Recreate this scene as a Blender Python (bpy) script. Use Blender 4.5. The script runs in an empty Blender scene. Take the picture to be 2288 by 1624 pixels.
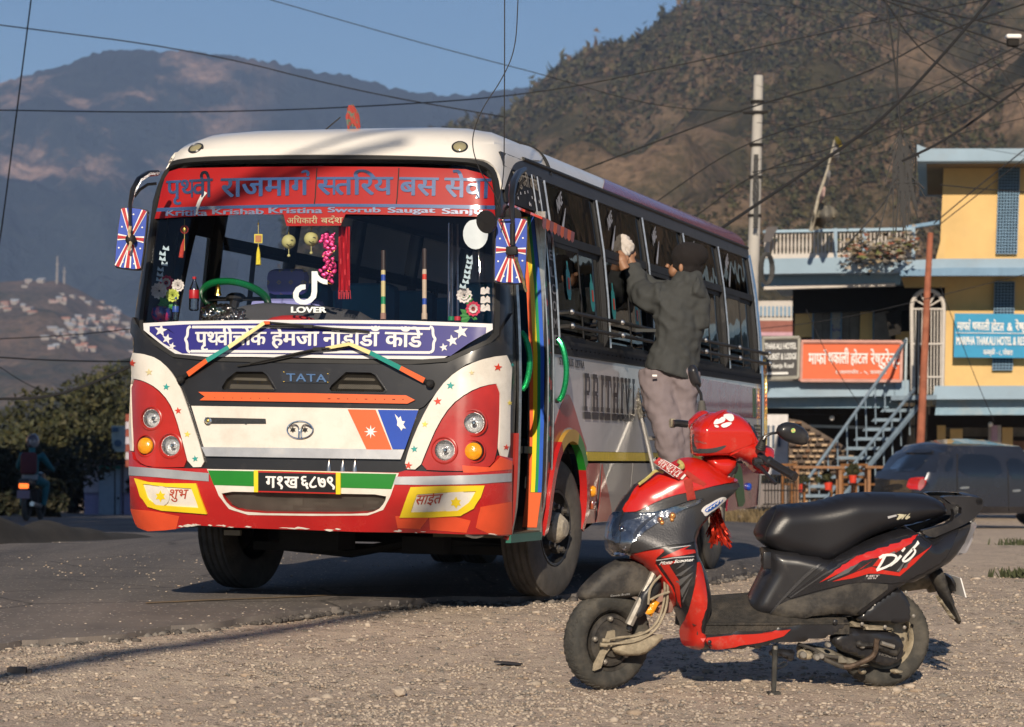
import bpy,bmesh,math,random
import numpy as np
from math import sin,cos,tan,pi,radians as R,sqrt,atan2,hypot,floor
from mathutils import Vector,Matrix,noise,Euler
from mathutils.bvhtree import BVHTree
from mathutils.geometry import delaunay_2d_cdt
random.seed(7)
SC=bpy.context.scene
COL=SC.collection
V=Vector
FU,CU,CVV=6090.0,1143.5,812.0
PITCH,ROLL,HC=0.0331,0.0115,0.835
CAMP=V((0,0,HC))
_f=V((0,cos(PITCH),sin(PITCH)));_u0=V((0,-sin(PITCH),cos(PITCH)));_r0=V((1,0,0))
CR=_r0*cos(ROLL)+_u0*sin(ROLL);CUP=-_r0*sin(ROLL)+_u0*cos(ROLL)
cd=bpy.data.cameras.new('camera');cam=bpy.data.objects.new('camera',cd);COL.objects.link(cam)
cam.matrix_world=Matrix(((CR.x,CUP.x,-_f.x,CAMP.x),(CR.y,CUP.y,-_f.y,CAMP.y),(CR.z,CUP.z,-_f.z,CAMP.z),(0,0,0,1)))
cd.sensor_width=36;cd.lens=36*FU/2287;cd.clip_start=.2;cd.clip_end=40000
cd.dof.use_dof=True;cd.dof.focus_distance=14.0;cd.dof.aperture_fstop=6.3
SC.camera=cam
SUN_EL=23.0
SUN_AZ=(-0.085,-0.99)
tosun=V((SUN_AZ[0],SUN_AZ[1],0)).normalized()*cos(R(SUN_EL))+V((0,0,sin(R(SUN_EL))))
w=bpy.data.worlds.new('World');SC.world=w;w.use_nodes=True
nt=w.node_tree;bg=nt.nodes['Background']
sky=nt.nodes.new('ShaderNodeTexSky');sky.sky_type='NISHITA';sky.sun_disc=False
sky.sun_elevation=R(SUN_EL);sky.sun_rotation=atan2(tosun.x,tosun.y)
sky.altitude=900;sky.air_density=1.0;sky.dust_density=0.1;sky.ozone_density=4.5
nt.links.new(sky.outputs[0],bg.inputs[0]);bg.inputs[1].default_value=0.057
sl=bpy.data.lights.new('sun','SUN');sl.energy=5.0;sl.angle=R(.5);sl.color=(1,.86,.68)
so=bpy.data.objects.new('sun',sl);COL.objects.link(so)
so.rotation_euler=(-tosun).to_track_quat('-Z','Y').to_euler();so.location=(0,-20,40)
vs=SC.view_settings;vs.view_transform='Standard';vs.look='None';vs.exposure=0.30;vs.gamma=1;vs.use_curve_mapping=False
SC.cycles.max_bounces=8;SC.cycles.transparent_max_bounces=12;SC.cycles.volume_bounces=0
SC.cycles.use_denoising=True
SC.cycles.caustics_reflective=False;SC.cycles.caustics_refractive=False
def ray(u,v):
 return(_f+CR*((u-CU)/FU)+CUP*((CVV-v)/FU))
def at(u,v,Y):
 d=ray(u,v);return CAMP+d*(Y/d.y)
def zoomer(x0,y0,s):
 def q(*p):
  return[((x0+p[i]/s)/1.791,(y0+p[i+1]/s)/1.791)for i in range(0,len(p),2)]
 return q
ZA=zoomer(440,480,2.706);ZB=zoomer(1240,480,2.165);ZC=zoomer(500,1080,2.706);ZD=zoomer(1300,1080,2.706)
ZE=zoomer(500,1680,2.255);ZF=zoomer(1300,1680,1.981);ZG=zoomer(2000,600,1.8045);ZH=zoomer(2050,1300,2.0305)
ZI=zoomer(2200,1500,2.03);ZJ=zoomer(2200,2100,2.32);ZK=zoomer(2900,1800,2.288);ZL=zoomer(3000,2200,2.499)
ZM=zoomer(3000,500,1.8047);ZN=zoomer(3000,1200,1.8047)
def PT(*p):return[(p[i],p[i+1])for i in range(0,len(p),2)]
def _n(nt,t,**k):
 n=nt.nodes.new('ShaderNode'+t)
 for a,b in k.items():setattr(n,a,b)
 return n
def mat(name,col,rough=.5,metal=0,coat=0,var=.12,scale=6,bump=0,bscale=60,dirt=0,dcol=(.25,.21,.16),dscale=3,alpha=None,emis=None,spec=.5,col2=None,ramp=(.4,.6),aniso=None,trans=0,ior=1.45):
 m=bpy.data.materials.new(name);m.use_nodes=True;nt=m.node_tree;L=nt.links.new
 b=nt.nodes['Principled BSDF'];b.inputs['Roughness'].default_value=rough;b.inputs['Metallic'].default_value=metal
 b.inputs['Specular IOR Level'].default_value=spec;b.inputs['IOR'].default_value=ior
 if coat:b.inputs['Coat Weight'].default_value=coat;b.inputs['Coat Roughness'].default_value=.06
 if trans:b.inputs['Transmission Weight'].default_value=trans
 tc=_n(nt,'TexCoord');src=tc.outputs['Object']
 if aniso:
  mp=_n(nt,'Mapping');mp.inputs['Scale'].default_value=aniso;L(src,mp.inputs[0]);src=mp.outputs[0]
 c4=(*col,1)
 nz=_n(nt,'TexNoise');nz.inputs['Scale'].default_value=scale;nz.inputs['Detail'].default_value=6;nz.inputs['Roughness'].default_value=.6;L(src,nz.inputs['Vector'])
 rp=_n(nt,'ValToRGB');L(nz.outputs[0],rp.inputs[0])
 rp.color_ramp.elements[0].position,rp.color_ramp.elements[1].position=(ramp if col2 else(.3,.7))
 rp.color_ramp.elements[0].color=c4 if col2 else(*[x*(1-var)for x in col],1)
 rp.color_ramp.elements[1].color=(*col2,1)if col2 else(*[min(1,x*(1+var))for x in col],1)
 out=rp.outputs[0]
 if dirt:
  n2=_n(nt,'TexNoise');n2.inputs['Scale'].default_value=dscale;n2.inputs['Detail'].default_value=9;n2.inputs['Roughness'].default_value=.72;L(tc.outputs['Object'],n2.inputs['Vector'])
  r2=_n(nt,'ValToRGB');r2.color_ramp.elements[0].position=.62-dirt*.35;r2.color_ramp.elements[1].position=.8;L(n2.outputs[0],r2.inputs[0])
  r2.color_ramp.elements[1].color=(min(1,.35+dirt*.6),)*3+(1,)
  mx=_n(nt,'MixRGB');L(r2.outputs[0],mx.inputs[0]);L(out,mx.inputs[1]);mx.inputs[2].default_value=(*dcol,1);out=mx.outputs[0]
  ma=_n(nt,'MapRange');L(r2.outputs[0],ma.inputs[0]);ma.inputs[3].default_value=rough;ma.inputs[4].default_value=min(1,rough+.45);L(ma.outputs[0],b.inputs['Roughness'])
 L(out,b.inputs['Base Color'])
 if bump:
  n3=_n(nt,'TexNoise');n3.inputs['Scale'].default_value=bscale;n3.inputs['Detail'].default_value=4;L(src,n3.inputs['Vector'])
  bp=_n(nt,'Bump');bp.inputs['Strength'].default_value=bump;bp.inputs['Distance'].default_value=.01;L(n3.outputs[0],bp.inputs['Height']);L(bp.outputs[0],b.inputs['Normal'])
 if alpha is not None:b.inputs['Alpha'].default_value=alpha
 if emis:b.inputs['Emission Color'].default_value=(*emis[0],1);b.inputs['Emission Strength'].default_value=emis[1]
 return m
def glass(name,tint=(.8,.85,.85),fac=.12,rough=.02,wav=0,bl=.35):
 m=bpy.data.materials.new(name);m.use_nodes=True;nt=m.node_tree;L=nt.links.new
 nt.nodes.remove(nt.nodes['Principled BSDF']);o=nt.nodes['Material Output']
 t=_n(nt,'BsdfTransparent');t.inputs[0].default_value=(*tint,1);g=_n(nt,'BsdfGlossy');g.inputs['Roughness'].default_value=rough
 fr=_n(nt,'LayerWeight');fr.inputs[0].default_value=bl
 mr=_n(nt,'MapRange');L(fr.outputs['Fresnel'],mr.inputs[0]);mr.inputs[3].default_value=fac;mr.inputs[4].default_value=1
 mx=_n(nt,'MixShader');L(mr.outputs[0],mx.inputs[0]);L(t.outputs[0],mx.inputs[1]);L(g.outputs[0],mx.inputs[2]);L(mx.outputs[0],o.inputs[0])
 if wav:
  tc=_n(nt,'TexCoord');nz=_n(nt,'TexNoise');nz.inputs['Scale'].default_value=2.2;L(tc.outputs['Object'],nz.inputs['Vector'])
  bp=_n(nt,'Bump');bp.inputs['Strength'].default_value=wav;bp.inputs['Distance'].default_value=.02;L(nz.outputs[0],bp.inputs['Height']);L(bp.outputs[0],g.inputs['Normal'])
 return m
def link(name,me,parent=None,m=None,smooth=True,angle=35):
 if m is not None:
  for x in(m if isinstance(m,(list,tuple))else[m]):me.materials.append(x)
 o=bpy.data.objects.new(name,me);COL.objects.link(o)
 if parent is not None:o.parent=parent
 if smooth and len(me.polygons):
  me.polygons.foreach_set('use_smooth',[True]*len(me.polygons))
  if angle and len(me.polygons)<60000:
   try:me.set_sharp_from_angle(angle=R(angle))
   except Exception:pass
 return o
def tag(o,label=None,cat=None,group=None,kind=None):
 if label:o['label']=label
 if cat:o['category']=cat
 if group:o['group']=group
 if kind:o['kind']=kind
 return o
def empty(name,loc,label=None,cat=None,group=None,rz=0,kind=None):
 o=bpy.data.objects.new(name,None);COL.objects.link(o);o.location=loc;o.rotation_euler=(0,0,rz);o.empty_display_size=.1
 return tag(o,label,cat,group,kind)
def copy_tree(o,loc=None,rz=None,label=None,parent=None):
 c=o.copy();COL.objects.link(c)
 if parent is not None:c.parent=parent
 if loc is not None:c.location=loc
 if rz is not None:c.rotation_euler[2]=rz
 if label:c['label']=label
 for ch in list(o.children):copy_tree(ch,parent=c)
 return c
class MB:
 """collects verts / faces in local coordinates; build() links one mesh"""
 def __init__(s):s.v=[];s.f=[];s.mi=[];s.cur=0
 def add(s,vs,fs):
  n=len(s.v);s.v+=[tuple(p)for p in vs];s.f+=[tuple(i+n for i in f)for f in fs];s.mi+=[s.cur]*len(fs);return s
 def box(s,c,d,rz=0,M=None,bev=0):
  x,y,z=d[0]/2,d[1]/2,d[2]/2
  if bev:
   b=min(bev,x*.9,y*.9,z*.9);vs=[]
   bm=bmesh.new();bmesh.ops.create_cube(bm,size=1)
   for q in bm.verts:q.co=V((q.co.x*d[0],q.co.y*d[1],q.co.z*d[2]))
   bmesh.ops.bevel(bm,geom=bm.edges[:],offset=b,segments=2,profile=.5,affect='EDGES')
   bm.verts.index_update();P=[q.co.copy()for q in bm.verts];F=[[q.index for q in f.verts]for f in bm.faces];bm.free()
  else:
   P=[V((sx*x,sy*y,sz*z))for sx in(-1,1)for sy in(-1,1)for sz in(-1,1)]
   F=[(0,1,3,2),(4,6,7,5),(0,4,5,1),(2,3,7,6),(0,2,6,4),(1,5,7,3)]
  T=Matrix.Translation(c)@(M.to_4x4()if M is not None else Matrix.Rotation(rz,4,'Z'))
  return s.add([T@p for p in P],F)
 def tube(s,pts,r,n=8,cap=True,closed=False,sq=1.0):
  pts=[V(p)for p in pts];k=len(pts);rr=r if isinstance(r,(list,tuple))else[r]*k
  up=None;rings=[]
  for i,p in enumerate(pts):
   a=pts[(i-1)%k]if(closed or i>0)else p;b=pts[(i+1)%k]if(closed or i<k-1)else p
   t=(b-a).normalized()if(b-a).length>1e-9 else V((0,0,1))
   if up is None:up=t.orthogonal().normalized()
   else:
    up=up-t*up.dot(t);up=up.normalized()if up.length>1e-6 else t.orthogonal().normalized()
   sd=t.cross(up)
   rings.append([p+(up*cos(2*pi*j/n)+sd*(sin(2*pi*j/n)*sq))*rr[i]for j in range(n)])
  F=[];m=k if closed else k-1
  for i in range(m):
   for j in range(n):
    a,b=i*n+j,i*n+(j+1)%n;c,d=((i+1)%k)*n+(j+1)%n,((i+1)%k)*n+j
    F.append((a,b,c,d))
  if cap and not closed:F+=[tuple(range(n))[::-1],tuple((k-1)*n+j for j in range(n))]
  return s.add([q for r_ in rings for q in r_],F)
 def lathe(s,prof,n=24,M=None,close=False):
  """prof: (radius, height) about local Z; M maps"""
  M=M or Matrix.Identity(4);P=[];F=[];k=len(prof)
  for(r_,h)in prof:
   for j in range(n):P.append(M@V((r_*cos(2*pi*j/n),r_*sin(2*pi*j/n),h)))
  for i in range(k if close else k-1):
   for j in range(n):
    a,b=i*n+j,i*n+(j+1)%n;c,d=((i+1)%k)*n+(j+1)%n,((i+1)%k)*n+j
    F.append((a,b,c,d))
  return s.add(P,F)
 def sphere(s,c,r,n=10,m=7,M=None):
  rr=r if isinstance(r,(tuple,list,Vector))else(r,r,r)
  P=[];F=[];M3=M or Matrix.Identity(3)
  for i in range(m+1):
   th=pi*i/m
   for j in range(n):P.append(V(c)+M3@V((rr[0]*sin(th)*cos(2*pi*j/n),rr[1]*sin(th)*sin(2*pi*j/n),rr[2]*cos(th))))
  for i in range(m):
   for j in range(n):F.append((i*n+j,(i+1)*n+j,(i+1)*n+(j+1)%n,i*n+(j+1)%n))
  return s.add(P,F)
 def quad(s,a,b,c,d):return s.add([a,b,c,d],[(0,1,2,3)])
 def prism(s,poly,axis,t0,t1,M=None):
  """poly of 2D points extruded along axis (0 x,1 y,2 z) from t0 to t1"""
  P=[]
  for t in(t0,t1):
   for(a,b)in poly:
    p=(t,a,b)if axis==0 else(a,t,b)if axis==1 else(a,b,t);P.append(M@V(p)if M is not None else V(p))
  n=len(poly);F=[tuple(range(n)),tuple(range(2*n-1,n-1,-1))]
  F+=[(i,(i+1)%n,n+(i+1)%n,n+i)for i in range(n)]
  return s.add(P,F)
 def build(s,name,m,parent=None,smooth=True,angle=35,merge=False):
  me=bpy.data.meshes.new(name);me.from_pydata(s.v,[],s.f)
  o=link(name,me,parent,m,smooth,angle)
  if isinstance(m,(list,tuple))and len(m)>1:me.polygons.foreach_set('material_index',s.mi)
  bm=bmesh.new();bm.from_mesh(me)
  if merge:bmesh.ops.remove_doubles(bm,verts=bm.verts,dist=1e-5)
  if len(bm.faces)<40000:bmesh.ops.recalc_face_normals(bm,faces=bm.faces)
  bm.to_mesh(me);bm.free()
  if smooth and angle:
   try:me.set_sharp_from_angle(angle=R(angle))
   except Exception:pass
  return o
def shade_box(name,c,d,m,parent=None,rz=0,bev=0):
 return MB().box(c,d,rz,bev=bev).build(name,m,parent,smooth=bool(bev))
def densify(poly,h,closed=True):
 out=[];n=len(poly)
 for i in range(n if closed else n-1):
  a,b=V(poly[i]).to_2d(),V(poly[(i+1)%n]).to_2d();k=max(1,int((b-a).length/h))
  for j in range(k):out.append(tuple(a.lerp(b,j/k)))
 if not closed:out.append(tuple(poly[-1]))
 return out
def smoothp(poly,k=2,closed=True,keep=0):
 """Chaikin corner cutting"""
 for _ in range(k):
  q=[];n=len(poly)
  for i in range(n if closed else n-1):
   a,b=V(poly[i]).to_2d(),V(poly[(i+1)%n]).to_2d();q+=[tuple(a.lerp(b,.25)),tuple(a.lerp(b,.75))]
  if not closed:q=[tuple(poly[0])]+q+[tuple(poly[-1])]
  poly=q
 return poly
def inside(p,poly):
 x,y=p;c=False;n=len(poly);j=n-1
 for i in range(n):
  xi,yi=poly[i];xj,yj=poly[j]
  if(yi>y)!=(yj>y)and x<(xj-xi)*(y-yi)/(yj-yi+1e-12)+xi:c=not c
  j=i
 return c
def dist_poly(pts,poly):
 P=np.array(pts)[:,None,:];A=np.array(poly);B=np.roll(A,-1,0);D=B-A
 t=np.clip(((P-A)*D).sum(2)/((D*D).sum(1)+1e-12),0,1)
 return np.sqrt((((A+t[...,None]*D)-P)**2).sum(2)).min(1)
def cdt(poly,h,holes=(),grid=True):
 """triangles inside poly with edge length about h; returns pts, tris, boundary edges"""
 loops=[densify(poly,h)]+[densify(q,h)for q in holes]
 pts=[];edges=[]
 for L_ in loops:
  n0=len(pts);pts+=L_;edges+=[(n0+i,n0+(i+1)%len(L_))for i in range(len(L_))]
 if grid:
  xs=[p[0]for p in loops[0]];ys=[p[1]for p in loops[0]]
  gx=np.arange(min(xs)+h*.37,max(xs),h);gy=np.arange(min(ys)+h*.41,max(ys),h)
  G=[(x+(h*.5 if j%2 else 0),y)for j,y in enumerate(gy)for x in gx]
  G=[g for g in G if inside(g,loops[0])and not any(inside(g,q)for q in loops[1:])]
  if G:
   d=np.min([dist_poly(G,q)for q in loops],axis=0)
   pts+=[g for g,dd in zip(G,d)if dd>h*.35]
 r=delaunay_2d_cdt([V(p)for p in pts],edges,[],0,1e-7)
 vs=[tuple(p)for p in r[0]];tr=[]
 for f in r[2]:
  c=(sum(vs[i][0]for i in f)/3,sum(vs[i][1]for i in f)/3)
  if inside(c,loops[0])and not any(inside(c,q)for q in loops[1:]):tr.append(tuple(f))
 cnt={}
 for f in tr:
  for i in range(3):
   e=(f[i],f[(i+1)%3]);cnt[e]=1
 be=[e for e in cnt if(e[1],e[0])not in cnt]
 return vs,tr,be
def sheet(mb,vs,tr,be,f,lift,thick):
 """f(p, lift) -> point; front face at lift, rim going down by thick"""
 top=[f(p,lift)for p in vs];mb.add(top,tr)
 if thick:
  ids=sorted({i for e in be for i in e});m={i:k for k,i in enumerate(ids)};n=len(ids)
  P=[top[i]for i in ids]+[f(vs[i],lift-thick)for i in ids]
  mb.add(P,[(m[a],m[b],n+m[b],n+m[a])for a,b in be])
 return mb
def pillow(mb,poly,h,f,T,r,r2=None,pw=.5,T2=None,smoothing=2,flat=None):
 """solid of variable thickness over outline: f(p, off) -> point, thickness from T(p) rounded over distance r"""
 vs,tr,be=cdt(poly,h);d=dist_poly(vs,densify(poly,h))
 def prof(x):x=min(1,x/r);return(1-(1-x)**2)**pw
 Tf=T if callable(T)else(lambda p:T);T2f=(T2 if callable(T2)else(lambda p:T2))if T2 is not None else Tf
 bset={i for e in be for i in e}
 n=len(vs);P=[f(p,(0 if i in bset else-Tf(p)*prof(d[i])))for i,p in enumerate(vs)]
 idx2={};Q=[]
 for i,p in enumerate(vs):
  if i in bset:idx2[i]=i
  else:idx2[i]=n+len(Q);Q.append(f(p,T2f(p)*prof(d[i])))
 mb.add(P+Q,tr+[tuple(idx2[i]for i in t[::-1])for t in tr])
 return mb
def raycaster(objs):
 """BVH over the given objects in world space"""
 dg=bpy.context.evaluated_depsgraph_get();vs=[];fs=[]
 for o in objs:
  M=o.matrix_world;me=o.data;n=len(vs);vs+=[M@p.co for p in me.vertices];fs+=[tuple(i+n for i in p.vertices)for p in me.polygons]
 return BVHTree.FromPolygons(vs,fs)
def drape(name,poly,bvh,Minv,m,h=8,lift=.003,thick=.002,parent=None,holes=(),near=None,smooth=True):
 """polygon seen at pixels poly laid on the surface in bvh as real geometry"""
 vs,tr,be=cdt(poly,h,holes);last=[near or 14.0]
 def f(p,l):
  d=ray(*p).normalized();hit=bvh.ray_cast(CAMP,d)
  if hit[0]is None:
   q=bvh.find_nearest(CAMP+d*last[0]);pos,nn=q[0],q[1]
  else:pos,nn=hit[0],hit[1];last[0]=hit[3]
  if nn.dot(d)>0:nn=-nn
  return Minv@(pos+nn*l)
 mb=MB();sheet(mb,vs,tr,be,f,lift,thick)
 return mb.build(name,m,parent,smooth=smooth)
_g={}
def glyph(ch,bold=0.0):
 """mesh (pts, tris) of one character run and its advance"""
 k=(ch,bold)
 if k in _g:return _g[k]
 def mesh(t):
  c=bpy.data.curves.new('t','FONT');c.body=t;c.size=1;c.resolution_u=4;c.offset=bold
  o=bpy.data.objects.new('t',c);me=bpy.data.meshes.new_from_object(o)
  P=[(q.co.x,q.co.y)for q in me.vertices];F=[tuple(p.vertices)for p in me.polygons]
  bpy.data.meshes.remove(me);bpy.data.objects.remove(o);bpy.data.curves.remove(c);return P,F
 P,F=mesh(ch);a=mesh(ch+'H')[0];b=mesh('H')[0]
 adv=max(p[0]for p in a)-max(p[0]for p in b)
 _g[k]=(P,F,adv);return _g[k]
HEADL=.70
def layout(s,bold=0.0,track=0.0):
 """s: text; '<' before a consonant = half form, '^' after = reph arc; i-matra is written before its consonant"""
 x=0;P=[];F=[];i=0
 while i<len(s):
  ch=s[i];half=False
  if ch=='<':i+=1;ch=s[i];half=True
  if ch=='^':
   r0=glyph('\u0930\u0947',bold)
   arc=[];
   for t in np.linspace(-.2*pi,.85*pi,9):arc.append((x-.11+.10*cos(t),HEADL+.12+.10*sin(t)))
   th=.028+bold
   n=len(P)
   for q,(ax,ay)in enumerate(arc):
    t=-.2*pi+1.05*pi*q/8;P+=[(ax+th*cos(t),ay+th*sin(t)),(ax-th*cos(t),ay-th*sin(t))]
   F+=[(n+2*q,n+2*q+1,n+2*q+3,n+2*q+2)for q in range(8)]
   i+=1;continue
  p,f,adv=glyph(ch,bold)
  if half:
   cut=adv-.135;bm=bmesh.new();vv=[bm.verts.new((a,b,0))for a,b in p]
   for q in f:
    try:bm.faces.new([vv[j]for j in q])
    except ValueError:pass
   bmesh.ops.bisect_plane(bm,geom=bm.verts[:]+bm.edges[:]+bm.faces[:],plane_co=(cut,0,0),plane_no=(1,0,0),clear_outer=True)
   bm.verts.index_update();p=[(q.co.x,q.co.y)for q in bm.verts];f=[tuple(q.index for q in g.verts)for g in bm.faces];bm.free();adv=cut
  n=len(P);P+=[(a+x,b)for a,b in p];F+=[tuple(j+n for j in q)for q in f];x+=adv+track
  i+=1
 return P,F
def textmesh(s,bold=0.0,track=0.0,h=.25,split=True):
 P,F=layout(s,0.0,track)
 bm=bmesh.new();vv=[bm.verts.new((a,b,0))for a,b in P]
 for q in F:
  try:bm.faces.new([vv[j]for j in q])
  except ValueError:pass
 if split:
  x0,x1=min(p[0]for p in P),max(p[0]for p in P);x=x0+h
  while x<x1:
   bmesh.ops.bisect_plane(bm,geom=bm.verts[:]+bm.edges[:]+bm.faces[:],plane_co=(x,0,0),plane_no=(1,0,0));x+=h
  for y in(0.2,.45):
   bmesh.ops.bisect_plane(bm,geom=bm.verts[:]+bm.edges[:]+bm.faces[:],plane_co=(0,y,0),plane_no=(0,1,0))
 bmesh.ops.triangulate(bm,faces=bm.faces[:])
 bm.verts.index_update();P=[(q.co.x,q.co.y)for q in bm.verts];F=[tuple(q.index for q in g.verts)for g in bm.faces];bm.free()
 return P,F
_h=glyph('\u0928',0)[0];HEADL=max(p[1]for p in _h)
def word(mb,s,q4,proj,bold=0.0,track=0.0,top=None,shear=0,flip=False):
 """s mapped so that x-extent fills q4 = TL, TR, BR, BL (pixels); baseline at the bottom edge, headline / cap height at the top edge"""
 P,F=textmesh(s,bold,track);x0,x1=min(p[0]for p in P),max(p[0]for p in P)
 dev=any(ord(c)>0x900 for c in s);H=top or(HEADL if dev else max(p[1]for p in P))
 TL,TR,BR,BL=[V(p)for p in q4];out=[]
 for(a,b)in P:
  s_=(a-x0)/(x1-x0);t_=b/H;s_+=shear*t_
  if flip:s_=1-s_;t_=1-t_
  lo=BL.lerp(BR,s_);hi=TL.lerp(TR,s_);out.append(proj(tuple(lo+(hi-lo)*t_)))
 mb.add(out,F)
 if bold:
  e1=(TR-TL).normalized();k=bold*(TR-TL).length/(x1-x0);ky=bold*.45*(BL-TL).length/H
  for j,(sx,sy)in enumerate(((-1,1),(1,-1),(-.5,-1),(.5,1))):
   o2=[]
   for(a,b)in P:
    s_=(a-x0)/(x1-x0);t_=b/H;s_+=shear*t_
    if flip:s_=1-s_;t_=1-t_
    lo=BL.lerp(BR,s_);hi=TL.lerp(TR,s_);q=lo+(hi-lo)*t_+e1*(k*sx)+V((0,ky*sy));o2.append(proj(tuple(q),.00035*(j+1)))
   mb.add(o2,F)
 return mb
def draper(bvh,Minv,lift=.005,near=14.0):
 last=[near]
 def f(p,e=0.0):
  d=ray(*p).normalized();hit=bvh.ray_cast(CAMP,d)
  if hit[0]is None:
   q=bvh.find_nearest(CAMP+d*last[0]);pos,nn=q[0],q[1]
  else:pos,nn=hit[0],hit[1];last[0]=hit[3]
  if nn.dot(d)>0:nn=-nn
  return Minv@(pos+nn*(lift+e))
 return f
def star(c,r,n=5,inner=.42,rot=0):
 return[(c[0]+(r if k%2==0 else r*inner)*sin(pi*k/n+rot),c[1]-(r if k%2==0 else r*inner)*cos(pi*k/n+rot))for k in range(2*n)]
def circ(c,r,n=20,ry=None):
 return[(c[0]+r*cos(2*pi*k/n),c[1]+(ry or r)*sin(2*pi*k/n))for k in range(n)]
def strip2(pts,w0,w1=None):
 """polygon around a polyline of given half widths"""
 a=[];b=[];n=len(pts);w1=w0 if w1 is None else w1
 for i,p in enumerate(pts):
  q=V(pts[min(n-1,i+1)])-V(pts[max(0,i-1)]);q.normalize();ww=w0+(w1-w0)*i/(n-1)
  a.append((p[0]-q.y*ww,p[1]+q.x*ww));b.append((p[0]+q.y*ww,p[1]-q.x*ww))
 return a+b[::-1]
# ================================================================== LAND
def sst(a,b,x):
 t=max(0,min(1,(x-a)/(b-a)));return t*t*(3-2*t)
def lerp(a,b,t):return a+(b-a)*t
def interp(x,P):
 if x<=P[0][0]:return P[0][1]
 for(a,b),(c,d)in zip(P,P[1:]):
  if x<=c:return b+(d-b)*(x-a)/(c-a)
 return P[-1][1]
def gz(X,Y):
 z=interp(Y,[(-60,-2.0),(0,-.50),(9,-.275),(12,-.187),(15.2,-.052),(16,-.042),(24,-.042)])
 if Y>24:
  k=lerp(.0205,.0125,sst(-5,1,X/(1+(Y-24)*.02)));d=min(Y,140)-24;z-=k*d
  if Y>140:z-=min(Y-140,900)*.004
 return z
def onground(u,v,dz=0.0):
 d=ray(u,v);Y=12.0
 for _ in range(60):
  p=CAMP+d*(Y/d.y);e=p.z-gz(p.x,p.y)-dz
  Y+=max(-3,min(3,e/(-d.z/d.y+1e-6)*.7 if d.z<0 else 1))
 return CAMP+d*(Y/d.y)
def texmat(name,build):
 m=bpy.data.materials.new(name);m.use_nodes=True;nt=m.node_tree;b=nt.nodes['Principled BSDF'];b.inputs['Roughness'].default_value=.9
 build(nt,nt.links.new,b);return m
def noise_(nt,L,src,scale,detail=6,rough=.6,typ='TexNoise'):
 n=_n(nt,typ);n.inputs['Scale'].default_value=scale;n.inputs['Detail'].default_value=detail;n.inputs['Roughness'].default_value=rough;L(src,n.inputs['Vector']);return n
def ramp_(nt,L,src,stops):
 r=_n(nt,'ValToRGB');cr=r.color_ramp
 while len(cr.elements)<len(stops):cr.elements.new(.5)
 for e,(p,c)in zip(cr.elements,stops):e.position=p;e.color=(*c,1)
 L(src,r.inputs[0]);return r.outputs[0]
def mix_(nt,L,f,a,b,bt='MIX'):
 m=_n(nt,'MixRGB');m.blend_type=bt
 for i,x in((0,f),(1,a),(2,b)):
  if isinstance(x,(int,float)):m.inputs[i].default_value=x
  elif isinstance(x,tuple):m.inputs[i].default_value=(*x,1)
  else:L(x,m.inputs[i])
 return m.outputs[0]
def gravel_(nt,L,b):
 tc=_n(nt,'TexCoord').outputs['Object']
 big=noise_(nt,L,tc,.5,5,.6);mid=noise_(nt,L,tc,6,8,.7);fine=noise_(nt,L,tc,60,6,.7)
 c=ramp_(nt,L,big.outputs[0],[(.3,(.56,.475,.39)),(.5,(.68,.59,.495)),(.72,(.56,.465,.385))])
 c=mix_(nt,L,.55,c,ramp_(nt,L,mid.outputs[0],[(.3,(.27,.22,.185)),(.5,(.56,.485,.405)),(.7,(.74,.65,.55))]))
 vo=_n(nt,'TexVoronoi');vo.inputs['Scale'].default_value=26;L(tc,vo.inputs['Vector'])
 vo2=_n(nt,'TexVoronoi');vo2.inputs['Scale'].default_value=70;L(tc,vo2.inputs['Vector'])
 bw=_n(nt,'RGBToBW');L(vo.outputs['Color'],bw.inputs[0])
 st=ramp_(nt,L,bw.outputs[0],[(.0,(.13,.11,.10)),(.35,(.36,.28,.22)),(.65,(.34,.27,.21)),(1,(.55,.48,.40))])
 edge=ramp_(nt,L,vo.outputs['Distance'],[(.28,(1,1,1)),(.5,(0,0,0))])
 pick=ramp_(nt,L,noise_(nt,L,tc,9,3).outputs[0],[(.5,(0,0,0)),(.56,(1,1,1))])
 f=mix_(nt,L,1.0,edge,pick,'MULTIPLY')
 c=mix_(nt,L,f,c,st)
 c=mix_(nt,L,.35,c,ramp_(nt,L,fine.outputs[0],[(.25,(.08,.065,.05)),(.75,(.6,.5,.4))]),'OVERLAY')
 L(c,b.inputs['Base Color']);b.inputs['Roughness'].default_value=.95;b.inputs['Specular IOR Level'].default_value=.15
 h=mix_(nt,L,.5,f,fine.outputs[0]);h=mix_(nt,L,.45,h,ramp_(nt,L,vo2.outputs['Distance'],[(0,(1,1,1)),(.6,(0,0,0))]));h=mix_(nt,L,.3,h,mid.outputs[0])
 bp=_n(nt,'Bump');bp.inputs['Strength'].default_value=1.0;bp.inputs['Distance'].default_value=.022;L(h,bp.inputs['Height']);L(bp.outputs[0],b.inputs['Normal'])
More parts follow.
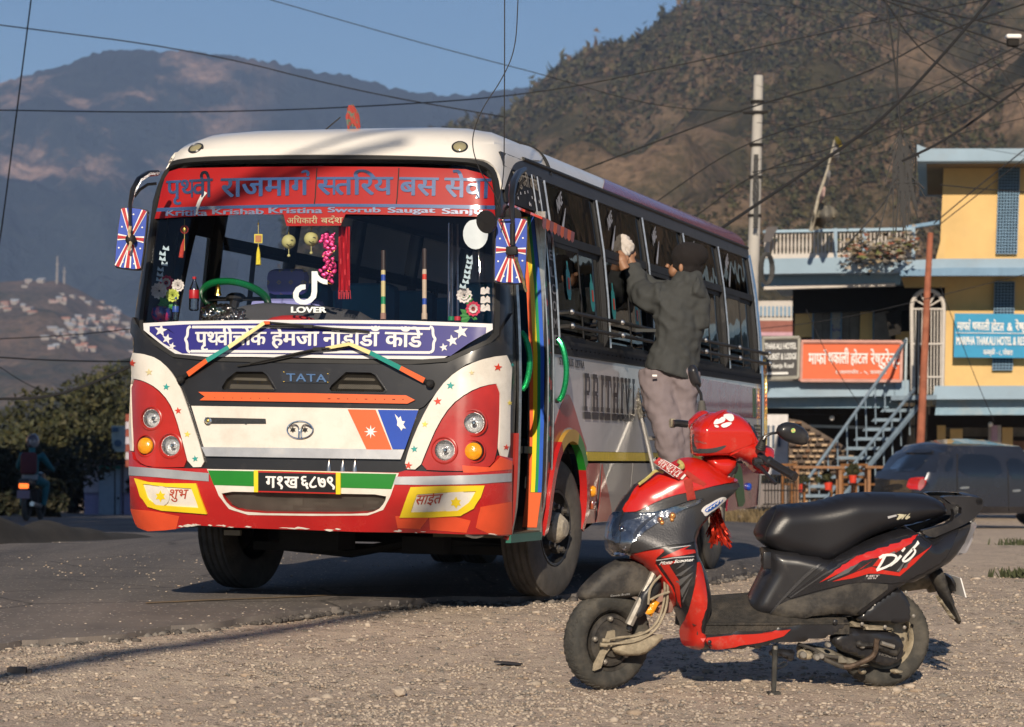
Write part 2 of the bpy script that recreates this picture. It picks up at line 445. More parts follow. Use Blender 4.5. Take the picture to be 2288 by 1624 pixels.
def asphalt_(nt,L,b):
 tc=_n(nt,'TexCoord').outputs['Object']
 big=noise_(nt,L,tc,.35,4,.55);mid=noise_(nt,L,tc,3,8,.7);fine=noise_(nt,L,tc,90,4,.7)
 mp=_n(nt,'Mapping');mp.inputs['Rotation'].default_value=(0,0,-.277);mp.inputs['Scale'].default_value=(2.2,.12,1);L(tc,mp.inputs[0])
 st=noise_(nt,L,mp.outputs[0],1.0,5,.6)
 c=ramp_(nt,L,big.outputs[0],[(.3,(.11,.10,.096)),(.7,(.17,.15,.138))])
 c=mix_(nt,L,.5,c,ramp_(nt,L,mid.outputs[0],[(.3,(.07,.066,.066)),(.7,(.17,.15,.135))]))
 c=mix_(nt,L,.5,c,ramp_(nt,L,st.outputs[0],[(.35,(.075,.072,.075)),(.6,(.20,.178,.162))]))
 sx=_n(nt,'SeparateXYZ');L(tc,sx.inputs[0])
 ad=_n(nt,'MapRange');L(sx.outputs[1],ad.inputs[0]);ad.inputs[1].default_value=17.5;ad.inputs[2].default_value=12.5;ad.inputs[3].default_value=0;ad.inputs[4].default_value=.55
 dm=mix_(nt,L,1.0,ad.outputs[0],ramp_(nt,L,mid.outputs[0],[(.3,(.35,.35,.35)),(.6,(1,1,1))]),'MULTIPLY')
 c=mix_(nt,L,dm,c,(.30,.25,.21))
 vo=_n(nt,'TexVoronoi');vo.inputs['Scale'].default_value=34;L(tc,vo.inputs['Vector']);bw=_n(nt,'RGBToBW');L(vo.outputs['Color'],bw.inputs[0])
 f=mix_(nt,L,1.0,ramp_(nt,L,vo.outputs['Distance'],[(.22,(1,1,1)),(.3,(0,0,0))]),ramp_(nt,L,bw.outputs[0],[(.62,(0,0,0)),(.66,(1,1,1))]),'MULTIPLY')
 c=mix_(nt,L,f,c,(.42,.38,.33))
 ve=_n(nt,'TexVoronoi');ve.feature='DISTANCE_TO_EDGE';ve.inputs['Scale'].default_value=.55;wv=mix_(nt,L,.12,tc,mid.outputs['Color'],'ADD');L(wv,ve.inputs['Vector'])
 c=mix_(nt,L,ramp_(nt,L,ve.outputs['Distance'],[(.0,(.75,.75,.75)),(.012,(0,0,0))]),c,(.03,.028,.027))
 L(c,b.inputs['Base Color']);b.inputs['Roughness'].default_value=.82;b.inputs['Specular IOR Level'].default_value=.3
 bp=_n(nt,'Bump');bp.inputs['Strength'].default_value=.7;bp.inputs['Distance'].default_value=.008;L(mix_(nt,L,.5,fine.outputs[0],mid.outputs[0]),bp.inputs['Height']);L(bp.outputs[0],b.inputs['Normal'])
M_gravel=texmat('gravel',gravel_);M_asph=texmat('asphalt',asphalt_)
ys=list(np.arange(-60,8,4))+list(np.arange(8,20,.10))+list(np.arange(20,40,.5))+list(np.arange(40,150,4))+list(np.arange(150,900,40))+[1200,2500,6000,14000]
nx=150;P=[];F=[]
for j,y in enumerate(ys):
 hw=max(30,abs(y)*.35+6)if(y<8 or y>20)else lerp(30,30,0)
 for i in range(nx):
  s=(i/(nx-1))*2-1;x=(abs(s)**2.2)*(1 if s>0 else-1)*(hw if y<150 else y*.9)+s*3.4
  z=gz(x,y)
  if 8<y<40:z+=.012*noise.noise(V((x*2.2,y*2.2,0)))+.010*noise.noise(V((x*9,y*9,3)))+.03*noise.noise(V((x*.5,y*.5,9)))
  P.append((x,y,z))
for j in range(len(ys)-1):
 for i in range(nx-1):F.append((j*nx+i,j*nx+i+1,(j+1)*nx+i+1,(j+1)*nx+i))
g=MB().add(P,F).build('ground',M_gravel,angle=0);tag(g,'pale brown stony gravel lot in the foreground and around the road',kind='structure')
edge_px=PT(-260,1492,-60,1468,40,1452,120,1446,200,1436,260,1434,330,1424,400,1415,470,1410,540,1396,640,1384,740,1372,830,1362,930,1356,1010,1350,1110,1351,1210,1347,1300,1339,1400,1326,1500,1315,1600,1301,1700,1284,1850,1255,2050,1222,2250,1196,2500,1160)
E0=[onground(u,v)for u,v in edge_px];E0=[(p.x,p.y)for p in E0]
E0=[(-9,E0[0][1]-2.0)]+E0
Ed=densify(E0,.07,closed=False)
Ej=[]
for i,(x,y)in enumerate(Ed):
 a=V((x*3.0,y*3.0,1));d=.09*noise.noise(a)+.07*noise.noise(a*3.1)+random.uniform(-.022,.022);Ej.append((x+random.uniform(-.01,.01),y+d))
road_poly=Ej+[(9,40),(4,44),(-2,60),(-6,90),(-12,125),(-34,125),(-30,80),(-22,40),(-14,20)]
AT=.042
def roadp(p,l):return V((p[0],p[1],gz(p[0],p[1])+l+(.010*noise.noise(V((p[0]*.8,p[1]*.8,5))))))
near=[q for q in Ej if q[0]<2.6]
npoly=near+[(near[-1][0],25),(-9,25)]
mb=MB();vs,tr,be=cdt(npoly,.22);sheet(mb,vs,tr,be,roadp,AT,.09)
rd=mb.build('road',M_asph,angle=30);tag(rd,'worn grey asphalt road with a crumbled edge',kind='structure')
far_poly=[(-30,25.0),(-9,25),(near[-1][0],25),(near[-1][0]+.4,23),(4.0,31),(4.4,44),(1,62),(-6,90),(-12,125),(-34,125)]
mb=MB();vs,tr,be=cdt(far_poly,2.5);sheet(mb,vs,tr,be,lambda p,l:V((p[0],p[1],gz(p[0],p[1])+l)),AT,.06)
tag(mb.build('road',M_asph,angle=30),'far stretch of the grey asphalt road',kind='structure')
def roadz(x,y):return gz(x,y)+AT
ln=[]
for k in range(24):
 u=325+k*(920-325)/23;v=1349+k*(1325-1349)/23+random.uniform(-.4,.4);ln.append((u,v))
pl=strip2(ln,1.5,.9)
mb=MB();G=[onground(u,v,AT)for u,v in pl];vs,tr,be=cdt([(p.x,p.y)for p in G],.12)
sheet(mb,vs,tr,be,roadp,AT+.004,0)
tag(mb.build('road_marking',mat('faded_yellow_paint',(.26,.17,.08),.9,dirt=1.0,dcol=(.13,.12,.11),dscale=9)),'faded yellow line painted on the asphalt beside the bus',kind='structure')
def ico(sub=1):
 bm=bmesh.new();bmesh.ops.create_icosphere(bm,subdivisions=sub,radius=1);bm.verts.index_update()
 P=np.array([v.co[:]for v in bm.verts]);F=np.array([[v.index for v in f.verts]for f in bm.faces]);bm.free();return P,F
def scatter(name,locs,scl,base,jitter,m,rots=None,seed=1,mats=None,smooth=False,variants=6):
 rng=np.random.default_rng(seed);P0,F0=base;n=len(locs);k=len(P0)
 var=[P0*(1+rng.uniform(-jitter,jitter,(k,1)))for _ in range(variants)]
 A=rng.uniform(0,2*np.pi,n);ca,sa=np.cos(A),np.sin(A);out=np.zeros((n,k,3));vi=rng.integers(0,variants,n)
 for q in range(variants):
  I=np.where(vi==q)[0];B=var[q][None]*scl[I][:,None,:]
  out[I,:,0]=B[...,0]*ca[I,None]-B[...,1]*sa[I,None];out[I,:,1]=B[...,0]*sa[I,None]+B[...,1]*ca[I,None];out[I,:,2]=B[...,2]
 out+=locs[:,None,:];F=(F0[None]+(np.arange(n)*k)[:,None,None]).reshape(-1,3)
 me=bpy.data.meshes.new(name);me.vertices.add(n*k);me.vertices.foreach_set('co',out.reshape(-1));me.loops.add(F.size);me.loops.foreach_set('vertex_index',F.reshape(-1).astype(np.int32))
 me.polygons.add(len(F));me.polygons.foreach_set('loop_start',np.arange(0,F.size,3,dtype=np.int32));me.update(calc_edges=True);me.validate()
 for x in(m if isinstance(m,list)else[m]):me.materials.append(x)
 if isinstance(m,list):me.polygons.foreach_set('material_index',np.repeat(rng.integers(0,len(m),n),len(F0)).astype(np.int32))
 if smooth:me.polygons.foreach_set('use_smooth',[True]*len(F))
 o=bpy.data.objects.new(name,me);COL.objects.link(o);return o
rng=np.random.default_rng(3)
Mst=[mat('stone_pale',(.42,.35,.28),.95,var=.3,scale=20),mat('stone_tan',(.44,.37,.30),.95,var=.3,scale=20),mat('stone_grey',(.19,.17,.15),.95,var=.3,scale=20),mat('stone_rust',(.36,.28,.21),.95,var=.3,scale=20),Mst_ if False else mat('stone_earth',(.38,.32,.26),.95,var=.3,scale=20)]
def roady(x):
 return interp(x,sorted(E0))
L_=[];S_=[]
N=19000
while len(L_)<N:
 y=9.3+(rng.random()**1.3)*13;x=rng.uniform(-.21,.21)*y
 if y>roady(x)-.01:
  if rng.random()>.10:continue
  z=roadz(x,y);s=.003+.006*rng.random()**2
 else:
  z=gz(x,y)+.012*noise.noise(V((x*2.2,y*2.2,0)))+.03*noise.noise(V((x*.5,y*.5,9)));s=.003+.012*rng.random()**4
  if rng.random()<.004:s=.018+.013*rng.random()
 L_.append((x,y,z+s*.12));S_.append((s*rng.uniform(.9,1.6),s*rng.uniform(.7,1.2),s*rng.uniform(.35,.7)))
st=scatter('gravel',np.array(L_),np.array(S_),ico(1),.22,Mst,seed=4);tag(st,'loose pebbles strewn over the lot and road edge',kind='stuff')
OCT=(np.array([(1,0,0),(-1,0,0),(0,1,0),(0,-1,0),(0,0,1),(0,0,-1.)]),np.array([(0,2,4),(2,1,4),(1,3,4),(3,0,4),(2,0,5),(1,2,5),(3,1,5),(0,3,5)]));L_=[];S_=[]
while len(L_)<22000:
 y=9.3+(rng.random()**1.5)*8;x=rng.uniform(-.21,.21)*y
 if y>roady(x)-.01:continue
 if noise.noise(V((x*1.1,y*1.1,7)))<rng.uniform(-.30,.35):continue
 s=.003+.0065*rng.random()**2;L_.append((x,y,gz(x,y)+.012*noise.noise(V((x*2.2,y*2.2,0)))+.010*noise.noise(V((x*9,y*9,3)))+.03*noise.noise(V((x*.5,y*.5,9)))+s*.25));S_.append((s*rng.uniform(1,1.8),s*rng.uniform(.8,1.2),s*rng.uniform(.6,1.0)))
tag(scatter('grit',np.array(L_),np.array(S_),OCT,.3,[Mst[1],Mst[1],Mst[4],Mst[2],Mst[0]],seed=14),'coarse grit embedded in the gravel lot',kind='stuff')
L_=[];S_=[]
for(x,y)in Ej:
 if abs(x)>4.2:continue
 for _ in range(13):
  s=.006+.020*random.random()**2.5;L_.append((x+random.uniform(-.05,.05),y-random.uniform(-.02,.05),gz(x,y)+s*.3));S_.append((s*1.3,s,s*.75))
M_crumb=mat('asphalt_crumb',(.085,.075,.068),.95,var=.35,scale=25,bump=.5)
tag(scatter('asphalt_rubble',np.array(L_),np.array(S_),ico(1),.28,[M_crumb,M_crumb,Mst[2]],seed=9),'crumbled asphalt bits along the broken road edge',kind='stuff')
def rock(name,u,v,s,m,label,sq=.6,seed=0):
 p=onground(u,v);P0,F0=ico(2);rr=random.Random(seed)
 Q=[V(q)*(1+.25*noise.noise(V(q)*1.6+V((seed*3.1,0,0))))for q in P0];Q=[V((q.x*s,q.y*s*.8,q.z*s*sq))for q in Q]
 o=MB().add(Q,F0.tolist()).build(name,m,angle=20);o.location=p+V((0,0,s*sq*.55));o.rotation_euler=(0,0,seed*1.3)
 return tag(o,label,'stone')
rock('stone',893,1551,.036,Mst[0],'pale pinkish stone, the largest loose one on the gravel in front',seed=1)
rock('stone',573,1437,.018,Mst[0],'small grey stone with a long shadow near the left of the gravel',seed=2,sq=1.0)if False else rock('stone',520,1572,.022,Mst[0],'small pale stone low on the gravel left of the largest pinkish one',seed=2)
rock('stone',1700,1582,.016,Mst[0],'small cream stone on the gravel below the scooter stand',seed=3)
rock('stone',2003,1546,.026,Mst[0],'pale stone wedged under the rear tyre of the scooter',seed=4)
rock('stone',1330,1533,.016,Mst[0],'tiny white stone under the front tyre of the scooter',seed=5,sq=1.0)
p=onground(1133,1484);mb=MB();mb.prism([(-.07,-.02),(-.03,-.045),(.06,-.03),(.075,.01),(.02,.04),(-.05,.03)],2,.004,.012);
o=mb.build('rubber_scrap',mat('black_scrap',(.02,.02,.025),.6));o.location=p;o.rotation_euler=(0,.09,.2);tag(o,'flat black scrap of rubber lying on the gravel before the bus','scrap')
p=onground(38,1506);mb=MB();mb.box((0,0,.016),(.085,.05,.034),bev=.006);mb.box((.055,.005,.012),(.02,.04,.024),bev=.005)
o=mb.build('brick_fragment',mat('dusty_brick',(.17,.13,.10),.95,var=.3,bump=.4));o.location=p;tag(o,'broken dark brick piece on the gravel at the left','brick')
def terrain(name,sky_,d0,d1,z0v,m,cols=160,rows=60,rough=(.03,5),u0=-500,u1=2800,back=True,prof=1.0,crest=0,seed=0,tex=None,gully=None):
 P=[];F=[];info=[]
 for j in range(rows):
  t=j/(rows-1)
  for i in range(cols):
   u=u0+(u1-u0)*i/(cols-1);dd=ray(u,0);az=V((dd.x,dd.y,0)).normalized()
   vs_=interp(u,sky_)+crest*(noise.noise(V((u/16,seed,0)))+.6*noise.noise(V((u/6,seed,2))));r_=ray(u,vs_);el=r_.z/hypot(r_.x,r_.y);rb=ray(u,z0v(u)if callable(z0v)else z0v);eb=rb.z/hypot(rb.x,rb.y)
   if t<=.86:
    q=t/.86;D=d0+(d1-d0)*q;H0=HC+d0*eb;H1=HC+d1*el;h=H0+(H1-H0)*(q**prof)
    am=rough[0]*d1*sin(pi*min(1,q*.96+.02))*(H1-H0)/(d1*.15)
    p=az*D;nv=V((p.x,p.y,0))/(d1/rough[1])+V((seed,0,0))
    h+=am*(noise.noise(nv)+.5*noise.noise(nv*2.3)+.3*noise.noise(nv*5.1))
    if gully:h-=gully*(H1-H0)*abs(noise.noise(V((u/260+seed,q*1.6,0))))*sin(pi*q)
    h+=(H1-H0)*.005*noise.noise(V((u/22,q*12,seed)))
   else:
    q=(t-.86)/.14;D=d1*(1+.35*q);h=(HC+d1*el)*(1-.75*q)
   P.append((az.x*D,az.y*D,h));
 for j in range(rows-1):
  for i in range(cols-1):F.append((j*cols+i,j*cols+i+1,(j+1)*cols+i+1,(j+1)*cols+i))
 o=MB().add(P,F).build(name,m,angle=0);return o,P,cols,rows
def hillmat(name,sc,rock_,green,dark,f,thr=(.42,.56),sc2=None,bump=1.0,hi=None):
 def b_(nt,L,b):
  tc=_n(nt,'TexCoord').outputs['Object']
  a=noise_(nt,L,tc,sc,9,.66);c=noise_(nt,L,tc,sc*6,8,.7);d=noise_(nt,L,tc,sc*30,5,.7)
  base=mix_(nt,L,ramp_(nt,L,mix_(nt,L,.55,c.outputs[0],d.outputs[0]),[(.42,(0,0,0)),(.56,(1,1,1))]),dark,green)
  rk=mix_(nt,L,ramp_(nt,L,d.outputs[0],[(.3,(0,0,0)),(.7,(1,1,1))]),tuple(x*.6 for x in rock_),rock_)
  msk=ramp_(nt,L,mix_(nt,L,.35,a.outputs[0],c.outputs[0]),[(thr[0],(0,0,0)),(thr[1],(1,1,1))])
  if hi is not None:
   sx=_n(nt,'SeparateXYZ');L(tc,sx.inputs[0]);mr=_n(nt,'MapRange');L(sx.outputs[2],mr.inputs[0]);mr.inputs[1].default_value=hi[0];mr.inputs[2].default_value=hi[1]
   mx=_n(nt,'MapRange');L(sx.outputs[0],mx.inputs[0]);mx.inputs[1].default_value=hi[2];mx.inputs[2].default_value=hi[3]
   msk=mix_(nt,L,1.0,msk,mix_(nt,L,1.0,mr.outputs[0],mx.outputs[0],'MULTIPLY'),'MULTIPLY')
  shr=ramp_(nt,L,noise_(nt,L,tc,sc*44,3,.6).outputs[0],[(.50,(0,0,0)),(.60,(.5,.5,.5))])
  L(mix_(nt,L,shr,mix_(nt,L,msk,base,rk),dark),b.inputs['Base Color']);b.inputs['Specular IOR Level'].default_value=.05
  bp=_n(nt,'Bump');bp.inputs['Strength'].default_value=bump;bp.inputs['Distance'].default_value=f;L(mix_(nt,L,.5,c.outputs[0],d.outputs[0]),bp.inputs['Height']);L(bp.outputs[0],b.inputs['Normal'])
 return texmat(name,b_)
FAR=5200
sk=PT(-700,260,-300,235,0,188,60,168,110,152,160,138,205,118,245,110,300,108,350,114,420,116,500,124,560,130,620,138,700,152,780,158,830,172,900,190,960,197,1040,205,1100,198,1190,193,1300,188,1600,230,2800,300)
m_far=hillmat('far_mountain',.0011,(.44,.29,.22),(.026,.034,.034),(.014,.020,.022),30,thr=(.45,.52),hi=(360,480,-420,-640))
terrain('mountain',sk,3200,FAR,1040,m_far,cols=420,rows=90,rough=(.030,14),crest=8,seed=3,gully=.10,prof=1.25)
tag(bpy.data.objects['mountain'],'high hazy blue mountain with bare rocky upper slopes behind the bus',kind='structure')
sk=PT(-700,520,-300,560,-100,612,0,626,60,622,140,622,180,640,230,668,300,705,380,740,470,770,600,800,900,960,1400,1000)
m_mid=hillmat('village_ridge',.004,(.27,.18,.13),(.085,.075,.05),(.035,.045,.03),8,thr=(.42,.62))
_,PR,rc,rr_=terrain('ridge',sk,1300,2600,1045,m_mid,cols=170,rows=60,rough=(.025,12),u1=1400,seed=8,gully=.1,prof=1.15)
tag(bpy.data.objects['ridge'],'brown terraced ridge dotted with village houses at the left',kind='structure')
sk=PT(-700,1010,-200,975,0,925,60,900,120,880,180,870,240,832,290,800,360,790,450,785,700,790,900,800,1400,800)
m_nr=hillmat('near_slope',.012,(.16,.12,.085),(.075,.07,.045),(.03,.035,.022),3,thr=(.5,.7))
terrain('hill',sk,290,750,1100,m_nr,cols=110,rows=36,rough=(.02,10),u1=1400,seed=5)
tag(bpy.data.objects['hill'],'olive brown wooded slope rising behind the roadside trees',kind='structure')
sk=PT(600,470,750,400,900,330,960,300,1005,284,1050,276,1100,268,1130,262,1165,232,1200,200,1235,168,1270,142,1310,125,1350,108,1400,104,1440,88,1462,62,1500,38,1530,20,1560,9,1600,-4,1700,-30,1900,-110,2200,-220,2600,-360,3300,-500,4900,-600)
m_hill=hillmat('forest_slope',.0075,(.24,.165,.108),(.085,.070,.038),(.048,.044,.024),4,thr=(.47,.58))
_,PH,hc_,hr_=terrain('hillside',sk,300,1450,1100,m_hill,cols=400,rows=110,rough=(.022,13),u0=640,u1=4900,seed=12,gully=.05,prof=1.3)
tag(bpy.data.objects['hillside'],'steep brown hillside with scrub forest on the right',kind='structure')
PHa=np.array(PH).reshape(hr_,hc_,3);rng=np.random.default_rng(11);L_=[];S_=[]
ROCK=[(1300,480,190,120),(1480,420,230,130),(1620,330,150,150),(1380,620,160,90),(1250,300,90,60),(1230,420,120,90),(1560,560,110,90),(2080,150,180,90),(2250,60,120,120),(1690,480,80,100),(1540,300,90,70),(1330,190,50,30)]
cf=CR;FWD=_f
tries=0
while len(L_)<90000 and tries<330000:
 tries+=1
 a=rng.random()*(hr_*.865-1);b=rng.random()*(hc_*.38-2);j,i=int(a),int(b);fa,fb=a-j,b-i
 p=(PHa[j,i]*(1-fa)*(1-fb)+PHa[j+1,i]*fa*(1-fb)+PHa[j,i+1]*(1-fa)*fb+PHa[j+1,i+1]*fa*fb)
 d=V(p)-CAMP;dep=d.dot(FWD);u=CU+d.dot(CR)/dep*FU;v=CVV-d.dot(CUP)/dep*FU
 if v>900 or v<-40 or u>2330:continue
 k=noise.noise(V((p[0]*.011,p[1]*.011,p[2]*.02)))+.6*noise.noise(V((p[0]*.05,p[1]*.05,p[2]*.06)))
 rk=max([0]+[1-hypot((u-c[0])/c[2],(v-c[1])/c[3])for c in ROCK])
 dens=.80+k*1.1-rk*1.25-.25*(1-sst(1500,1900,u))
 if rng.random()>dens:continue
 s=(1.0+2.6*rng.random()**2.4)*(dep/1450)**.8
 L_.append((p[0],p[1],p[2]+s*.35));S_.append((s*rng.uniform(.7,1.15),s*rng.uniform(.7,1.15),s*rng.uniform(.55,1.1)))
for q in range(300):
 i=rng.integers(2,int(hc_*.36));j=int(hr_*.86)-1-rng.integers(0,3);p=PHa[j,i]+np.array([rng.uniform(-4,4),rng.uniform(-8,8),0]);s=2.0+3.2*rng.random()**2
 L_.append((p[0],p[1],p[2]+s*.5));S_.append((s*.8,s*.8,s*rng.uniform(.8,1.5)))
Mf=[mat('forest_dark',(.050,.050,.028),.95,var=.4,scale=.3,spec=.1),mat('forest_green',(.078,.074,.036),.95,var=.4,scale=.3,spec=.1),mat('forest_olive',(.105,.088,.046),.95,var=.4,scale=.3,spec=.1),mat('forest_brown',(.125,.088,.056),.95,var=.4,scale=.3,spec=.1)]
_r=np.random.default_rng(77);_c=_r.normal(size=(15,1,3));_c*=(_r.random((15,1,1))**.4)*.75/np.linalg.norm(_c,axis=2,keepdims=True);_sp=(_c+_r.uniform(-.55,.55,(15,3,3))).reshape(-1,3)
SHRUB=(_sp,np.arange(45).reshape(15,3))
fo=scatter('forest',np.array(L_),np.array(S_),SHRUB,.35,[Mf[0],Mf[0],Mf[1],Mf[1],Mf[2],Mf[3]],seed=5,variants=14);tag(fo,'scrubby woodland covering the right hillside',kind='stuff')
PRa=np.array(PR).reshape(rr_,rc,3);bv=BVHTree.FromPolygons([V(q)for q in PR],[(j*rc+i,j*rc+i+1,(j+1)*rc+i+1,(j+1)*rc+i)for j in range(rr_-1)for i in range(rc-1)])
Mh=[mat('lime_wall',(.27,.24,.22),.9,var=.05),mat('pink_wall',(.36,.27,.25),.9,var=.05),mat('tin_roof',(.30,.32,.36),.6,var=.1),mat('rust_roof',(.36,.18,.13),.8),mat('dark_opening',(.05,.05,.06),.8)]
rg=random.Random(5);spots=[]
clusters=[(160,585+50,20,10,3),(80,650,40,12,6),(60,715,30,8,5),(170,690,60,8,9),(215,745,50,18,22),(170,770,50,18,20),(290,730,40,12,8),(330,770,45,22,20),(380,800,35,12,10),(270,700,50,14,8),(200,800,50,10,8),(20,705,20,10,4)]
hn=0
for(cu,cv,su,sv,n)in clusters:
 for _ in range(n):
  u,v=rg.gauss(cu,su*.6),rg.gauss(cv,sv*.6)-20
  h=bv.ray_cast(CAMP,ray(u*.86,v).normalized())
  if h[0]is None:continue
  L1=rg.uniform(3.5,7.5);W1=rg.uniform(3,4.5);H1=rg.uniform(1.8,3.6);a=rg.uniform(-.5,.5)
  root=empty('village_house',h[0]-V((0,0,1)),None,'house','village houses scattered over the far ridge',rz=a)
  mb=MB();mb.box((0,0,H1/2),(L1,W1,H1));mb.build('wall',Mh[0]if rg.random()<.7 else Mh[1],root,smooth=False)
  mb=MB();
  if rg.random()<.5:mb.prism([(-W1/2-.4,H1+.003),(W1/2+.4,H1+.003),(0,H1+1.4)],0,-L1/2-.4,L1/2+.4)
  else:mb.box((0,0,H1+.16),(L1+.8,W1+.8,.3))
  mb.build('roof',Mh[2]if rg.random()<.6 else Mh[3],root,smooth=False)
  tag(root,'tiny pale village house on the far hazy ridge at the left');hn+=1
for(u,hgt)in((127,26),(143,16)):
 h=bv.ray_cast(CAMP,ray(u,634).normalized())
 if h[0]is not None:
  mb=MB();mb.tube([h[0]-V((0,0,1)),h[0]+V((0,0,hgt))],[1.2,.5],6);mb.tube([h[0]+V((-2,0,hgt*.7)),h[0]+V((2,0,hgt*.7))],.4,5)
  tag(mb.build('radio_mast',Mh[0],None),'pale radio mast on the ridge crest, the %s of the two'%('taller' if hgt>20 else 'shorter'),'mast')
m_h=bpy.data.materials.new('haze');m_h.use_nodes=True;nt=m_h.node_tree;nt.nodes.remove(nt.nodes['Principled BSDF'])
pv=nt.nodes.new('ShaderNodeVolumePrincipled');pv.inputs['Color'].default_value=(.42,.60,1.0,1);pv.inputs['Density'].default_value=0.00012;pv.inputs['Anisotropy'].default_value=0
nt.links.new(pv.outputs[0],nt.nodes['Material Output'].inputs['Volume'])
zt=max(p[2]for p in PH+PR);zt=max(zt,max((v.co.z for v in bpy.data.objects['mountain'].data.vertices)))+20
zb=min(v.co.z for v in g.data.vertices);zb=min(zb,min(v.co.z for v in bpy.data.objects['mountain'].data.vertices),min(p[2]for p in PH),min(p[2]for p in PR))-2
hz=MB().box((0,7000,(zt+zb)/2),(34000,17600,zt-zb)).build('haze',m_h,None,smooth=False);tag(hz,'thin blue haze in the valley air',kind='stuff')
# ================================================================== BUS
PHI,XB,YB,LEAN=0.2771,-1.1499,14.8167,.0017
BM=Matrix.Translation((XB,YB,0))@Matrix.Rotation(-PHI,4,'Z')@Matrix.Rotation(LEAN,4,'Y')
BMI=BM.inverted()
W_=[(.36,1.055),(.5,1.085),(.8,1.10),(1.40,1.10),(2.0,1.055),(2.45,.985),(2.55,.955),(2.61,.905),(2.65,.83),(2.685,.70),(2.71,.52),(2.725,.32)]
F_=[(.36,.07),(.5,.01),(.62,-.02),(.9,-.01),(1.3,.02),(1.45,.05),(2.35,.20),(2.45,.24),(2.55,.31),(2.61,.40),(2.65,.54),(2.685,.78),(2.71,1.08),(2.725,1.35)]
def cr_(x,P):
 if x<=P[0][0]:return P[0][1]
 if x>=P[-1][0]:return P[-1][1]
 for i in range(len(P)-1):
  if x<=P[i+1][0]:
   x0,y0=P[i];x1,y1=P[i+1];xm,ym=P[i-1]if i else(x0-(x1-x0),y0-(y1-y0));xn,yn=P[i+2]if i+2<len(P)else(x1+(x1-x0),y1+(y1-y0))
   m0=(y1-ym)/(x1-xm)*(x1-x0);m1=(yn-y0)/(xn-x0)*(x1-x0);t=(x-x0)/(x1-x0)
   return(2*t**3-3*t**2+1)*y0+(t**3-2*t**2+t)*m0+(-2*t**3+3*t**2)*y1+(t**3-t**2)*m1
LEN=7.62
def RZ(z,w):return min(.27 if z<1.25 else .27-.13*min(1,(z-1.25)/.25)if z<2.3 else .14+.13*min(1,(z-2.3)/.3),w*.6)
def hull(a,z,lift=0.0):
 def P(a,z):
  w=cr_(z,W_);yf=cr_(z,F_);r=RZ(z,w);s=1 if a>=0 else-1;b=abs(a);fl=w-r;rq=r*pi/2
  bow=.07*(min(b,fl)/1.1)**2
  if b<=fl:return V((a,yf+bow,z))
  if b<=fl+rq:
   th=(b-fl)/rq*pi/2;return V((s*(fl+r*sin(th)),yf+bow+r*(1-cos(th)),z))
  return V((s*w,yf+bow+r+(b-fl-rq),z))
 p=P(a,z)
 if lift:
  e=.004;n=(P(a+e,z)-P(a-e,z)).cross(P(a,z+e)-P(a,z-e))
  if n.length>0:p=p+n.normalized()*lift
 return p
def a_of_y(y,z,side=1):
 w=cr_(z,W_);r=RZ(z,w);return side*(y-cr_(z,F_)-.07*((w-r)/1.1)**2-r+w-r+r*pi/2)
def side(y,z,lift=0.0,s=1):
 """point on the flank at depth y behind the front, height z"""
 w=cr_(z,W_);e=.004;dw=(cr_(z+e,W_)-cr_(z-e,W_))/(2*e);n=V((1,0,-dw)).normalized()
 p=V((w,y,z))+n*lift;return V((p.x*s,p.y,p.z))
_az=[(-9.4+.2*i)for i in range(40)]+[(-1.4+.04*i)for i in range(71)]+[(1.45+.2*i)for i in range(42)]
_zz=[.36+.04*i for i in range(52)]+[2.45+.0135*i for i in range(21)]
def hullmesh(az,zz,lift=0):
 P=[BM@hull(a,z,lift)for z in zz for a in az];n=len(az)
 return P,[(j*n+i,j*n+i+1,(j+1)*n+i+1,(j+1)*n+i)for j in range(len(zz)-1)for i in range(n-1)]
BVH_B=BVHTree.FromPolygons(*hullmesh(_az,_zz))
def hitb(u,v):
 h=BVH_B.ray_cast(CAMP,ray(u,v).normalized());return None if h[0]is None else BMI@h[0]
bus=empty('bus',(0,0,0),'white and red bus with painted stars and banners parked on the road','bus')
bus.matrix_world=BM
def inv_a(p):
 w=cr_(p.z,W_);r=RZ(p.z,w);s=1 if p.x>=0 else-1;b=abs(p.x);fl=w-r
 if b<=fl:return p.x
 y0=cr_(p.z,F_)+.07*(fl/1.1)**2
 if p.y<y0+r:return s*(fl+r*math.asin(min(1,(b-fl)/r)))
 return s*(fl+r*pi/2+p.y-y0-r)
def B(name,poly,m,h=8,lift=.004,thick=.006,holes=(),parent=None,label=None):
 o=drape(name,poly,BVH_B,BMI,m,h,lift,thick,parent or bus,holes,near=14.9)
 if label:o['label']=label
 return o
def AZ(name,poly,m,h=.07,lift=.002,thick=.006,holes=(),parent=None):
 mb=MB();vs,tr,be=cdt(poly,h,holes);sheet(mb,vs,tr,be,lambda p,l:hull(p[0],p[1],l),lift,thick);return mb.build(name,m,parent or bus)
def S(name,poly,m,h=.15,lift=.002,thick=.006,holes=(),parent=None,s=1,mb=None):
 own=mb is None;mb=mb or MB();vs,tr,be=cdt(poly,h,holes);sheet(mb,vs,tr,be,lambda p,l:side(p[0],p[1],l,s),lift,thick)
 return mb.build(name,m,parent or bus)if own else None
def rect(x0,y0,x1,y1):return[(x0,y0),(x1,y0),(x1,y1),(x0,y1)]
def inner(u,v,d):
 """bus-local point d metres behind the front skin along the sight line"""
 r=ray(u,v).normalized();h=BVH_B.ray_cast(CAMP,r);p=h[0]if h[0]is not None else CAMP+r*14.9
 return BMI@(p+r*d)
def inw(u,v,d):return BM@inner(u,v,d)
white=mat('bus_white_paint',(.78,.745,.69),.28,coat=.5,var=.03,dirt=.25,dcol=(.45,.40,.34),dscale=1.6)
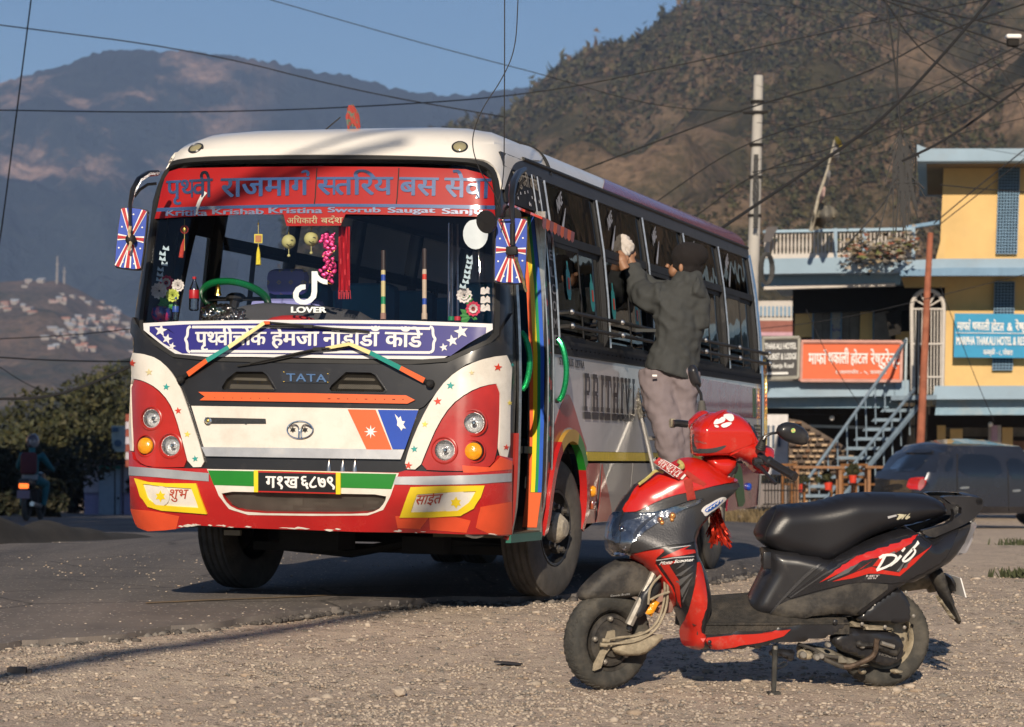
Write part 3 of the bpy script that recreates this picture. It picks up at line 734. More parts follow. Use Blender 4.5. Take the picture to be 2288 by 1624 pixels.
cream=mat('bus_cream_paint',(.74,.695,.625),.32,coat=.4,var=.05,dirt=.42,dcol=(.42,.37,.30),dscale=4)
red=mat('bus_red_paint',(.44,.016,.016),.24,coat=.7,var=.18,scale=3,dirt=.30,dcol=(.28,.05,.03),dscale=3)
redp=mat('bus_lamp_red_paint',(.42,.024,.017),.3,coat=.5,var=.2,scale=4,dirt=.28,dcol=(.30,.06,.04),dscale=5)
orangetape=mat('orange_tape',(.72,.085,.03),.42,var=.1,bump=.25,bscale=14)
black=mat('bus_black_trim',(.018,.018,.02),.33,coat=.2,var=.2,dirt=.14,dcol=(.10,.09,.08),dscale=5)
matt=mat('matt_black',(.012,.012,.013),.7,var=.3)
rubber=mat('rubber_black',(.02,.02,.02),.6,var=.2)
silver=mat('reflective_silver_tape',(.50,.51,.53),.38,metal=.55,var=.12,scale=9,dirt=.3,dcol=(.42,.40,.38),dscale=14)
chrome=mat('chrome',(.75,.75,.76),.12,metal=1,var=.04)
dullchrome=mat('scratched_chrome',(.55,.54,.52),.28,metal=1,var=.2,scale=30)
grey=mat('bus_silver_paint',(.50,.49,.50),.3,coat=.5,var=.05,dirt=.22,dcol=(.26,.24,.22),dscale=2.2)
grey2=mat('bus_locker_grey',(.27,.265,.26),.35,coat=.3,var=.08,dirt=.3,dcol=(.20,.18,.16),dscale=3)
maroon=mat('bus_maroon_paint',(.22,.022,.045),.26,coat=.6,var=.1,dirt=.2,dcol=(.18,.10,.09),dscale=3)
brick_=mat('bus_dark_red',(.33,.028,.022),.28,coat=.5,var=.1,dirt=.25,dcol=(.22,.13,.10),dscale=4)
yel=mat('yellow_paint',(.82,.60,.02),.35,coat=.3,var=.06,dirt=.1,dcol=(.4,.3,.1),dscale=12)
ytape=mat('yellow_reflector_tape',(.62,.46,.03),.45,var=.15,scale=40)
green=mat('green_paint',(.012,.20,.018),.35,coat=.3,var=.08)
greens=mat('green_foil',(.01,.30,.11),.22,metal=.5,var=.3,scale=80)
wht=mat('white_sticker',(.80,.78,.76),.5,var=.05)
offw=mat('lettering_white',(.68,.67,.68),.5,var=.05)
navy=mat('banner_blue',(.030,.028,.20),.4,var=.08,scale=3,spec=.4)
bred=mat('banner_red',(.34,.010,.010),.42,var=.05,spec=.4)
mirrorfoil=mat('mirror_foil',(.62,.66,.74),.16,metal=1,var=.1)
gold_=mat('gold',(.8,.55,.12),.3,metal=1,var=.1)
c_red=mat('star_red',(.60,.045,.02),.5);c_yel=mat('star_yellow',(.72,.58,.10),.5);c_teal=mat('star_teal',(.02,.30,.28),.5);c_pale=mat('star_pale_gold',(.60,.52,.28),.5)
blue=mat('bright_blue_paint',(.015,.065,.42),.35,coat=.3,var=.08);orange=mat('orange_sticker',(.75,.12,.03),.45,var=.04)
lensg=mat('lamp_glass',(.9,.9,.9),.03,trans=1,var=0,ior=1.3,bump=.5,bscale=35)
amber=mat('amber_lens',(.85,.33,.01),.12,coat=1,var=.15,scale=60,bump=.3,bscale=90)
winglass=glass('tinted_window_glass',(.14,.155,.165),.03,.012,wav=.16,bl=.24)
upglass=glass('dark_window_film',(.012,.014,.016),.02,.02,wav=.6,bl=.13)
leftglass=glass('left_window_glass',(.95,.96,.98),.01,bl=.06)
screen=glass('windscreen_glass',(.95,.96,.97),.02,.006,bl=.26)
aper_px=PT(322,745,320,716,330,640,338,560,346,487,352,440,360,402,373,378,398,367,450,362,560,358,720,357,900,358,1000,361,1060,366,1090,378,1102,398,1107,440,1107,520,1106,620,1104,722,1101,752,1040,782,985,806,700,803,404,798,360,770)
aper=[(inv_a(p),p.z)for p in(inner(u,v,0)for u,v in aper_px)]
AR=a_of_y(.40,1.0);AL=-a_of_y(.75,1.0)
vl=ZC(1215,1105,1500,1105,1545,1140,1635,1285,1600,1308,1070,1300,1062,1272,1110,1190);vr=ZD(235,1110,500,1115,550,1140,660,1300,640,1325,80,1318,58,1290,80,1250)
gr_in=smoothp(PT(497,1097,600,1099,760,1102,866,1104,862,1120,845,1138,815,1145,700,1145,560,1143,522,1132,505,1115),1)
LH={True:[circ((340,935),19,20,21),circ((383,996),20.5,20,22.5),circ((328.5,996),17.5,20,19.5)],False:[circ((1058,945),22,20,23),circ((993.5,1006),22,20,23),circ((1058,1008),19,20,20)]}
def toaz(q):return[(inv_a(p),p.z)for p in(inner(u,v,0)for u,v in q)]
AZ('front_shell',[(AL,.40),(-.9,.40),(0,.42),(.9,.40),(AR,.37),(AR,1.2),(AR,2.46),(.5,2.54),(0,2.55),(-.5,2.54),(AL,2.5),(AL,1.4)],black,.06,-.004,.03,holes=[aper,toaz(vl),toaz(vr),toaz(gr_in)]+[toaz(q)for k in LH for q in LH[k]])
scr=AZ('windscreen',aper,screen,.06,-.012,0)
B('windscreen_seal',[(x+(1.5 if x<700 else-1.5)*0,y)for x,y in smoothp(PT(316,750,313,716,323,640,332,560,340,487,346,440,354,398,369,370,396,358,450,353,560,350,720,349,900,351,1000,354,1062,358,1096,370,1110,394,1115,440,1116,520,1115,620,1114,722,1112,757,1045,790,988,815,700,812,400,806,352,776),1)],rubber,9,.009,.016,holes=[smoothp(aper_px,1)])
B('front_cap',smoothp([(342,434),(350,401),(361,377),(385,361),(440,352),(560,349),(692,347.5),(850,348.5),(997,353),(1074,357),(1095,366),(1110,386),(1115,402),(1120.5,430),(1128,407),(1136,383),(1145,366),(1158,359.6),(1182,358),(1212,361),(1200,336),(1150,322),(1100,325),(900,331),(720,333),(500,334),(420,338),(385,345),(362,362),(348,385),(340,415)],1),white,9,.010,.014)
Aend={}
def roofring(z,n=26,y1=LEN,lift=0):
 A1=a_of_y(y1-.10,z)if z>2.69 else a_of_y(y1,z);T=[(-1+2*i/(n*2))for i in range(n*2+1)]
 return[hull(A1*(abs(t)**1.6)*(1 if t>=0 else-1),z,lift)for t in T]
zs=[2.475,2.50,2.525,2.55,2.57,2.59,2.61,2.63,2.65,2.67,2.685,2.70,2.712,2.722]
rings=[roofring(z)for z in zs];n=len(rings[0]);mb=MB()
F=[(j*n+i,j*n+i+1,(j+1)*n+i+1,(j+1)*n+i)for j in range(len(zs)-1)for i in range(n-1)]
F+=[((len(zs)-1)*n+i,(len(zs)-1)*n+i+1,(len(zs)-1)*n+n-2-i,(len(zs)-1)*n+n-1-i)for i in range(n//2)]
F+=[tuple([j*n for j in range(len(zs))]+[j*n+n-1 for j in range(len(zs)-1,-1,-1)])]
mb.add([p for r_ in rings for p in r_],F);roof=mb.build('roof',white,bus,merge=True)
BVH_R=raycaster([roof])if False else None
mb=MB();pl=[hull(a_of_y(1.50,z),z,.006)for z in zs];pr=[V((-p.x,p.y,p.z))for p in pl[::-1]];ctr=[V((x,1.50,2.73))for x in(.25,0,-.25)]
mb.tube(pl+ctr+pr,.013,6);mb.build('roof_joint_trim',rubber,roof)
zz=np.linspace(2.50,2.675,9);mb=MB();P=[];ny=40
for z in zz:
 y0=3.05+.45*((z-2.50)/.175)**2-.25*(2.675-z)/.175
 for k in range(ny):P.append(hull(a_of_y(y0+(7.60-y0)*k/(ny-1),z),z,.0035))
mb.add(P,[(j*ny+i,j*ny+i+1,(j+1)*ny+i+1,(j+1)*ny+i)for j in range(8)for i in range(ny-1)])
mb.build('roof_maroon_band',maroon,roof)
for(u,v)in((438,333),(1027,330)):
 p=inner(u,v,0);q=inner(u,v-4,0);nrm=(inner(u+6,v,0)-p).cross(inner(u,v-6,0)-p).normalized();nrm=-nrm if nrm.y>0 else nrm
 M4=Matrix.Translation(p)@nrm.to_track_quat('Z','Y').to_matrix().to_4x4();mb=MB();mb.lathe([(.046,-.02),(.046,.008),(.040,.014),(.036,.010),(0,.010)],20,M4);b_=mb.build('marker_lamp',black,roof)
 MB().lathe([(.036,.010),(.026,.018),(0,.021)],18,M4).build('lens',mat('smoky_lens',(.30,.27,.16),.15,coat=1),b_)
for(u0,u1,v0)in((921,951,299),(1070,1084,298.5)):
 B('blue_tape',PT(u0,v0+3,u0+5,v0,u1,v0+.6,u1-4,v0+3.6),mat('dark_blue_tape',(.02,.03,.2),.5),6,.004,.002,parent=roof)if False else None
def P_(name,poly,m,d,h=14,parent=None):
 """flat print lying d metres behind the skin"""
 vs,tr,be=cdt(poly,h);mb=MB();mb.add([inner(p[0],p[1],d)for p in vs],tr);return mb.build(name,m,parent or bus)
ban=P_('red_banner',PT(345,489,351,467,360,425,368,398,378,383,400,376,550,373,700,371.5,900,373,1040,378,1075,387,1098,402,1103,430,1106,485,1000,482.5,900,480,772,478.5,766,491,761,504,640,505,636,490,633,478.5,560,479,450,482),bred,-.004)
prj=lambda d:(lambda p,e=0.0:inner(p[0],p[1],d-e))
mb=MB()
for s_,q in(('पृ<थवी',(372,404.5,474,399,474,440,372,441)),('राजमा<ग^' if False else 'राजमाग^',(494,399,690,396,690,435,494,440)),('<सतिरय',(709,396,877,396,877,434.5,709,434.5)),('बस',(893,396,979,397.5,978,437,893,435.5)),('सेवा',(994,397.5,1096,399.5,1094,443,994,439))):
 word(mb,s_,[(q[i],q[i+1])for i in(0,2,4,6)],prj(-.008),bold=.022)
mb.build('banner_lettering',mirrorfoil,ban)
mb=MB()
for s_,x0,x1,y0,y1 in(('Kritika',371,462,482,469.5),('Krishab',475,588,478.5,466.5),('Kristina',601,719,476,464),('Sworub',733,849,474,463),('Saugat',867,971,475,463.5),('Sanju',988,1076,477.5,465.5)):
 word(mb,s_,[(x0,y1),(x1,y1-(y0-476)*.1),(x1,y0-(y0-476)*.1),(x0,y0)],prj(-.008),bold=.035)
mb.build('name_lettering',mat('foil_lettering',(.55,.56,.66),.22,metal=.8),ban)
mb=MB();word(mb,'अिधकारी',[(641,487),(709,487),(709,499),(641,499)],prj(-.008),bold=.012);word(mb,'बदश^' if False else 'बद^श',[(717,487),(765,486),(765,498),(717,499)],prj(-.008),bold=.012)
mb.build('tab_lettering',mat('dull_gold_lettering',(.45,.36,.22),.4,metal=.4),ban)
P_('banner_silver_line',PT(349,473,351,464.5,500,459.5,720,455,900,456,1106,459,1106,468,900,463.5,720,461.5,500,466.5),mirrorfoil,-.007,parent=ban)
for x in(706,889):
 P_('banner_joint',strip2([(x+2,375),(x,405),(x-2,440),(x-4,456)],1.2),matt,-.007,parent=ban)
bb=P_('blue_banner',PT(318.5,722,400,717.5,560,715,726,714.5,900,716,1100,723,1100.5,736,1050,765,987,803,800,801,560,797,399,797,355,765,319,736),offw,-.003)
P_('banner_field',PT(334,729,334,741,365,767,407,789.5,560,790,800,793.5,1006,795,1045,768,1085,744,1086,731,900,724,726,722,560,722.5,420,724.5),navy,-.006,parent=bb)
mb=MB()
for s_,q in(('पृ<थवीचोक',(437,742,594,742,594,770,437,771)),('हेमजा',(606,742,711.5,741.5,711,772,606,771)),('नोंडाडाँ'.replace('ं','')if False else 'नौडाडाँ',(722,741.5,848.6,742,848,773,722,772)),('काँडे',(861,742,942.5,744.5,942,775.5,861,774))):
 word(mb,s_,[(q[i],q[i+1])for i in(0,2,4,6)],prj(-.010),bold=.03)
for y in(0,1):
 L_=[(429 if y==0 else 426,730.5 if y==0 else 784.5),(700,730 if y==0 else 786),(961,734 if y==0 else 787.5)]
 vs,tr,be=cdt(strip2(densify(L_,40,False),3.0),14);mb.add([inner(*p,-.010)for p in vs],tr)
for k,x in((1,418),(-1,968)):
 br=smoothp([(x+k*8,729),(x+k*1,733),(x+k*1,750),(x-k*5,757.5),(x+k*0,765),(x-k*0,783),(x+k*7,787)],2,False)
 vs,tr,be=cdt(strip2(br,3.0),9);mb.add([inner(*p,-.010)for p in vs],tr)
for(x,y,r_,ro)in((359,738,15,.15),(373,757,12,.25),(384,773,9,.3),(1030,741,17,-.2),(1010,761,14,-.2),(991,776,10,-.2)):
 vs,tr,be=cdt(star((x,y),r_,rot=ro),6);mb.add([inner(*p,-.010)for p in vs],tr)
mb.build('route_lettering',offw,bb)
st_=smoothp(ZC(1955,158,1900,160,1850,195,1820,250,1820,300,1850,350,1905,375,1960,372,2020,345,2060,300,2078,240,2082,120),1,False)
hook=[(x,y)for x,y in ZC(2082,60,2082,120)]
logo=ZC(2020,12,2080,12,2095,55,2130,95)+ZB(65,1372,140,1378,135,1408,80,1398,60,1380)if False else None
outl=ZC(2020,14,2081,14)+ZC(2092,52,2120,84,2160,100,2192,108,2192,158,2150,152,2112,136,2080,112,2080,235,2068,300,2020,350,1960,374,1900,374,1850,348,1820,300,1820,245,1850,190,1900,160,1955,156,1955,208,1915,216,1882,248,1878,290,1900,318,1940,326,1980,312,2010,280,2020,230)
vs,tr,be=cdt(outl,6);mb=MB().add([inner(*p,-.006)for p in vs],tr)
word(mb,'LOVER',[(651,685),(728,686),(728,698),(651,698)],prj(-.006),bold=.05)
mb.build('note_sticker',mat('pale_sticker',(.72,.78,.78),.5),bus)
mask_out=smoothp(PT(297,700,320,745,352,777,400,807,560,811,700,813,988,816,1045,791,1112,758,1116,740,1140,700,1140,792,1092,797,1042,814,1004,842,974,880,948,908,936,914,700,911,470,908,429,905,418,880,402,850,378,822,340,796,293,786),0)
vl=ZC(1215,1105,1500,1105,1545,1140,1635,1285,1600,1308,1070,1300,1062,1272,1110,1190);vr=ZD(235,1110,500,1115,550,1140,660,1300,640,1325,80,1318,58,1290,80,1250)
mask=B('mask_panel',mask_out,black,10,.012,.02,holes=[vl,vr])
def mesh_grille(name,poly,m,step,w,parent,d=.004,ang=.62,lift=-.010):
 mb=MB();xs=[p[0]for p in poly];ys=[p[1]for p in poly];x0,x1,y0,y1=min(xs),max(xs),min(ys),max(ys)
 for s in(1,-1):
  k=-(y1-y0)/tan(ang)-5
  while x0+k<x1+(y1-y0)/tan(ang):
   a=V((x0+k,y0 if s>0 else y1));dv=V((cos(ang),s*sin(ang)));pts=[a+dv*(i*3.0)for i in range(int((y1-y0)/sin(ang)/3)+1)]
   run=[]
   for p in pts+[None]:
    if p is not None and inside((p.x,p.y),poly):run.append(p)
    else:
     if len(run)>1:mb.tube([inner(q.x,q.y,-lift+d)for q in(run[0],run[-1])],w,3,cap=False)
     run=[]
   k+=step
 return mb.build(name,m,parent,smooth=False)
meshm=mat('grille_mesh',(.16,.15,.13),.5,metal=.6,var=.3)
for vp in(vl,vr):
 f_=B('vent_frame',[(sum(q[0]for q in vp)/8+(x-sum(q[0]for q in vp)/8)*1.045,sum(q[1]for q in vp)/8+(y-sum(q[1]for q in vp)/8)*1.12)for x,y in vp],black,7,.018,.03,holes=[vp],parent=mask)
 mesh_grille('vent_mesh',vp,meshm,5.2,.0012,f_)
 cx=sum(q[0]for q in vp)/8;P_('vent_slat',PT(cx-34,843,cx+38,845,cx+40,851,cx-36,849),mat('dusty_metal',(.22,.20,.17),.6),.045,parent=f_);P_('vent_slat',PT(cx-40,858,cx+48,860,cx+56,870,cx-44,868),mat('dusty_metal',(.22,.20,.17),.6),.04,parent=f_)
pl_=B('name_plate',PT(630,828,736,831.5,736,857,632,855),mat('plate_black',(.03,.03,.032),.25,coat=.5),9,.018,.012,parent=mask)
mb=MB();word(mb,'TATA',PT(640,834,728,836.5,729,853,640,851),prj(-.026),bold=.02,track=.04);mb.build('raised_letters',chrome,pl_)
for(x,y)in((634,831),(732,835),(634,852.5),(732,854)):MB().sphere(inner(x,y,-.02),.004,8,5).build('rivet',gold_,pl_)
ob=B('orange_strip',ZC(815,1325)+PT(700,879.5)+ZD(890,1362,985,1412,905,1452)+PT(726,899.5)+ZC(830,1415,885,1375),orange,10,.026,.018,parent=mask)
mb=MB();
for x in list(np.linspace(480,600,7))+list(np.linspace(735,900,9)):mb.box(inner(x,890+(x-640)*.008,-.028),(.016 if int(x)%2 else .006,.002,.004))
tag(mb.build('strip_slots',matt,ob,smooth=False),kind='stuff')
cheekL=smoothp(PT(293,787,326,792,354,802,380,824,402,858,418,900,434,950,450,1000,460.5,1043,425,1044,410,985,395,932,380,897,352,866,322,850,296,845,297,920,301,1008,294,1006,292,900),1)
B('left_cheek',cheekL,cream,7,.014,.012)
cheekR=smoothp(PT(1140,792,1135,900,1134,1024,1110,1018,1113,950,1114,856,1080,861,1045,876,1008,905,978,950,955,1003,937,1049,902,1048,917,995,940,940,968,888,1000,846,1042,816,1090,798),1)
B('right_cheek',cheekR,cream,7,.014,.012)
for i,(x,y,r_,m_)in enumerate(((301,811,8,c_red),(337,832,8,c_pale),(374.5,865,8,c_teal),(401,918,8,c_red),(421.5,970.5,7.5,c_yel),(439,1025,7.5,c_teal),(1108,820,9,c_red),(1053,833,6,c_pale),(1007.5,862,9.5,c_teal),(979,897,9.5,c_red),(950.5,948,7.5,c_yel),(927,1003.5,8.5,c_teal),(914,1040,9,c_red),(1132.5,900,5.5,c_yel),(1125,999,6.5,c_red),(1138,815,4,c_teal))):
 B('painted_star',star((x,y),r_,rot=.12*(-1)**i),m_,5,.0185,.002)
lampL=smoothp(PT(297,847,325,853,350,868,376,896,392,930,406,980,423,1043,380,1044,335,1043,312,1032,303,1012,299,925),1)
lampR=smoothp(PT(1113,857,1082,862,1046,878,1010,906,980,950,957,1004,939,1049,1000,1052,1060,1052,1088,1046,1106,1024,1112,940),1)
PLm={}
for nm,poly in(('lamp_panel',lampL),('lamp_panel',lampR)):
 o=B(nm,poly,redp,6,.010,.014,holes=LH[poly is lampL]);o['label']='red lamp panel on the %s of the front'%('left' if poly is lampL else 'right');PLm[poly is lampL]=o
reflm=mat('lamp_reflector',(.85,.85,.86),.30,metal=.35,var=.3,scale=60,bump=.9,bscale=70)
lens2=glass('lamp_lens',(.93,.94,.95),.10,.03,wav=.4)
def lamp(u,v,r,m,parent,kind,dep=.035):
 p=inner(u,v,0);ex=(inner(u+8,v,0)-inner(u-8,v,0));ez=inner(u,v-8,0)-inner(u,v+8,0);n=ex.cross(ez).normalized();n=-n if n.y>0 else n
 n=(n+V((0,-1.6,0))).normalized();M4=Matrix.Translation(p+n*.012)@n.to_track_quat('Z','Y').to_matrix().to_4x4()
 mb=MB().lathe([(r*1.34,-.012),(r*1.30,.004),(r*1.2,.006),(r*1.10,-.006),(r*1.06,-.02),(r*1.05,-.05)],28,M4);o=mb.build('lamp_surround',redp,parent)
 if kind=='head':
  MB().lathe([(r*1.04,-.02),(r*1.0,-.004),(r*.97,-.004),(r*.96,-.02),(r*.75,-.045),(r*.3,-.06),(0,-.06)],26,M4).build('reflector',reflm,o)
  MB().lathe([(r*.24,-.058),(r*.22,-.02),(r*.1,-.012),(0,-.012)],14,M4).build('bulb_shield',chrome,o)
  MB().lathe([(r*1.0,-.006),(r*.8,.006),(r*.4,.013),(0,.015)],24,M4).build('lens',lens2,o)
 else:
  MB().lathe([(r*1.06,-.03),(r*1.06,.0),(r*.98,.002)],24,M4).build('rim',matt,o)
  MB().lathe([(r*.99,-.002),(r*.93,.014),(r*.7,.024),(r*.35,.029),(0,.031)],24,M4).build('lens',amber,o)
 return o
lamp(340,935,.052,None,PLm[True],'head');lamp(383,996,.056,None,PLm[True],'head');lamp(328.5,996,.048,None,PLm[True],'ind')
lamp(1058,945,.057,None,PLm[False],'head');lamp(993.5,1006,.057,None,PLm[False],'head');lamp(1058,1008,.049,None,PLm[False],'ind')
bon=smoothp(PT(430,907,560,909,700,911,936,915,930,935,905,1000,896,1026,700,1023,464,1019,455,990,437,930),0)
bonnet=B('bonnet_panel',bon,cream,9,.016,.022)
B('bonnet_silver_band',PT(453,999,640,1001,905,1005,896.5,1026.5,700,1023.5,463,1019.5),silver,9,.020,.004,parent=bonnet)
def zz_(z,*p):return z(*p)
B('orange_flash',ZF(228,0,345,0)and PT(779,915,841,916,877,1005,821,1004.5),orange,8,.0205,.003,parent=bonnet)
B('blue_flash',PT(846,916,936,917,906,1004,879,1004),blue,8,.0205,.003,parent=bonnet)
B('star_mark',star((830.5,965),15,8,.36),wht,6,.024,.002,parent=bonnet)
B('moon_mark',smoothp(PT(884,925,893,935,897,930,900,941,907,942,903,949,909,958,902,957,899,963,894,955,889,951,890,942),0),wht,5,.024,.002,parent=bonnet)
mb=MB();ce=(670,960)
mb.tube([inner(ce[0]+29*cos(t),ce[1]+19.5*sin(t),-.026)for t in np.linspace(0,2*pi,33)[:-1]],.0042,6,closed=True)
mb.tube([inner(x,y,-.026)for x,y in smoothp(PT(643,955,655,949,664,950,668,960,667,977),1,False)],.0046,6)
mb.tube([inner(x,y,-.026)for x,y in smoothp(PT(697,956,686,949,676,950,672,960,673,977),1,False)],.0046,6)
em=mb.build('oval_emblem',chrome,bonnet)
for x in(657,684):B('black_star',star((x,960.5),7,6,.55),matt,5,.022,.002,parent=em)
mk=B('maker_strip',PT(462,933,596,936,597,947,462,947),mat('black_strip',(.03,.03,.03),.4),9,.021,.006,parent=bonnet)
mb=MB();word(mb,'Marcopolo',PT(482,933.5,592,936.5,592,945,482,944.5),prj(-.026),bold=.02,top=.72);mb.build('raised_letters',mat('dark_relief',(.10,.10,.10),.25,metal=.6),mk)
mb=MB();p=inner(465,941,-.02);mb.lathe([(.022,-.004),(.022,.006),(.016,.009),(.014,.006),(0,.006)],18,Matrix.Translation(p)@Matrix.Rotation(pi/2,4,'X'));rl=mb.build('round_badge',chrome,mk);MB().sphere(inner(464,940,-.028),(.010,.004,.010)).build('badge_centre',gold_,rl)
gr_in=smoothp(PT(497,1097,600,1099,760,1102,866,1104,862,1120,845,1138,815,1145,700,1145,560,1143,522,1132,505,1115),1)
bump=smoothp(PT(294,1006,301,1010,304,1026,318,1038,336,1044,400,1046,464,1047,480,1049,640,1051,890,1056,908,1051,990,1055,1062,1055,1092,1048,1107,1028,1112,1018,1138,1024,1137,1100,1137,1196,1110,1194,1085,1190,1030,1190,940,1187,800,1185,700,1181,600,1178,500,1174,440,1170,395,1178,370,1181,335,1182,322,1176,298,1166,297,1100),0)
bumper=B('bumper',bump,red,9,.018,.03,holes=[gr_in])
B('bumper_white_frame',smoothp(PT(466,1048,640,1051,893,1057,886,1075,874,1108,858,1136,824,1148,700,1149,558,1147,515,1134,492,1105,477,1070),0),cream,8,.0225,.004,holes=[gr_in],parent=bumper)
B('bumper_green_panel',PT(469,1051,577,1053,577,1086,482,1083),green,8,.026,.004,parent=bumper);B('bumper_green_panel',PT(763,1057,888,1059,877,1092,763,1089),green,8,.026,.004,parent=bumper)
P_('radiator',PT(470,1015,900,1020,880,1150,490,1150),matt,.07,parent=bumper)
mesh_grille('bumper_mesh',gr_in,mat('grille_mesh_light',(.32,.30,.26),.5,metal=.5,var=.3),6.4,.0014,bumper,ang=.5)
mb=MB();rg=random.Random(2)
for k in range(9):mb.box(inner(rg.uniform(515,850),rg.uniform(1106,1138),.055),(rg.uniform(.02,.12),.02,rg.uniform(.01,.05)),0,bev=.004)
tag(mb.build('engine_fittings',mat('dusty_fittings',(.07,.063,.052),.7,var=.4),bumper),kind='stuff')
for x in(735,766,793):MB().lathe([(.016,-.02),(.013,.0),(.009,.045),(.004,.052)],10,Matrix.Translation(inner(x,1047,.01))).build('bumper_stud',dullchrome,bumper)
mb=MB()
for(x,y,w_,h_)in((520,1040,.12,.02),(560,1036,.03,.04),(600,1042,.08,.015),(820,1043,.05,.03),(850,1040,.07,.02)):mb.box(inner(x,y,.03),(w_,.02,h_),bev=.004)
mb.build('bonnet_latch',mat('dusty_fittings2',(.13,.12,.10),.7,var=.4),bumper)
B('silver_stripe',PT(296,1042,380,1049,470,1057,470,1075,380,1068,296,1061.5),silver,8,.023,.003,parent=bumper)
B('silver_stripe',PT(882,1065,960,1064,1060,1061,1134,1056.5,1134,1075,1060,1081,960,1083,877,1082),silver,8,.023,.003,parent=bumper)
for q in(PT(299,1135,340,1138,404,1150,397,1178,372,1181,336,1183,322,1178,298,1166),PT(305,1140,372,1143,368,1172,330,1180,310,1168),PT(960,1148,1010,1150,1050,1160,1040,1186,962,1180),PT(1070,1130,1135,1120,1136,1192,1092,1190,1060,1175),PT(1033,1040,1090,1044,1112,1020,1136,1030,1136,1048,1060,1056,1034,1056),PT(885,1150,960,1152,940,1178,890,1176)):
 B('tape_patch',q,orangetape,8,.0205+.0012*random.random(),.002,parent=bumper)
rg=random.Random(12)
for k in range(26):
 u=rg.uniform(400,1110);v=interp(u,[(395,1176),(440,1168),(500,1172),(700,1179),(940,1185),(1085,1188),(1110,1191)])+rg.uniform(-3,1);w_,h_=rg.uniform(3,16),rg.uniform(.8,2.4)
 B('paint_chip',[(u-w_,v),(u-w_*.4,v-h_),(u+w_*.3,v-h_*.5),(u+w_,v+h_*.2),(u+w_*.2,v+h_)],cream,6,.0195+.0002*k,.001,parent=bumper)
yL=ZE(122,525,235,560,400,570,660,572,700,690,756,834,560,818,350,802,235,770,170,680);yLi=ZE(188,575,400,600,618,614,650,690,684,780,480,768,290,750,230,695)
yR=ZF(688,532,900,524,1247,518,1215,610,1165,690,1075,745,850,758,600,760,640,650);yRi=ZF(738,588,960,572,1185,560,1140,640,1050,706,880,716,688,722,712,650)
for y_,yi,w_,q,c in((yL,yLi,'शुभ',ZE(405,628,572,628,556,712,395,702),(364,1106)),(yR,yRi,'साईत',ZF(735,600,935,588,915,660,705,672),(1019,1120))):
 o=B('corner_lamp_surround',y_,yel,7,.030,.014,parent=bumper,holes=[yi]);B('corner_lamp_face',yi,cream,7,.021,.003,parent=o)
 mb=MB();word(mb,w_,q,prj(-.026),bold=.012);mb.build('painted_word',mat('rust_red_lettering',(.42,.06,.03),.6),o)
 B('lamp_boss',circ(c,20 if c[0]<500 else 27,22,21 if c[0]<500 else 27),cream,6,.029,.010,parent=o);B('yellow_star',star(c if c[0]<500 else(c[0],c[1]),12 if c[0]<500 else 12,6,.58),yel,5,.0315,.002,parent=o)
np_=B('number_plate',PT(573,1051,765,1056,765,1103,573,1098),yel,9,.038,.014,parent=bus);B('plate_field',PT(583,1052,755,1056.5,755,1101,583,1097),mat('plate_field',(.012,.012,.014),.35),9,.041,.003,parent=np_)
for y in(1052.5,1095):B('plate_red_line',PT(583,y,755,y+4.3,755,y+7,583,y+3),red,9,.043,.002,parent=np_)
mb=MB();word(mb,'ग१ख',PT(594,1064,666,1065.5,666,1090,594,1089),prj(-.046),bold=.03);word(mb,'६८७९',PT(673,1064,747,1066,747,1090.5,673,1089),prj(-.046),bold=.03);mb.build('plate_digits',wht,np_)
def wiper(px,cols,blade,pivot,lab):
 root=MB();p0=inner(*pivot,-.03);root.lathe([(.022,-.01),(.022,.02),(.012,.03),(0,.03)],14,Matrix.Translation(p0)@Matrix.Rotation(pi/2,4,'X'))
 o=root.build('wiper',matt,bus);o['label']=lab
 a=[inner(x,y,-.045-.02*(0<i<len(px)-1))for i,(x,y)in enumerate(px)]
 mb=MB();mb.tube([p0,a[0]],.011,6);mb.build('wiper_joint',matt,o)
 for i,c in enumerate(cols):
  q0,q1=a[i],a[i+1];w0=.024-.003*i;dd=(q1-q0).normalized();sd=V((-dd.z,0,dd.x)).normalized()*w0*.62
  mb=MB();mb.add([q0+sd,q0-sd,q1-sd*.85,q1+sd*.85,q0+sd+V((0,.012,0)),q0-sd+V((0,.012,0)),q1-sd*.85+V((0,.012,0)),q1+sd*.85+V((0,.012,0))],[(0,1,2,3),(7,6,5,4),(0,3,7,4),(1,5,6,2),(0,4,5,1),(3,2,6,7)]);mb.build('wiper_arm',c,o,smooth=False)
 mb=MB();bl=[inner(x,y,-.028)for x,y in blade];mb.tube(bl,.0065,6);n=len(bl);mid=bl[n//2];t=(bl[-1]-bl[0])
 mb.tube([bl[0]+t*.12+V((0,-.012,0)),mid+V((0,-.022,.006)),bl[0]+t*.88+V((0,-.012,0))],.006,5);mb.tube([a[-1],mid+V((0,-.022,.006))],.007,5);mb.box(mid+V((0,-.022,.004)),(.05,.016,.018));mb.build('wiper_blade',rubber,o)
c_wy=mat('wiper_cream',(.80,.68,.32),.4);c_wt=mat('wiper_teal',(.015,.25,.21),.4)
wiper([(419,836)]+ZC(882,980,1120,835,1505,572,1570,571),[orange,c_wt,c_wy,orange],ZC(1430,600,1750,606,2000,620)+ZD(240,645,480,668),(405,847.5),'windscreen wiper pivoting at the left')
wiper([(947,850)]+ZD(815,1062,485,895,262,800)+[(727,778)],[orange,c_wt,c_wy,c_wy],ZC(1215,1040,1500,1000,1800,935,2100,865)+ZD(150,850,285,822),(961,857),'windscreen wiper pivoting at the right')
DY0,DY1=.42,1.02
ARC=1.545
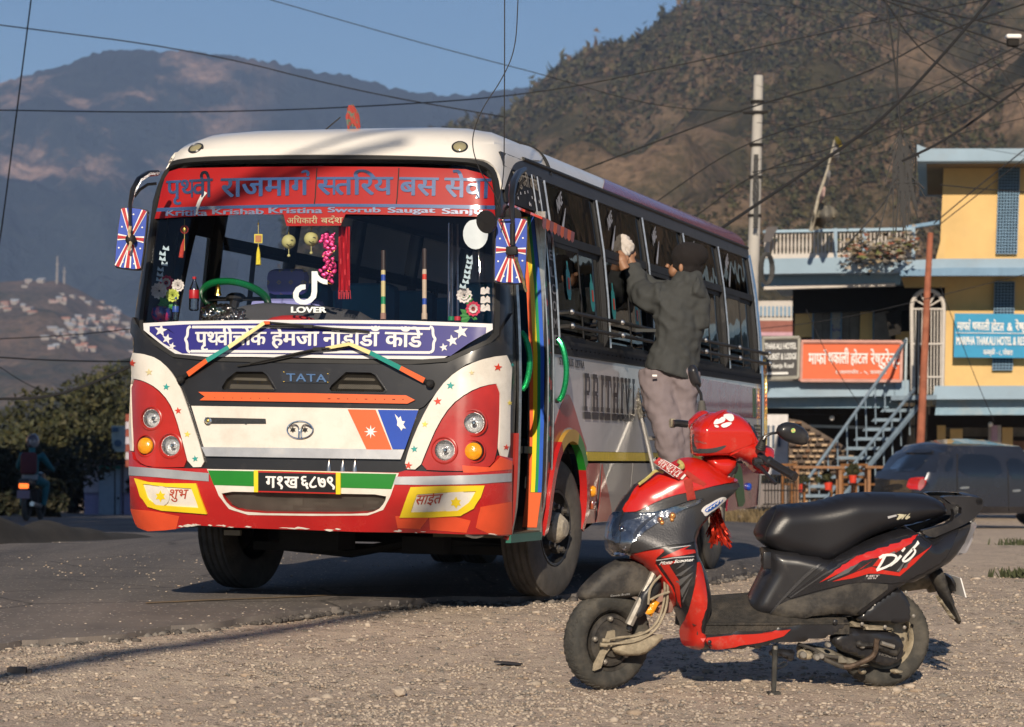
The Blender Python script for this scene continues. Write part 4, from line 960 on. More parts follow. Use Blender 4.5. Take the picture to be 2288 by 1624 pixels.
def archp(cy,r,zc,n=16,y0=None):return[(cy+r*cos(t),zc+r*1.02*sin(t))for t in np.linspace(0,pi,n)]
a_in=archp(ARC,.405,.52)
low=[(1.155,1.42),(7.6,1.42),(7.6,.856),(6.43,.856)]+[(5.96+.47*cos(t),.50+.47*sin(t))for t in np.linspace(.86,pi-.86,8)]+[(5.5,.856),(1.96,.856)]+[(ARC+.44*cos(t),.52+.45*sin(t))for t in np.linspace(.85,pi-.3,9)]+[(1.155,.70)]
S('side_panel',low,grey,.2,.003,.01)
S('yellow_stripe',rect(1.98,.80,5.52,.854),ytape,.3,.006,.004);S('yellow_stripe',rect(6.42,.80,7.6,.854),maroon,.3,.006,.004)
S('flank_edge_panel',rect(1.10,.36,1.145,1.42),brick_,.2,.004,.02)
fl=smoothp([(1.16,.80),(1.16,.95),(1.25,1.04),(1.38,1.15),(1.50,1.20),(1.61,1.15),(1.74,1.05),(1.87,.95),(2.0,.86),(1.90,.86),(1.80,.93),(1.68,.98),(1.55,1.0),(1.40,.98),(1.28,.90),(1.2,.78)],1)
S('red_flame',[(a,b)for a,b in fl],brick_,.12,.005,.003)
lip=[(ARC+.465*cos(t),.50+.485*sin(t))for t in np.linspace(-.25,pi+.25,30)];lin=[(ARC+.40*cos(t),.50+.415*sin(t))for t in np.linspace(-.25,pi+.25,30)]
for nm,i0,i1,m_ in(('arch_band',0,7,red),('arch_band',7,12,green),('arch_band',12,19,mat('arch_ochre',(.50,.30,.05),.4,coat=.3)),('arch_band',19,29,red)):
 mb=MB();k=i1-i0+1
 P=[side(*lip[i],.004)for i in range(i0,i1+1)]+[side(*lip[i],.03)*1 for i in range(i0,i1+1)]+[side(*lin[i],.03)for i in range(i0,i1+1)]+[side(*lin[i],-.015)for i in range(i0,i1+1)]
 mb.add(P,[(r_*k+i,r_*k+i+1,(r_+1)*k+i+1,(r_+1)*k+i)for r_ in range(3)for i in range(k-1)]);mb.build(nm,m_,bus)
for s in(1,-1):
 for cy in(ARC,5.96):
  mb=MB();rr_=.45;mb.add([V((s*x,cy+rr_*cos(t),.48+rr_*sin(t)))for x in(1.04,.62)for t in np.linspace(0,pi,14)],[(i,i+1,15+i,14+i)for i in range(13)]);mb.build('wheel_housing',matt,bus)
for(y0,y1,z0,m_)in((1.99,2.33,.42,brick_),(2.34,3.18,.42,grey2),(3.20,4.28,.42,grey2),(4.30,5.40,.42,grey2)):
 S('locker_door',rect(y0,z0,y1,.785),m_,.2,.004,.012)
S('locker_corner',[(2.36,.78),(2.335,.425),(2.75,.425)],brick_,.1,.009,.003)
S('skirt_panel',[(6.40,.785),(6.44,.42),(7.60,.44),(7.60,.785)],maroon,.2,.004,.012)
S('green_sweep',smoothp([(6.5,.78),(6.75,.45),(7.1,.45),(6.95,.6),(6.8,.78)],1),mat('flank_green',(.03,.12,.03),.4),.1,.008,.003)
S('maroon_stripe',[(4.3,1.40),(4.6,1.22),(5.2,1.14),(7.59,1.14),(7.59,1.38)],maroon,.2,.006,.003)
S('reflector_patch',rect(7.25,1.15,7.37,1.375),mat('dark_green_patch',(.02,.09,.03),.4),.1,.010,.003)
S('vent_plate',rect(7.30,.92,7.56,1.09),black,.1,.008,.006)
for k in range(5):S('louvre',rect(7.33,.94+k*.03,7.53,.952+k*.03),dullchrome,.2,.014,.004)
S('belt_rail',rect(1.16,1.415,7.6,1.50),matt,.3,.012,.02)
mb=MB()
for k in range(58):mb.sphere(side(1.25+k*.11,1.455,.014),.006,6,4)
tag(mb.build('belt_rivets',black,bus),kind='stuff')
def sideprj(lift):return lambda p,e=0.0:side(p[0],p[1],lift+e)
mb=MB();word(mb,'OSCAR',[(1.52,1.385),(1.70,1.385),(1.70,1.345),(1.52,1.345)],sideprj(.008),bold=.02)if False else None
word(mb,'STARBUS',[(1.30,1.40),(1.62,1.40),(1.62,1.355),(1.30,1.355)],sideprj(.008),bold=.03);word(mb,'ULTRA',[(1.66,1.397),(1.88,1.397),(1.88,1.352),(1.66,1.352)],sideprj(.008),bold=.02);mb.build('small_lettering',mat('dark_lettering',(.08,.08,.085),.5),bus)
SL={'P':[(.12,0,.38,1),(.38,.88,.75,1),(.38,.42,.75,.54),(.66,.5,.88,.92),(0,0,.5,.12),(0,.88,.4,1)],
 'R':[(.12,0,.38,1),(.38,.88,.75,1),(.38,.42,.75,.54),(.66,.5,.88,.92),(.62,0,.88,.45),(0,0,.5,.12),(.55,0,1,.12),(0,.88,.4,1)],
 'I':[(.25,0,.75,1),(.05,0,.95,.13),(.05,.87,.95,1)],'T':[(.37,0,.65,1),(0,.86,1,1),(0,.68,.14,1),(.86,.68,1,1),(.22,0,.8,.12)],
 'H':[(.08,0,.32,1),(.68,0,.92,1),(.3,.43,.7,.56),(0,0,.42,.12),(.58,0,1,.12),(0,.88,.42,1),(.58,.88,1,1)]}
def slab(mb,txt,y0,z0,wl,hl,lift,th=None):
 x=y0
 for ch in txt:
  w_=wl*(.55 if ch=='I' else 1)
  if ch=='V':
   for q in([(0,1),(.3,1),(.62,0),(.4,0)],[(.7,1),(.95,1),(.62,0),(.42,0)],[(-.05,1),(.4,1),(.4,.88),(-.05,.88)],[(.6,1),(1.05,1),(1.05,.88),(.6,.88)]):mb.add([side(x+a*w_,z0+b*hl,lift)for a,b in q],[(0,1,2,3)]);lift+=.0003
  else:
   for(a,b,c,d)in SL[ch]:mb.add([side(x+p*w_,z0+q*hl,lift)for p,q in((a,b),(c,b),(c,d),(a,d))],[(0,1,2,3)]);lift+=.0003
  x+=w_*1.16+.018
ink=mat('black_lettering',(.025,.022,.024),.4)
mb=MB();
mb=MB();slab(mb,'PRITHIVI',1.868,1.10,.150,.225,.0105);yy=1.868
for ch in 'PRITHIVI':
 w_=.150*(.55 if ch=='I' else 1);mb.add([side(yy+a,z,.0105)for a,z in((.012,1.052),(w_+.014,1.052),(w_+.006,1.094),(.0,1.094))],[(0,1,2,3)]);yy+=w_*1.16+.018
mb.build('name_lettering',ink,bus)
PY=[1.30,2.545,3.80,5.08,6.33,7.56]
GZ0,GZ1,GZ2,GZ3=1.50,2.075,2.125,2.425
def flank(s):
 top=S('cant_rail',rect(.45 if s>0 else .6,2.42,7.62,2.50),black,.3,.010,.05,s=s)
 for i,y in enumerate(PY):
  S('window_pillar',rect(y-.045,1.49,y+.045,2.43),black,.25,.008,.05,s=s)
  mb=MB();mb.tube([side(y-.02,z,.016,s)for z in(1.5,1.8,2.1,2.42)],.009,5);mb.build('pillar_trim',dullchrome,bus)
 for i in range(5):
  y0,y1=PY[i]+.045,PY[i+1]-.045;ym=(y0+y1)/2
  S('upper_pane',rect(y0,GZ2,y1,GZ3),upglass if s>0 else leftglass,.3,-.004,0,s=s)
  S('transom',rect(y0,GZ1,y1,GZ2),matt,.3,.004,.03,s=s)
  for k,(a,b,l)in enumerate(((y0,ym+.02,-.004),(ym-.02,y1,-.022))):
   f=S('window_frame',rect(a,GZ0,b,GZ1),matt,.3,l+.004,.014,s=s,holes=[rect(a+.022,GZ0+.03,b-.022,GZ1-.028)])
   S('pane',rect(a+.02,GZ0+.028,b-.02,GZ1-.026),winglass if s>0 else leftglass,.3,l,0,s=s,parent=f)
flank(1)
ks=[o for o in bus.children]
flank(-1)
S('left_side_panel',rect(.70,.40,7.6,1.49),cream,.3,.003,.012,s=-1);S('left_window_end',rect(.55,1.40,1.26,2.45),black,.3,.002,.02,s=-1,holes=[rect(.70,1.52,1.18,2.10)]);S('driver_pane',rect(.70,1.52,1.18,2.10),leftglass,.3,-.004,0,s=-1)
for i in range(5):
 yc=(PY[i]+PY[i+1])/2-.30;root=None
 sw=smoothp([(yc-.06,2.15),(yc-.03,2.18),(yc+.17,2.345),(yc+.02,2.18),(yc-.02,2.14),(yc-.05,2.13)],1)
 m_s=mat('white_window_sticker',(.42,.42,.45),.5)if i==0 else m_s
 mb=MB();vs,tr,be=cdt(sw,.04);mb.add([side(p[0],p[1],.004)for p in vs],tr)
 word(mb,'NIKE',[(yc-.07,2.335),(yc+.08,2.40),(yc+.07,2.33),(yc-.08,2.255)],sideprj(.004),bold=.03);mb.build('window_sticker',m_s,bus)
for i,(y,z)in enumerate(((1.62,1.86),(2.18,1.82),(2.72,1.80),(3.35,1.76))):
 mb=MB();vs,tr,be=cdt(smoothp([(y-.05,z-.11),(y+.05,z-.11),(y+.05,z+.05),(y+.015,z+.08),(y+.015,z+.12),(y-.015,z+.12),(y-.015,z+.08),(y-.05,z+.05)],1),.05);mb.add([side(p[0],p[1],.003)for p in vs],tr)
 o=mb.build('bottle_print',mat('turquoise_print',(.03,.28,.28),.5),bus);mb=MB();mb.add([side(a,b,.006)for a,b in rect(y-.02,z-.05,y+.02,z+.02)],[(0,1,2,3)]);mb.build('print_mark',c_red,o)
for z in(1.655,1.575):
 for i in range(5):
  mb=MB();mb.tube([side(PY[i]+.02,z,.075),side(PY[i+1]-.02,z,.075)],.0125,7);g_=mb.build('guard_bar',rubber,bus)
for i,y in enumerate(PY):
 mb=MB()
 for z in(1.655,1.575):mb.tube([side(y,z,.0),side(y,z,.09)],.012,6);mb.sphere(side(y,z,.09),.019,8,5)
 mb.build('bar_bracket',dullchrome,bus)
mb=MB();mb.tube([side(y,2.505,.014)for y in np.linspace(.9,7.6,12)],.012,6);mb.build('gutter',rubber,bus)
mb=MB();mb.tube([side(y,z,.006)for y,z in((7.60,2.45),(7.63,2.2),(7.64,1.8),(7.64,1.4),(7.64,1.0),(7.63,.45))],.02,6);mb.build('rear_corner_trim',chrome,bus)
mb=MB();rg=random.Random(8)
for k in range(5):mb.tube([side(7.66+.012*sin(z*40+k*1.3),z,.03+.012*cos(z*40+k*1.3))for z in np.linspace(.75,1.62,40)],.004,4)
mb.build('tinsel_cord',mat('tinsel_gold_red',(.62,.22,.10),.3,metal=.6,col2=(.75,.6,.2),scale=9,ramp=(.45,.55)),bus)
mb=MB();mb.prism([(-1.07,.42),(1.07,.42),(1.10,1.4),(.98,2.48),(-.98,2.48),(-1.10,1.4)],1,7.60,7.66);mb.build('rear_wall',grey,bus,smooth=False)
jam={}
rb=[('jamb_stripe',orange,0,.022),('jamb_stripe',yel,.022,.046),('jamb_stripe',mat('stripe_green',(.01,.24,.07),.4),.046,.064),('jamb_stripe',mat('stripe_blue',(.02,.10,.50),.4),.064,.086)]
mb=MB();mb.box((1.043,1.035,1.30),(.09,.02,1.84));jb=mb.build('door_jamb',dullchrome,bus,smooth=False)
def wx(z):return cr_(z,W_)
for nm,m_,a,b in rb:
 mb=MB();zl=[(.62 if a>0 else .42),.7,1.0,1.4,1.8,2.19]
 P=[]
 for z in zl:P+=[(wx(z)-.093+a,1.020,z),(wx(z)-.093+b,1.020,z)]
 mb.add(P,[(2*i,2*i+1,2*i+3,2*i+2)for i in range(len(zl)-1)]);mb.build(nm,m_,jb,smooth=False)
mb=MB();P=[(wx(.42)-.093,1.019,.42),(wx(.42)-.007,1.019,.42),(wx(.62)-.007,1.019,.618),(wx(.62)-.093,1.019,.618)];mb.add(P,[(0,1,2,3)]);mb.build('jamb_foot',orange,jb,smooth=False)
S('door_pillar',rect(1.03,.38,1.15,2.44),black,.2,.004,.06)
for k,z in enumerate(np.linspace(.93,1.92,10)):
 S('pillar_star',star((1.062,z),.030,6,.55)if False else[(1.066+(p[0])*.85,z+p[1])for p in star((0,0),.026,6,.58)],c_red if k%2 else mat('star_green',(.01,.32,.10),.4)if k==0 else bpy.data.materials['star_green'],.03,.009,.003)
mb=MB()
for k,ch in enumerate('WELCOME'):
 z=2.08-k*.098;word(mb,ch,[(1.165,z+.028),(1.245,z+.028),(1.245,z-.028),(1.165,z-.028)],sideprj(.017),bold=.03)
mb.build('pillar_lettering',mat('pillar_letter',(.22,.21,.21),.5),bus)
S('lettered_pillar',rect(1.15,1.49,1.262,2.44),matt,.2,.010,.05)
for y in(1.03,1.15):
 mb=MB();mb.tube([side(y,z,.012)for z in np.linspace(.37,2.43,12)],.006,5);mb.build('pillar_trim',dullchrome,bus)
mb=MB();mb.tube([side(.43,z,.010)for z in np.linspace(.37,1.95,10)],.016,6);mb.build('door_front_trim',dullchrome,bus)
mb=MB();mb.tube([side(.40,z,.004)for z in np.linspace(.37,.95,6)],.02,6);mb.build('front_edge_trim',brick_,bus)
S('above_door_panel',[(.42,2.22),(1.15,2.22),(1.15,2.45),(.47,2.45),(.40,2.38)],matt,.12,.006,.04)
mb=MB();word(mb,'पशुपती',[(.62,2.405),(.95,2.405),(.95,2.345),(.62,2.345)],sideprj(.012),bold=.015);word(mb,'अफसेट',[(.97,2.405),(1.13,2.405),(1.13,2.345),(.97,2.345)],sideprj(.012),bold=.015);mb.build('door_head_lettering',mat('tan_letters',(.38,.33,.25),.5),bus)
mb=MB();rg=random.Random(3)
for k in range(12):q=(rg.uniform(.5,1.12),rg.uniform(2.24,2.33));mb.add([side(q[0]+a,q[1]+b,.011)for a,b in rect(-.008,-.008,.008,.008)],[(0,1,2,3)])
tag(mb.build('white_dots',wht,bus,smooth=False),kind='stuff')
mb=MB();A=[side(.46,2.22,.0),side(1.16,2.20,.0),side(1.20,2.09,.17),side(.44,2.11,.19)];mb.add(A+[p+V((0,0,-.014))for p in A],[(0,1,2,3),(7,6,5,4),(0,4,5,1),(1,5,6,2),(2,6,7,3),(3,7,4,0)])
cn=mb.build('door_canopy',mat('canopy_red',(.50,.05,.03),.45,col2=(.16,.20,.34),scale=5,ramp=(.48,.54)),bus,smooth=False)
for k in range(9):
 a=A[3].lerp(A[2],k/9);b=A[3].lerp(A[2],(k+1)/9);dz=V((0,0,-.05));mb=MB();mb.add([a+V((.004,0,0)),b+V((.004,0,0)),b+dz,a.lerp(b,.5)+dz*1.3,a+dz],[(0,1,2,3,4)]);mb.build('canopy_scallop',orange if k%2 else brick_,cn,smooth=False)
mb=MB();mb.box((.86,.71,.39),(.44,.62,.03));mb.box((.70,.71,.62),(.30,.62,.02));mb.box((.55,.71,.85),(.25,.62,.02));mb.box((.86,.71,.455),(.02,.6,.33*0+.02));mb.build('entry_steps',mat('step_plate',(.10,.085,.05),.6,var=.3),bus,smooth=False)
mb=MB();mb.box((1.075,.71,.373),(.03,.64,.045));mb.build('step_edge',mat('step_green',(.02,.12,.09),.4),bus,smooth=False)
mb=MB();mb.box((1.0,.60,.80),(.14,.02,.045));mb.build('blue_kick_strip',blue,bus,smooth=False)
for(uu,pts)in((0,PT(1156,735,1168,748,1177,772,1178,815,1172,848,1156,871)),(1,PT(1240,752,1252,764,1258,785,1259,830,1254,868,1240,891))):
 P=[]
 for k,(u,v)in enumerate(smoothp(pts,1,False)):
  q=hitb(min(u,1230 if uu else 1152)if False else u,v);P.append(V((1.10+.03+.075*sin(pi*k/11),(.44 if not uu else 1.22)+(.0),q.z))if q is not None else None)
 z0,z1=(1.505,1.19)if not uu else(1.50,1.145)
 y0=.45 if not uu else 1.235
 P=[V((wx(z0+(z1-z0)*t)+.02+.045*sin(pi*t)**.6,y0+.02*0,z0+(z1-z0)*t))for t in np.linspace(0,1,15)]
 mb=MB();mb.tube(P,.017,8);h_=mb.build('grab_handle',greens,bus);mb=MB()
 for t in np.linspace(0,1,46)[1:-1]:
  q=V((wx(z0+(z1-z0)*t)+.02+.045*sin(pi*t)**.6,y0,z0+(z1-z0)*t));mb.sphere(q,(.0195,.0195,.0035),8,4)
 tag(mb.build('handle_wrapping',mat('green_tinsel',(.05,.42,.20),.2,metal=.7),h_),kind='stuff')
 for q in(P[0],P[-1]):MB().tube([q,V((q.x-.04,q.y,q.z))],.014,6).build('handle_foot',matt,h_)
for(z,m_,nm)in((.615,amber,'side_lamp'),(.53,mat('smoky_red_lens',(.30,.07,.03),.2,coat=1),'side_reflector')):
 p=side(2.16,z,.0);mb=MB();mb.lathe([(.036,0),(.034,.014),(.022,.028),(0,.032)],16,Matrix.Translation(p)@Matrix.Rotation(pi/2,4,'Y'))if nm=='side_lamp' else mb.box(p+V((.012,0,0)),(.03,.09,.05),bev=.008);mb.build(nm,m_,bus)
mb=MB();mb.lathe([(.03,0),(.03,.02),(.018,.03),(0,.03)],12,Matrix.Translation(side(7.15,.60,0))@Matrix.Rotation(pi/2,4,'Y'));mb.build('blue_side_cap',blue,bus)
def bus_wheel(name,x,y,steer,s,r=.405,w=.21):
 M4=Matrix.Translation((x,y,r))@Matrix.Rotation(steer,4,'Z')@Matrix.Rotation(s*pi/2,4,'Y')
 root=empty(name,(0,0,0));root.parent=bus
 h=w/2;prof=[(.225,-h*.75),(.235,-h*.86),(.27,-h*.96),(.33,-h*1.0),(.375,-h*.93),(.392,-h*.84)]
 tr_=[]
 for k,x_ in enumerate(np.linspace(-h*.80,h*.80,17)):tr_.append((r-(.010 if k%4==2 else 0)-.006*(x_/h)**2,x_))
 mb=MB();mb.lathe(prof+tr_+[(a,-b)for a,b in prof[::-1]],64,M4);mb.build('tyre',tyrem,root)
 mb=MB();mb.lathe([(.228,-h*.8),(.228,h*.78),(.222,h*.86),(.208,h*.84),(.204,h*.5),(.190,h*.30),(.175,h*.25),(.11,h*.55),(.105,h*.62),(0,h*.62)],40,M4);mb.build('rim',rimm,root)
 mb=MB();mb.lathe([(.092,h*.6),(.09,h*1.0),(.065,h*1.3),(.05,h*1.45),(.0,h*1.5)],20,M4);mb.build('hub',hubm,root)
 for k in range(6):
  a=k*pi/3+.3;MB().lathe([(.027,h*.5),(.026,h*.9),(.016,h*.95),(.015,h*1.2),(0,h*1.2)],8,M4@Matrix.Translation((.132*cos(a),.132*sin(a),0))).build('wheel_nut',nutm,root)
 return root
tyrem=mat('tyre_dusty',(.062,.058,.053),.85,var=.25,scale=12,dirt=.5,dcol=(.17,.145,.12),dscale=4,bump=.3,bscale=60)
rimm=mat('rim_black',(.02,.02,.02),.45,var=.3,dirt=.35,dcol=(.13,.11,.09),dscale=9);hubm=mat('hub_muddy',(.34,.30,.24),.8,var=.35,scale=20,bump=.4);nutm=mat('nut_dark',(.11,.10,.09),.45,metal=.5,var=.3)
bus_wheel('front_wheel',.935,1.60,-.15,1);bus_wheel('front_wheel',-.93,1.56,-.15,-1)
for x,s in((.98,1),(.74,1),(-.98,-1),(-.74,-1)):bus_wheel('rear_wheel',x,5.96,0,s)
mb=MB();mb.box((0,1.56,.36),(1.5,.10,.12));mb.box((0,1.35,.27),(1.55,.05,.05));mb.box((.35,1.2,.30),(.25,.16,.10));mb.box((-.35,4.2,.50),(.09,6.6,.18));mb.box((.35,4.2,.50),(.09,6.6,.18));mb.tube([(-.6,1.36,.27),(-.15,1.3,.24),(.3,1.3,.33),(.75,1.4,.30)],.03,6)
mb.box((-.25,1.0,.33),(.36,.3,.12));mb.sphere((0,5.96,.42),(.18,.16,.17));mb.box((0,5.96,.42),(1.4,.1,.1));mb.box((-.55,1.56,.40),(.12,.9,.05));mb.box((.55,1.56,.40),(.12,.9,.05));mb.tube([(0,2.0,.45),(0,5.9,.43)],.05,8)
mb.build('chassis',mat('chassis_black',(.012,.012,.012),.8,var=.4),bus)
mb=MB();mb.tube([inner(x,y,.15)for x,y in smoothp(PT(1040,1164+30,1060,1200,1078,1196,1088,1186),1,False)],.009,6);mb.build('dangling_hose',wht,bus)
mb=MB();mb.box(inner(520,1190,1.0),(.10,.03,.03));mb.box(inner(690,1192,.9),(.05,.03,.06));mb.box(inner(715,1196,.9),(.03,.03,.05));mb.build('underside_fittings',mat('pale_fitting',(.35,.33,.28),.7),bus)
mb=MB();mb.box((0,4.2,.86),(2.06,6.7,.04));mb.box((-.15,.72,.84),(1.7,.55,.04));mb.build('floor',matt,bus,smooth=False)
mb=MB();mb.box((0,4.2,2.46),(1.85,6.6,.02));mb.build('headlining',mat('headlining',(.05,.045,.05),.8),bus,smooth=False)
dashm=mat('dashboard_grey',(.11,.11,.12),.6,var=.1,bump=.2,bscale=90)
def Dsh(x,top,y):return V((x,y,top))
xs=np.linspace(-1.0,.90,28);P=[]
for x in xs:
 hmp=interp(x,[(-1.0,1.56),(-.75,1.60),(-.60,1.66),(-.45,1.68),(-.1,1.66),(.12,1.63),(.22,1.575),(.35,1.555),(1,1.55)])
 yb=.18+.05*x*x
 P+=[V((x,yb,1.40)),V((x,yb+.03,1.53)),V((x,yb+.12,1.555)),V((x,yb+.30,hmp-.02)),V((x,yb+.42,hmp)),V((x,yb+.55,hmp-.04)),V((x,yb+.60,1.2))]
mb=MB();mb.add(P,[(i*7+j,i*7+j+1,(i+1)*7+j+1,(i+1)*7+j)for i in range(27)for j in range(6)]);mb.build('dashboard',dashm,bus)
c=inner(526,668,.62);Mt=Matrix.Translation(c)@Matrix.Rotation(-.50,4,'X')
mb=MB();Rr=.19;mb.tube([Mt@V((Rr*cos(t),Rr*sin(t),0))for t in np.linspace(0,2*pi,49)[:-1]],.020,9,closed=True);swl=mb.build('steering_wheel',mat('green_vinyl',(.006,.16,.05),.22,coat=.6),bus)
mb=MB()
for t in np.linspace(0,2*pi,150)[:-1]:
 q=Mt@V((Rr*cos(t),Rr*sin(t),0));M3=(Mt.to_3x3()@Matrix.Rotation(t,3,'Z'));mb.sphere(q,(.0222,.0028,.0222),8,4,M3)
tag(mb.build('wheel_wrapping',mat('green_wrap',(.004,.10,.03),.3),swl),kind='stuff')
mb=MB();mb.tube([Mt@V((0,0,0)),Mt@V((0,-.02,-.5))],.03,8);mb.sphere(Mt@V((0,0,.01)),(.06,.06,.03));mb.tube([Mt@V((-Rr,0,0)),Mt@V((0,0,0)),Mt@V((Rr,0,0))],.012,6);mb.build('steering_spokes',matt,swl)
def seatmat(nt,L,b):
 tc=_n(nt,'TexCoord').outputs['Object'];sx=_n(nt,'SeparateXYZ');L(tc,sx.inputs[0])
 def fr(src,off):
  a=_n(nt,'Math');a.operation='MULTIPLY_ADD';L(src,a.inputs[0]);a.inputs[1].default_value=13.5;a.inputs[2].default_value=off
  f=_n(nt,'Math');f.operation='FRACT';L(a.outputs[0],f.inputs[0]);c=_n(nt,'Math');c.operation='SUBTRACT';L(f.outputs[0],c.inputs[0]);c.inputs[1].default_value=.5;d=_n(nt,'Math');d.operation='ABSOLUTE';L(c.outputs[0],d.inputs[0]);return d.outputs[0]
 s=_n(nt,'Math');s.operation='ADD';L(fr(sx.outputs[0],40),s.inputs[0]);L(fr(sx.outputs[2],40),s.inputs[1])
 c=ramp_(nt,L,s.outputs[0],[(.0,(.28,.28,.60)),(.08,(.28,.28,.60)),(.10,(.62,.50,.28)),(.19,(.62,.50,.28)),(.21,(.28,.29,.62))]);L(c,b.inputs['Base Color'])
seat_m=texmat('seat_fabric',seatmat)  # fabric lightened to make up for the banner's shadow on the driver's seat
def seat(x,y,w=.50,z=.90,h=.62,m=None,headrest=True):
 root=empty('seat',(x,y,z));root.parent=bus
 mb=MB();mb.box((0,-.22,.42),(w,.46,.13),bev=.04);mb.build('cushion',m,root)
 mb=MB();mb.box((0,.05,.42+h/2),(w,.12,h),bev=.05);mb.build('backrest',m,root)
 if headrest:
  mb=MB();mb.box((0,.05,.42+h+.10),(w*.56,.10,.15),bev=.045);mb.build('headrest',m,root)
 mb=MB();mb.tube([(-w/2+.05,.0,.0),(-w/2+.05,0,.4)],.02,6);mb.tube([(w/2-.05,.0,.0),(w/2-.05,0,.4)],.02,6);mb.build('seat_frame',matt,root)
 return root
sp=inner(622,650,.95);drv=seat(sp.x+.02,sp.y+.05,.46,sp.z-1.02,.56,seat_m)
seatblue=mat('passenger_seat_blue',(.04,.12,.24),.7,var=.2)
for r_ in range(7):
 for x in(-.82,-.38,.40,.82):
  if r_<1 and x>0 and x<1 and x>.5:continue
  o=seat(x,2.15+r_*.78,.42,.88,.58,seatblue,False)
  mb=MB();mb.box((0,.06,.86),(.34,.15,.30),bev=.04);mb.build('seat_cover',mat('seat_cover_blue',(.03,.20,.33),.6)if r_==0 and x==-.82 else bpy.data.materials['seat_cover_blue'],o)
mb=MB()
for x in(1003,1010,1022):mb.tube([inner(x,500,.55),inner(x,716,.55)],.006 if x>1003 else .009,6)
mb.build('partition_poles',dullchrome,bus)
mb=MB();mb.tube([inner(1003,498,.06),inner(1003,717,.06)],.004,5);mb.build('windscreen_strip',chrome,bus)
mb=MB();mb.box((-.25,1.3,2.3),(.3,.03,.10));mb.build('sun_visor',matt,bus)
def flagface(cx,cy,w_,h_,ang,d,root,dm):
 """blue cover with white-edged red rays, rounded box built in its own plane"""
 T=lambda a,b,c=0:dm@V((a*w_/2,c,b*h_/2))
 out=[(a,b)for a,b in[(-.82,-1),(.82,-1),(1,-.9),(1,.9),(.82,1),(-.82,1),(-1,.9),(-1,-.9)]]
 def ply(name,q,m,off,th=.003):
  mb=MB();n=len(q);mb.add([T(a,b,off)for a,b in q]+[T(a,b,off+th)for a,b in q],[tuple(range(n)),tuple(range(2*n-1,n-1,-1))]+[(i,(i+1)%n,n+(i+1)%n,n+i)for i in range(n)]);return mb.build(name,m,root,smooth=False)
 ply('mirror_back',[(a*1.06,b*1.03)for a,b in smoothp(out,1)],rubber,-.004,.05)
 ply('mirror_cover',smoothp(out,1),mat('cover_blue',(.012,.055,.40),.3,coat=.4)if 'cover_blue' not in bpy.data.materials else bpy.data.materials['cover_blue'],-.012,.008)
 c=(.0,.02)
 def ray_(t,wd,m,off,nm):
  e=t;dx,dy=(e[0]-c[0])*w_,(e[1]-c[1])*h_;l=hypot(dx,dy);nx_,ny_=-dy/l,dx/l
  q=[(c[0]+nx_*wd*.5/w_,c[1]+ny_*wd*.5/h_),(c[0]-nx_*wd*.5/w_,c[1]-ny_*wd*.5/h_),(e[0]-nx_*wd*1.2/w_,e[1]-ny_*wd*1.2/h_),(e[0]+nx_*wd*1.2/w_,e[1]+ny_*wd*1.2/h_)]
  q=[(max(-.97,min(.97,a)),max(-.985,min(.985,b)))for a,b in q];ply(nm,q,m,off,.002)
 for k,t in enumerate(((-.8,.97),(.8,.97),(-.98,.0),(.98,.0),(-.75,-.97),(0,-.98),(.85,-.97))):
  ray_(t,.030,wht,-.0155-.0002*k,'white_ray');ray_(t,.016,red,-.0195-.0002*k,'red_ray')
 for(a,b)in((0,.8),(-.75,.35),(.75,.4),(-.8,-.35),(.78,-.3),(-.4,-.8),(.45,-.82)):ply('white_flower',star((a,b),.11,6,.6)if False else[(a+p[0]*h_/w_*.6,b+p[1]*.6)for p in star((0,0),.06,5,.6)],wht,-.0165,.002)
q=inner(293,533,0);pL=BMI@at(293,533,14.75);Lx=(BMI@at(327,533,14.75)-BMI@at(259,533,14.75))
mL=empty('mirror_left' if False else 'wing_mirror',(0,0,0));mL.parent=bus;mL['label']='left wing mirror with flag cover'
dmL=Matrix.Translation(BMI@at(293,533,14.62))@(Matrix.Rotation(PHI,4,'Z'))@Matrix.Rotation(.095,4,'Y');flagface(0,0,.145,.325,0,0,mL,dmL)
arm=[BMI@at(u,v,Y)for u,v,Y in((352,386,14.95),(330,388,14.85),(310,402,14.75),(297,425,14.68),(291,455,14.62),(290,490,14.58),(291,525,14.58))]
mb=MB();mb.tube(arm,[.016,.018,.018,.017,.012,.009,.009],7);mb.tube([BMI@at(u,v,14.85)for u,v in((350,410),(330,412),(312,424),(300,440))],.008,6);mb.build('mirror_arm',black,mL)
mb=MB();mb.sphere(BMI@at(292,535,14.57),(.03,.03,.03));mb.build('mirror_clamp',matt,mL);mb=MB();mb.tube([BMI@at(u,v,14.55)for u,v in((291,505),(288,520),(292,545),(286,560))],.008,5);mb.build('ribbon_knot',mat('dirty_ribbon',(.45,.36,.22),.7,var=.4,scale=60),mL)
mR=empty('wing_mirror',(0,0,0));mR.parent=bus;mR['label']='right wing mirror with flag cover'
dmR=Matrix.Translation(BMI@at(1141,560,14.05))@Matrix.Rotation(PHI+.0,4,'Z')@Matrix.Rotation(.03,4,'Y');flagface(0,0,.158,.335,0,0,mR,dmR)
mb=MB();mb.tube([BMI@at(u,v,Y)for u,v,Y in((1172,378,14.6),(1157,388,14.4),(1147,408,14.2),(1143,435,14.05),(1143,470,14.0),(1145,500,13.99),(1146,550,13.99))],[.014,.02,.021,.018,.013,.010,.010],8);mb.tube([BMI@at(u,v,14.3)for u,v in((1172,400),(1160,412),(1150,436))],.009,6);mb.build('mirror_arm',black,mR)
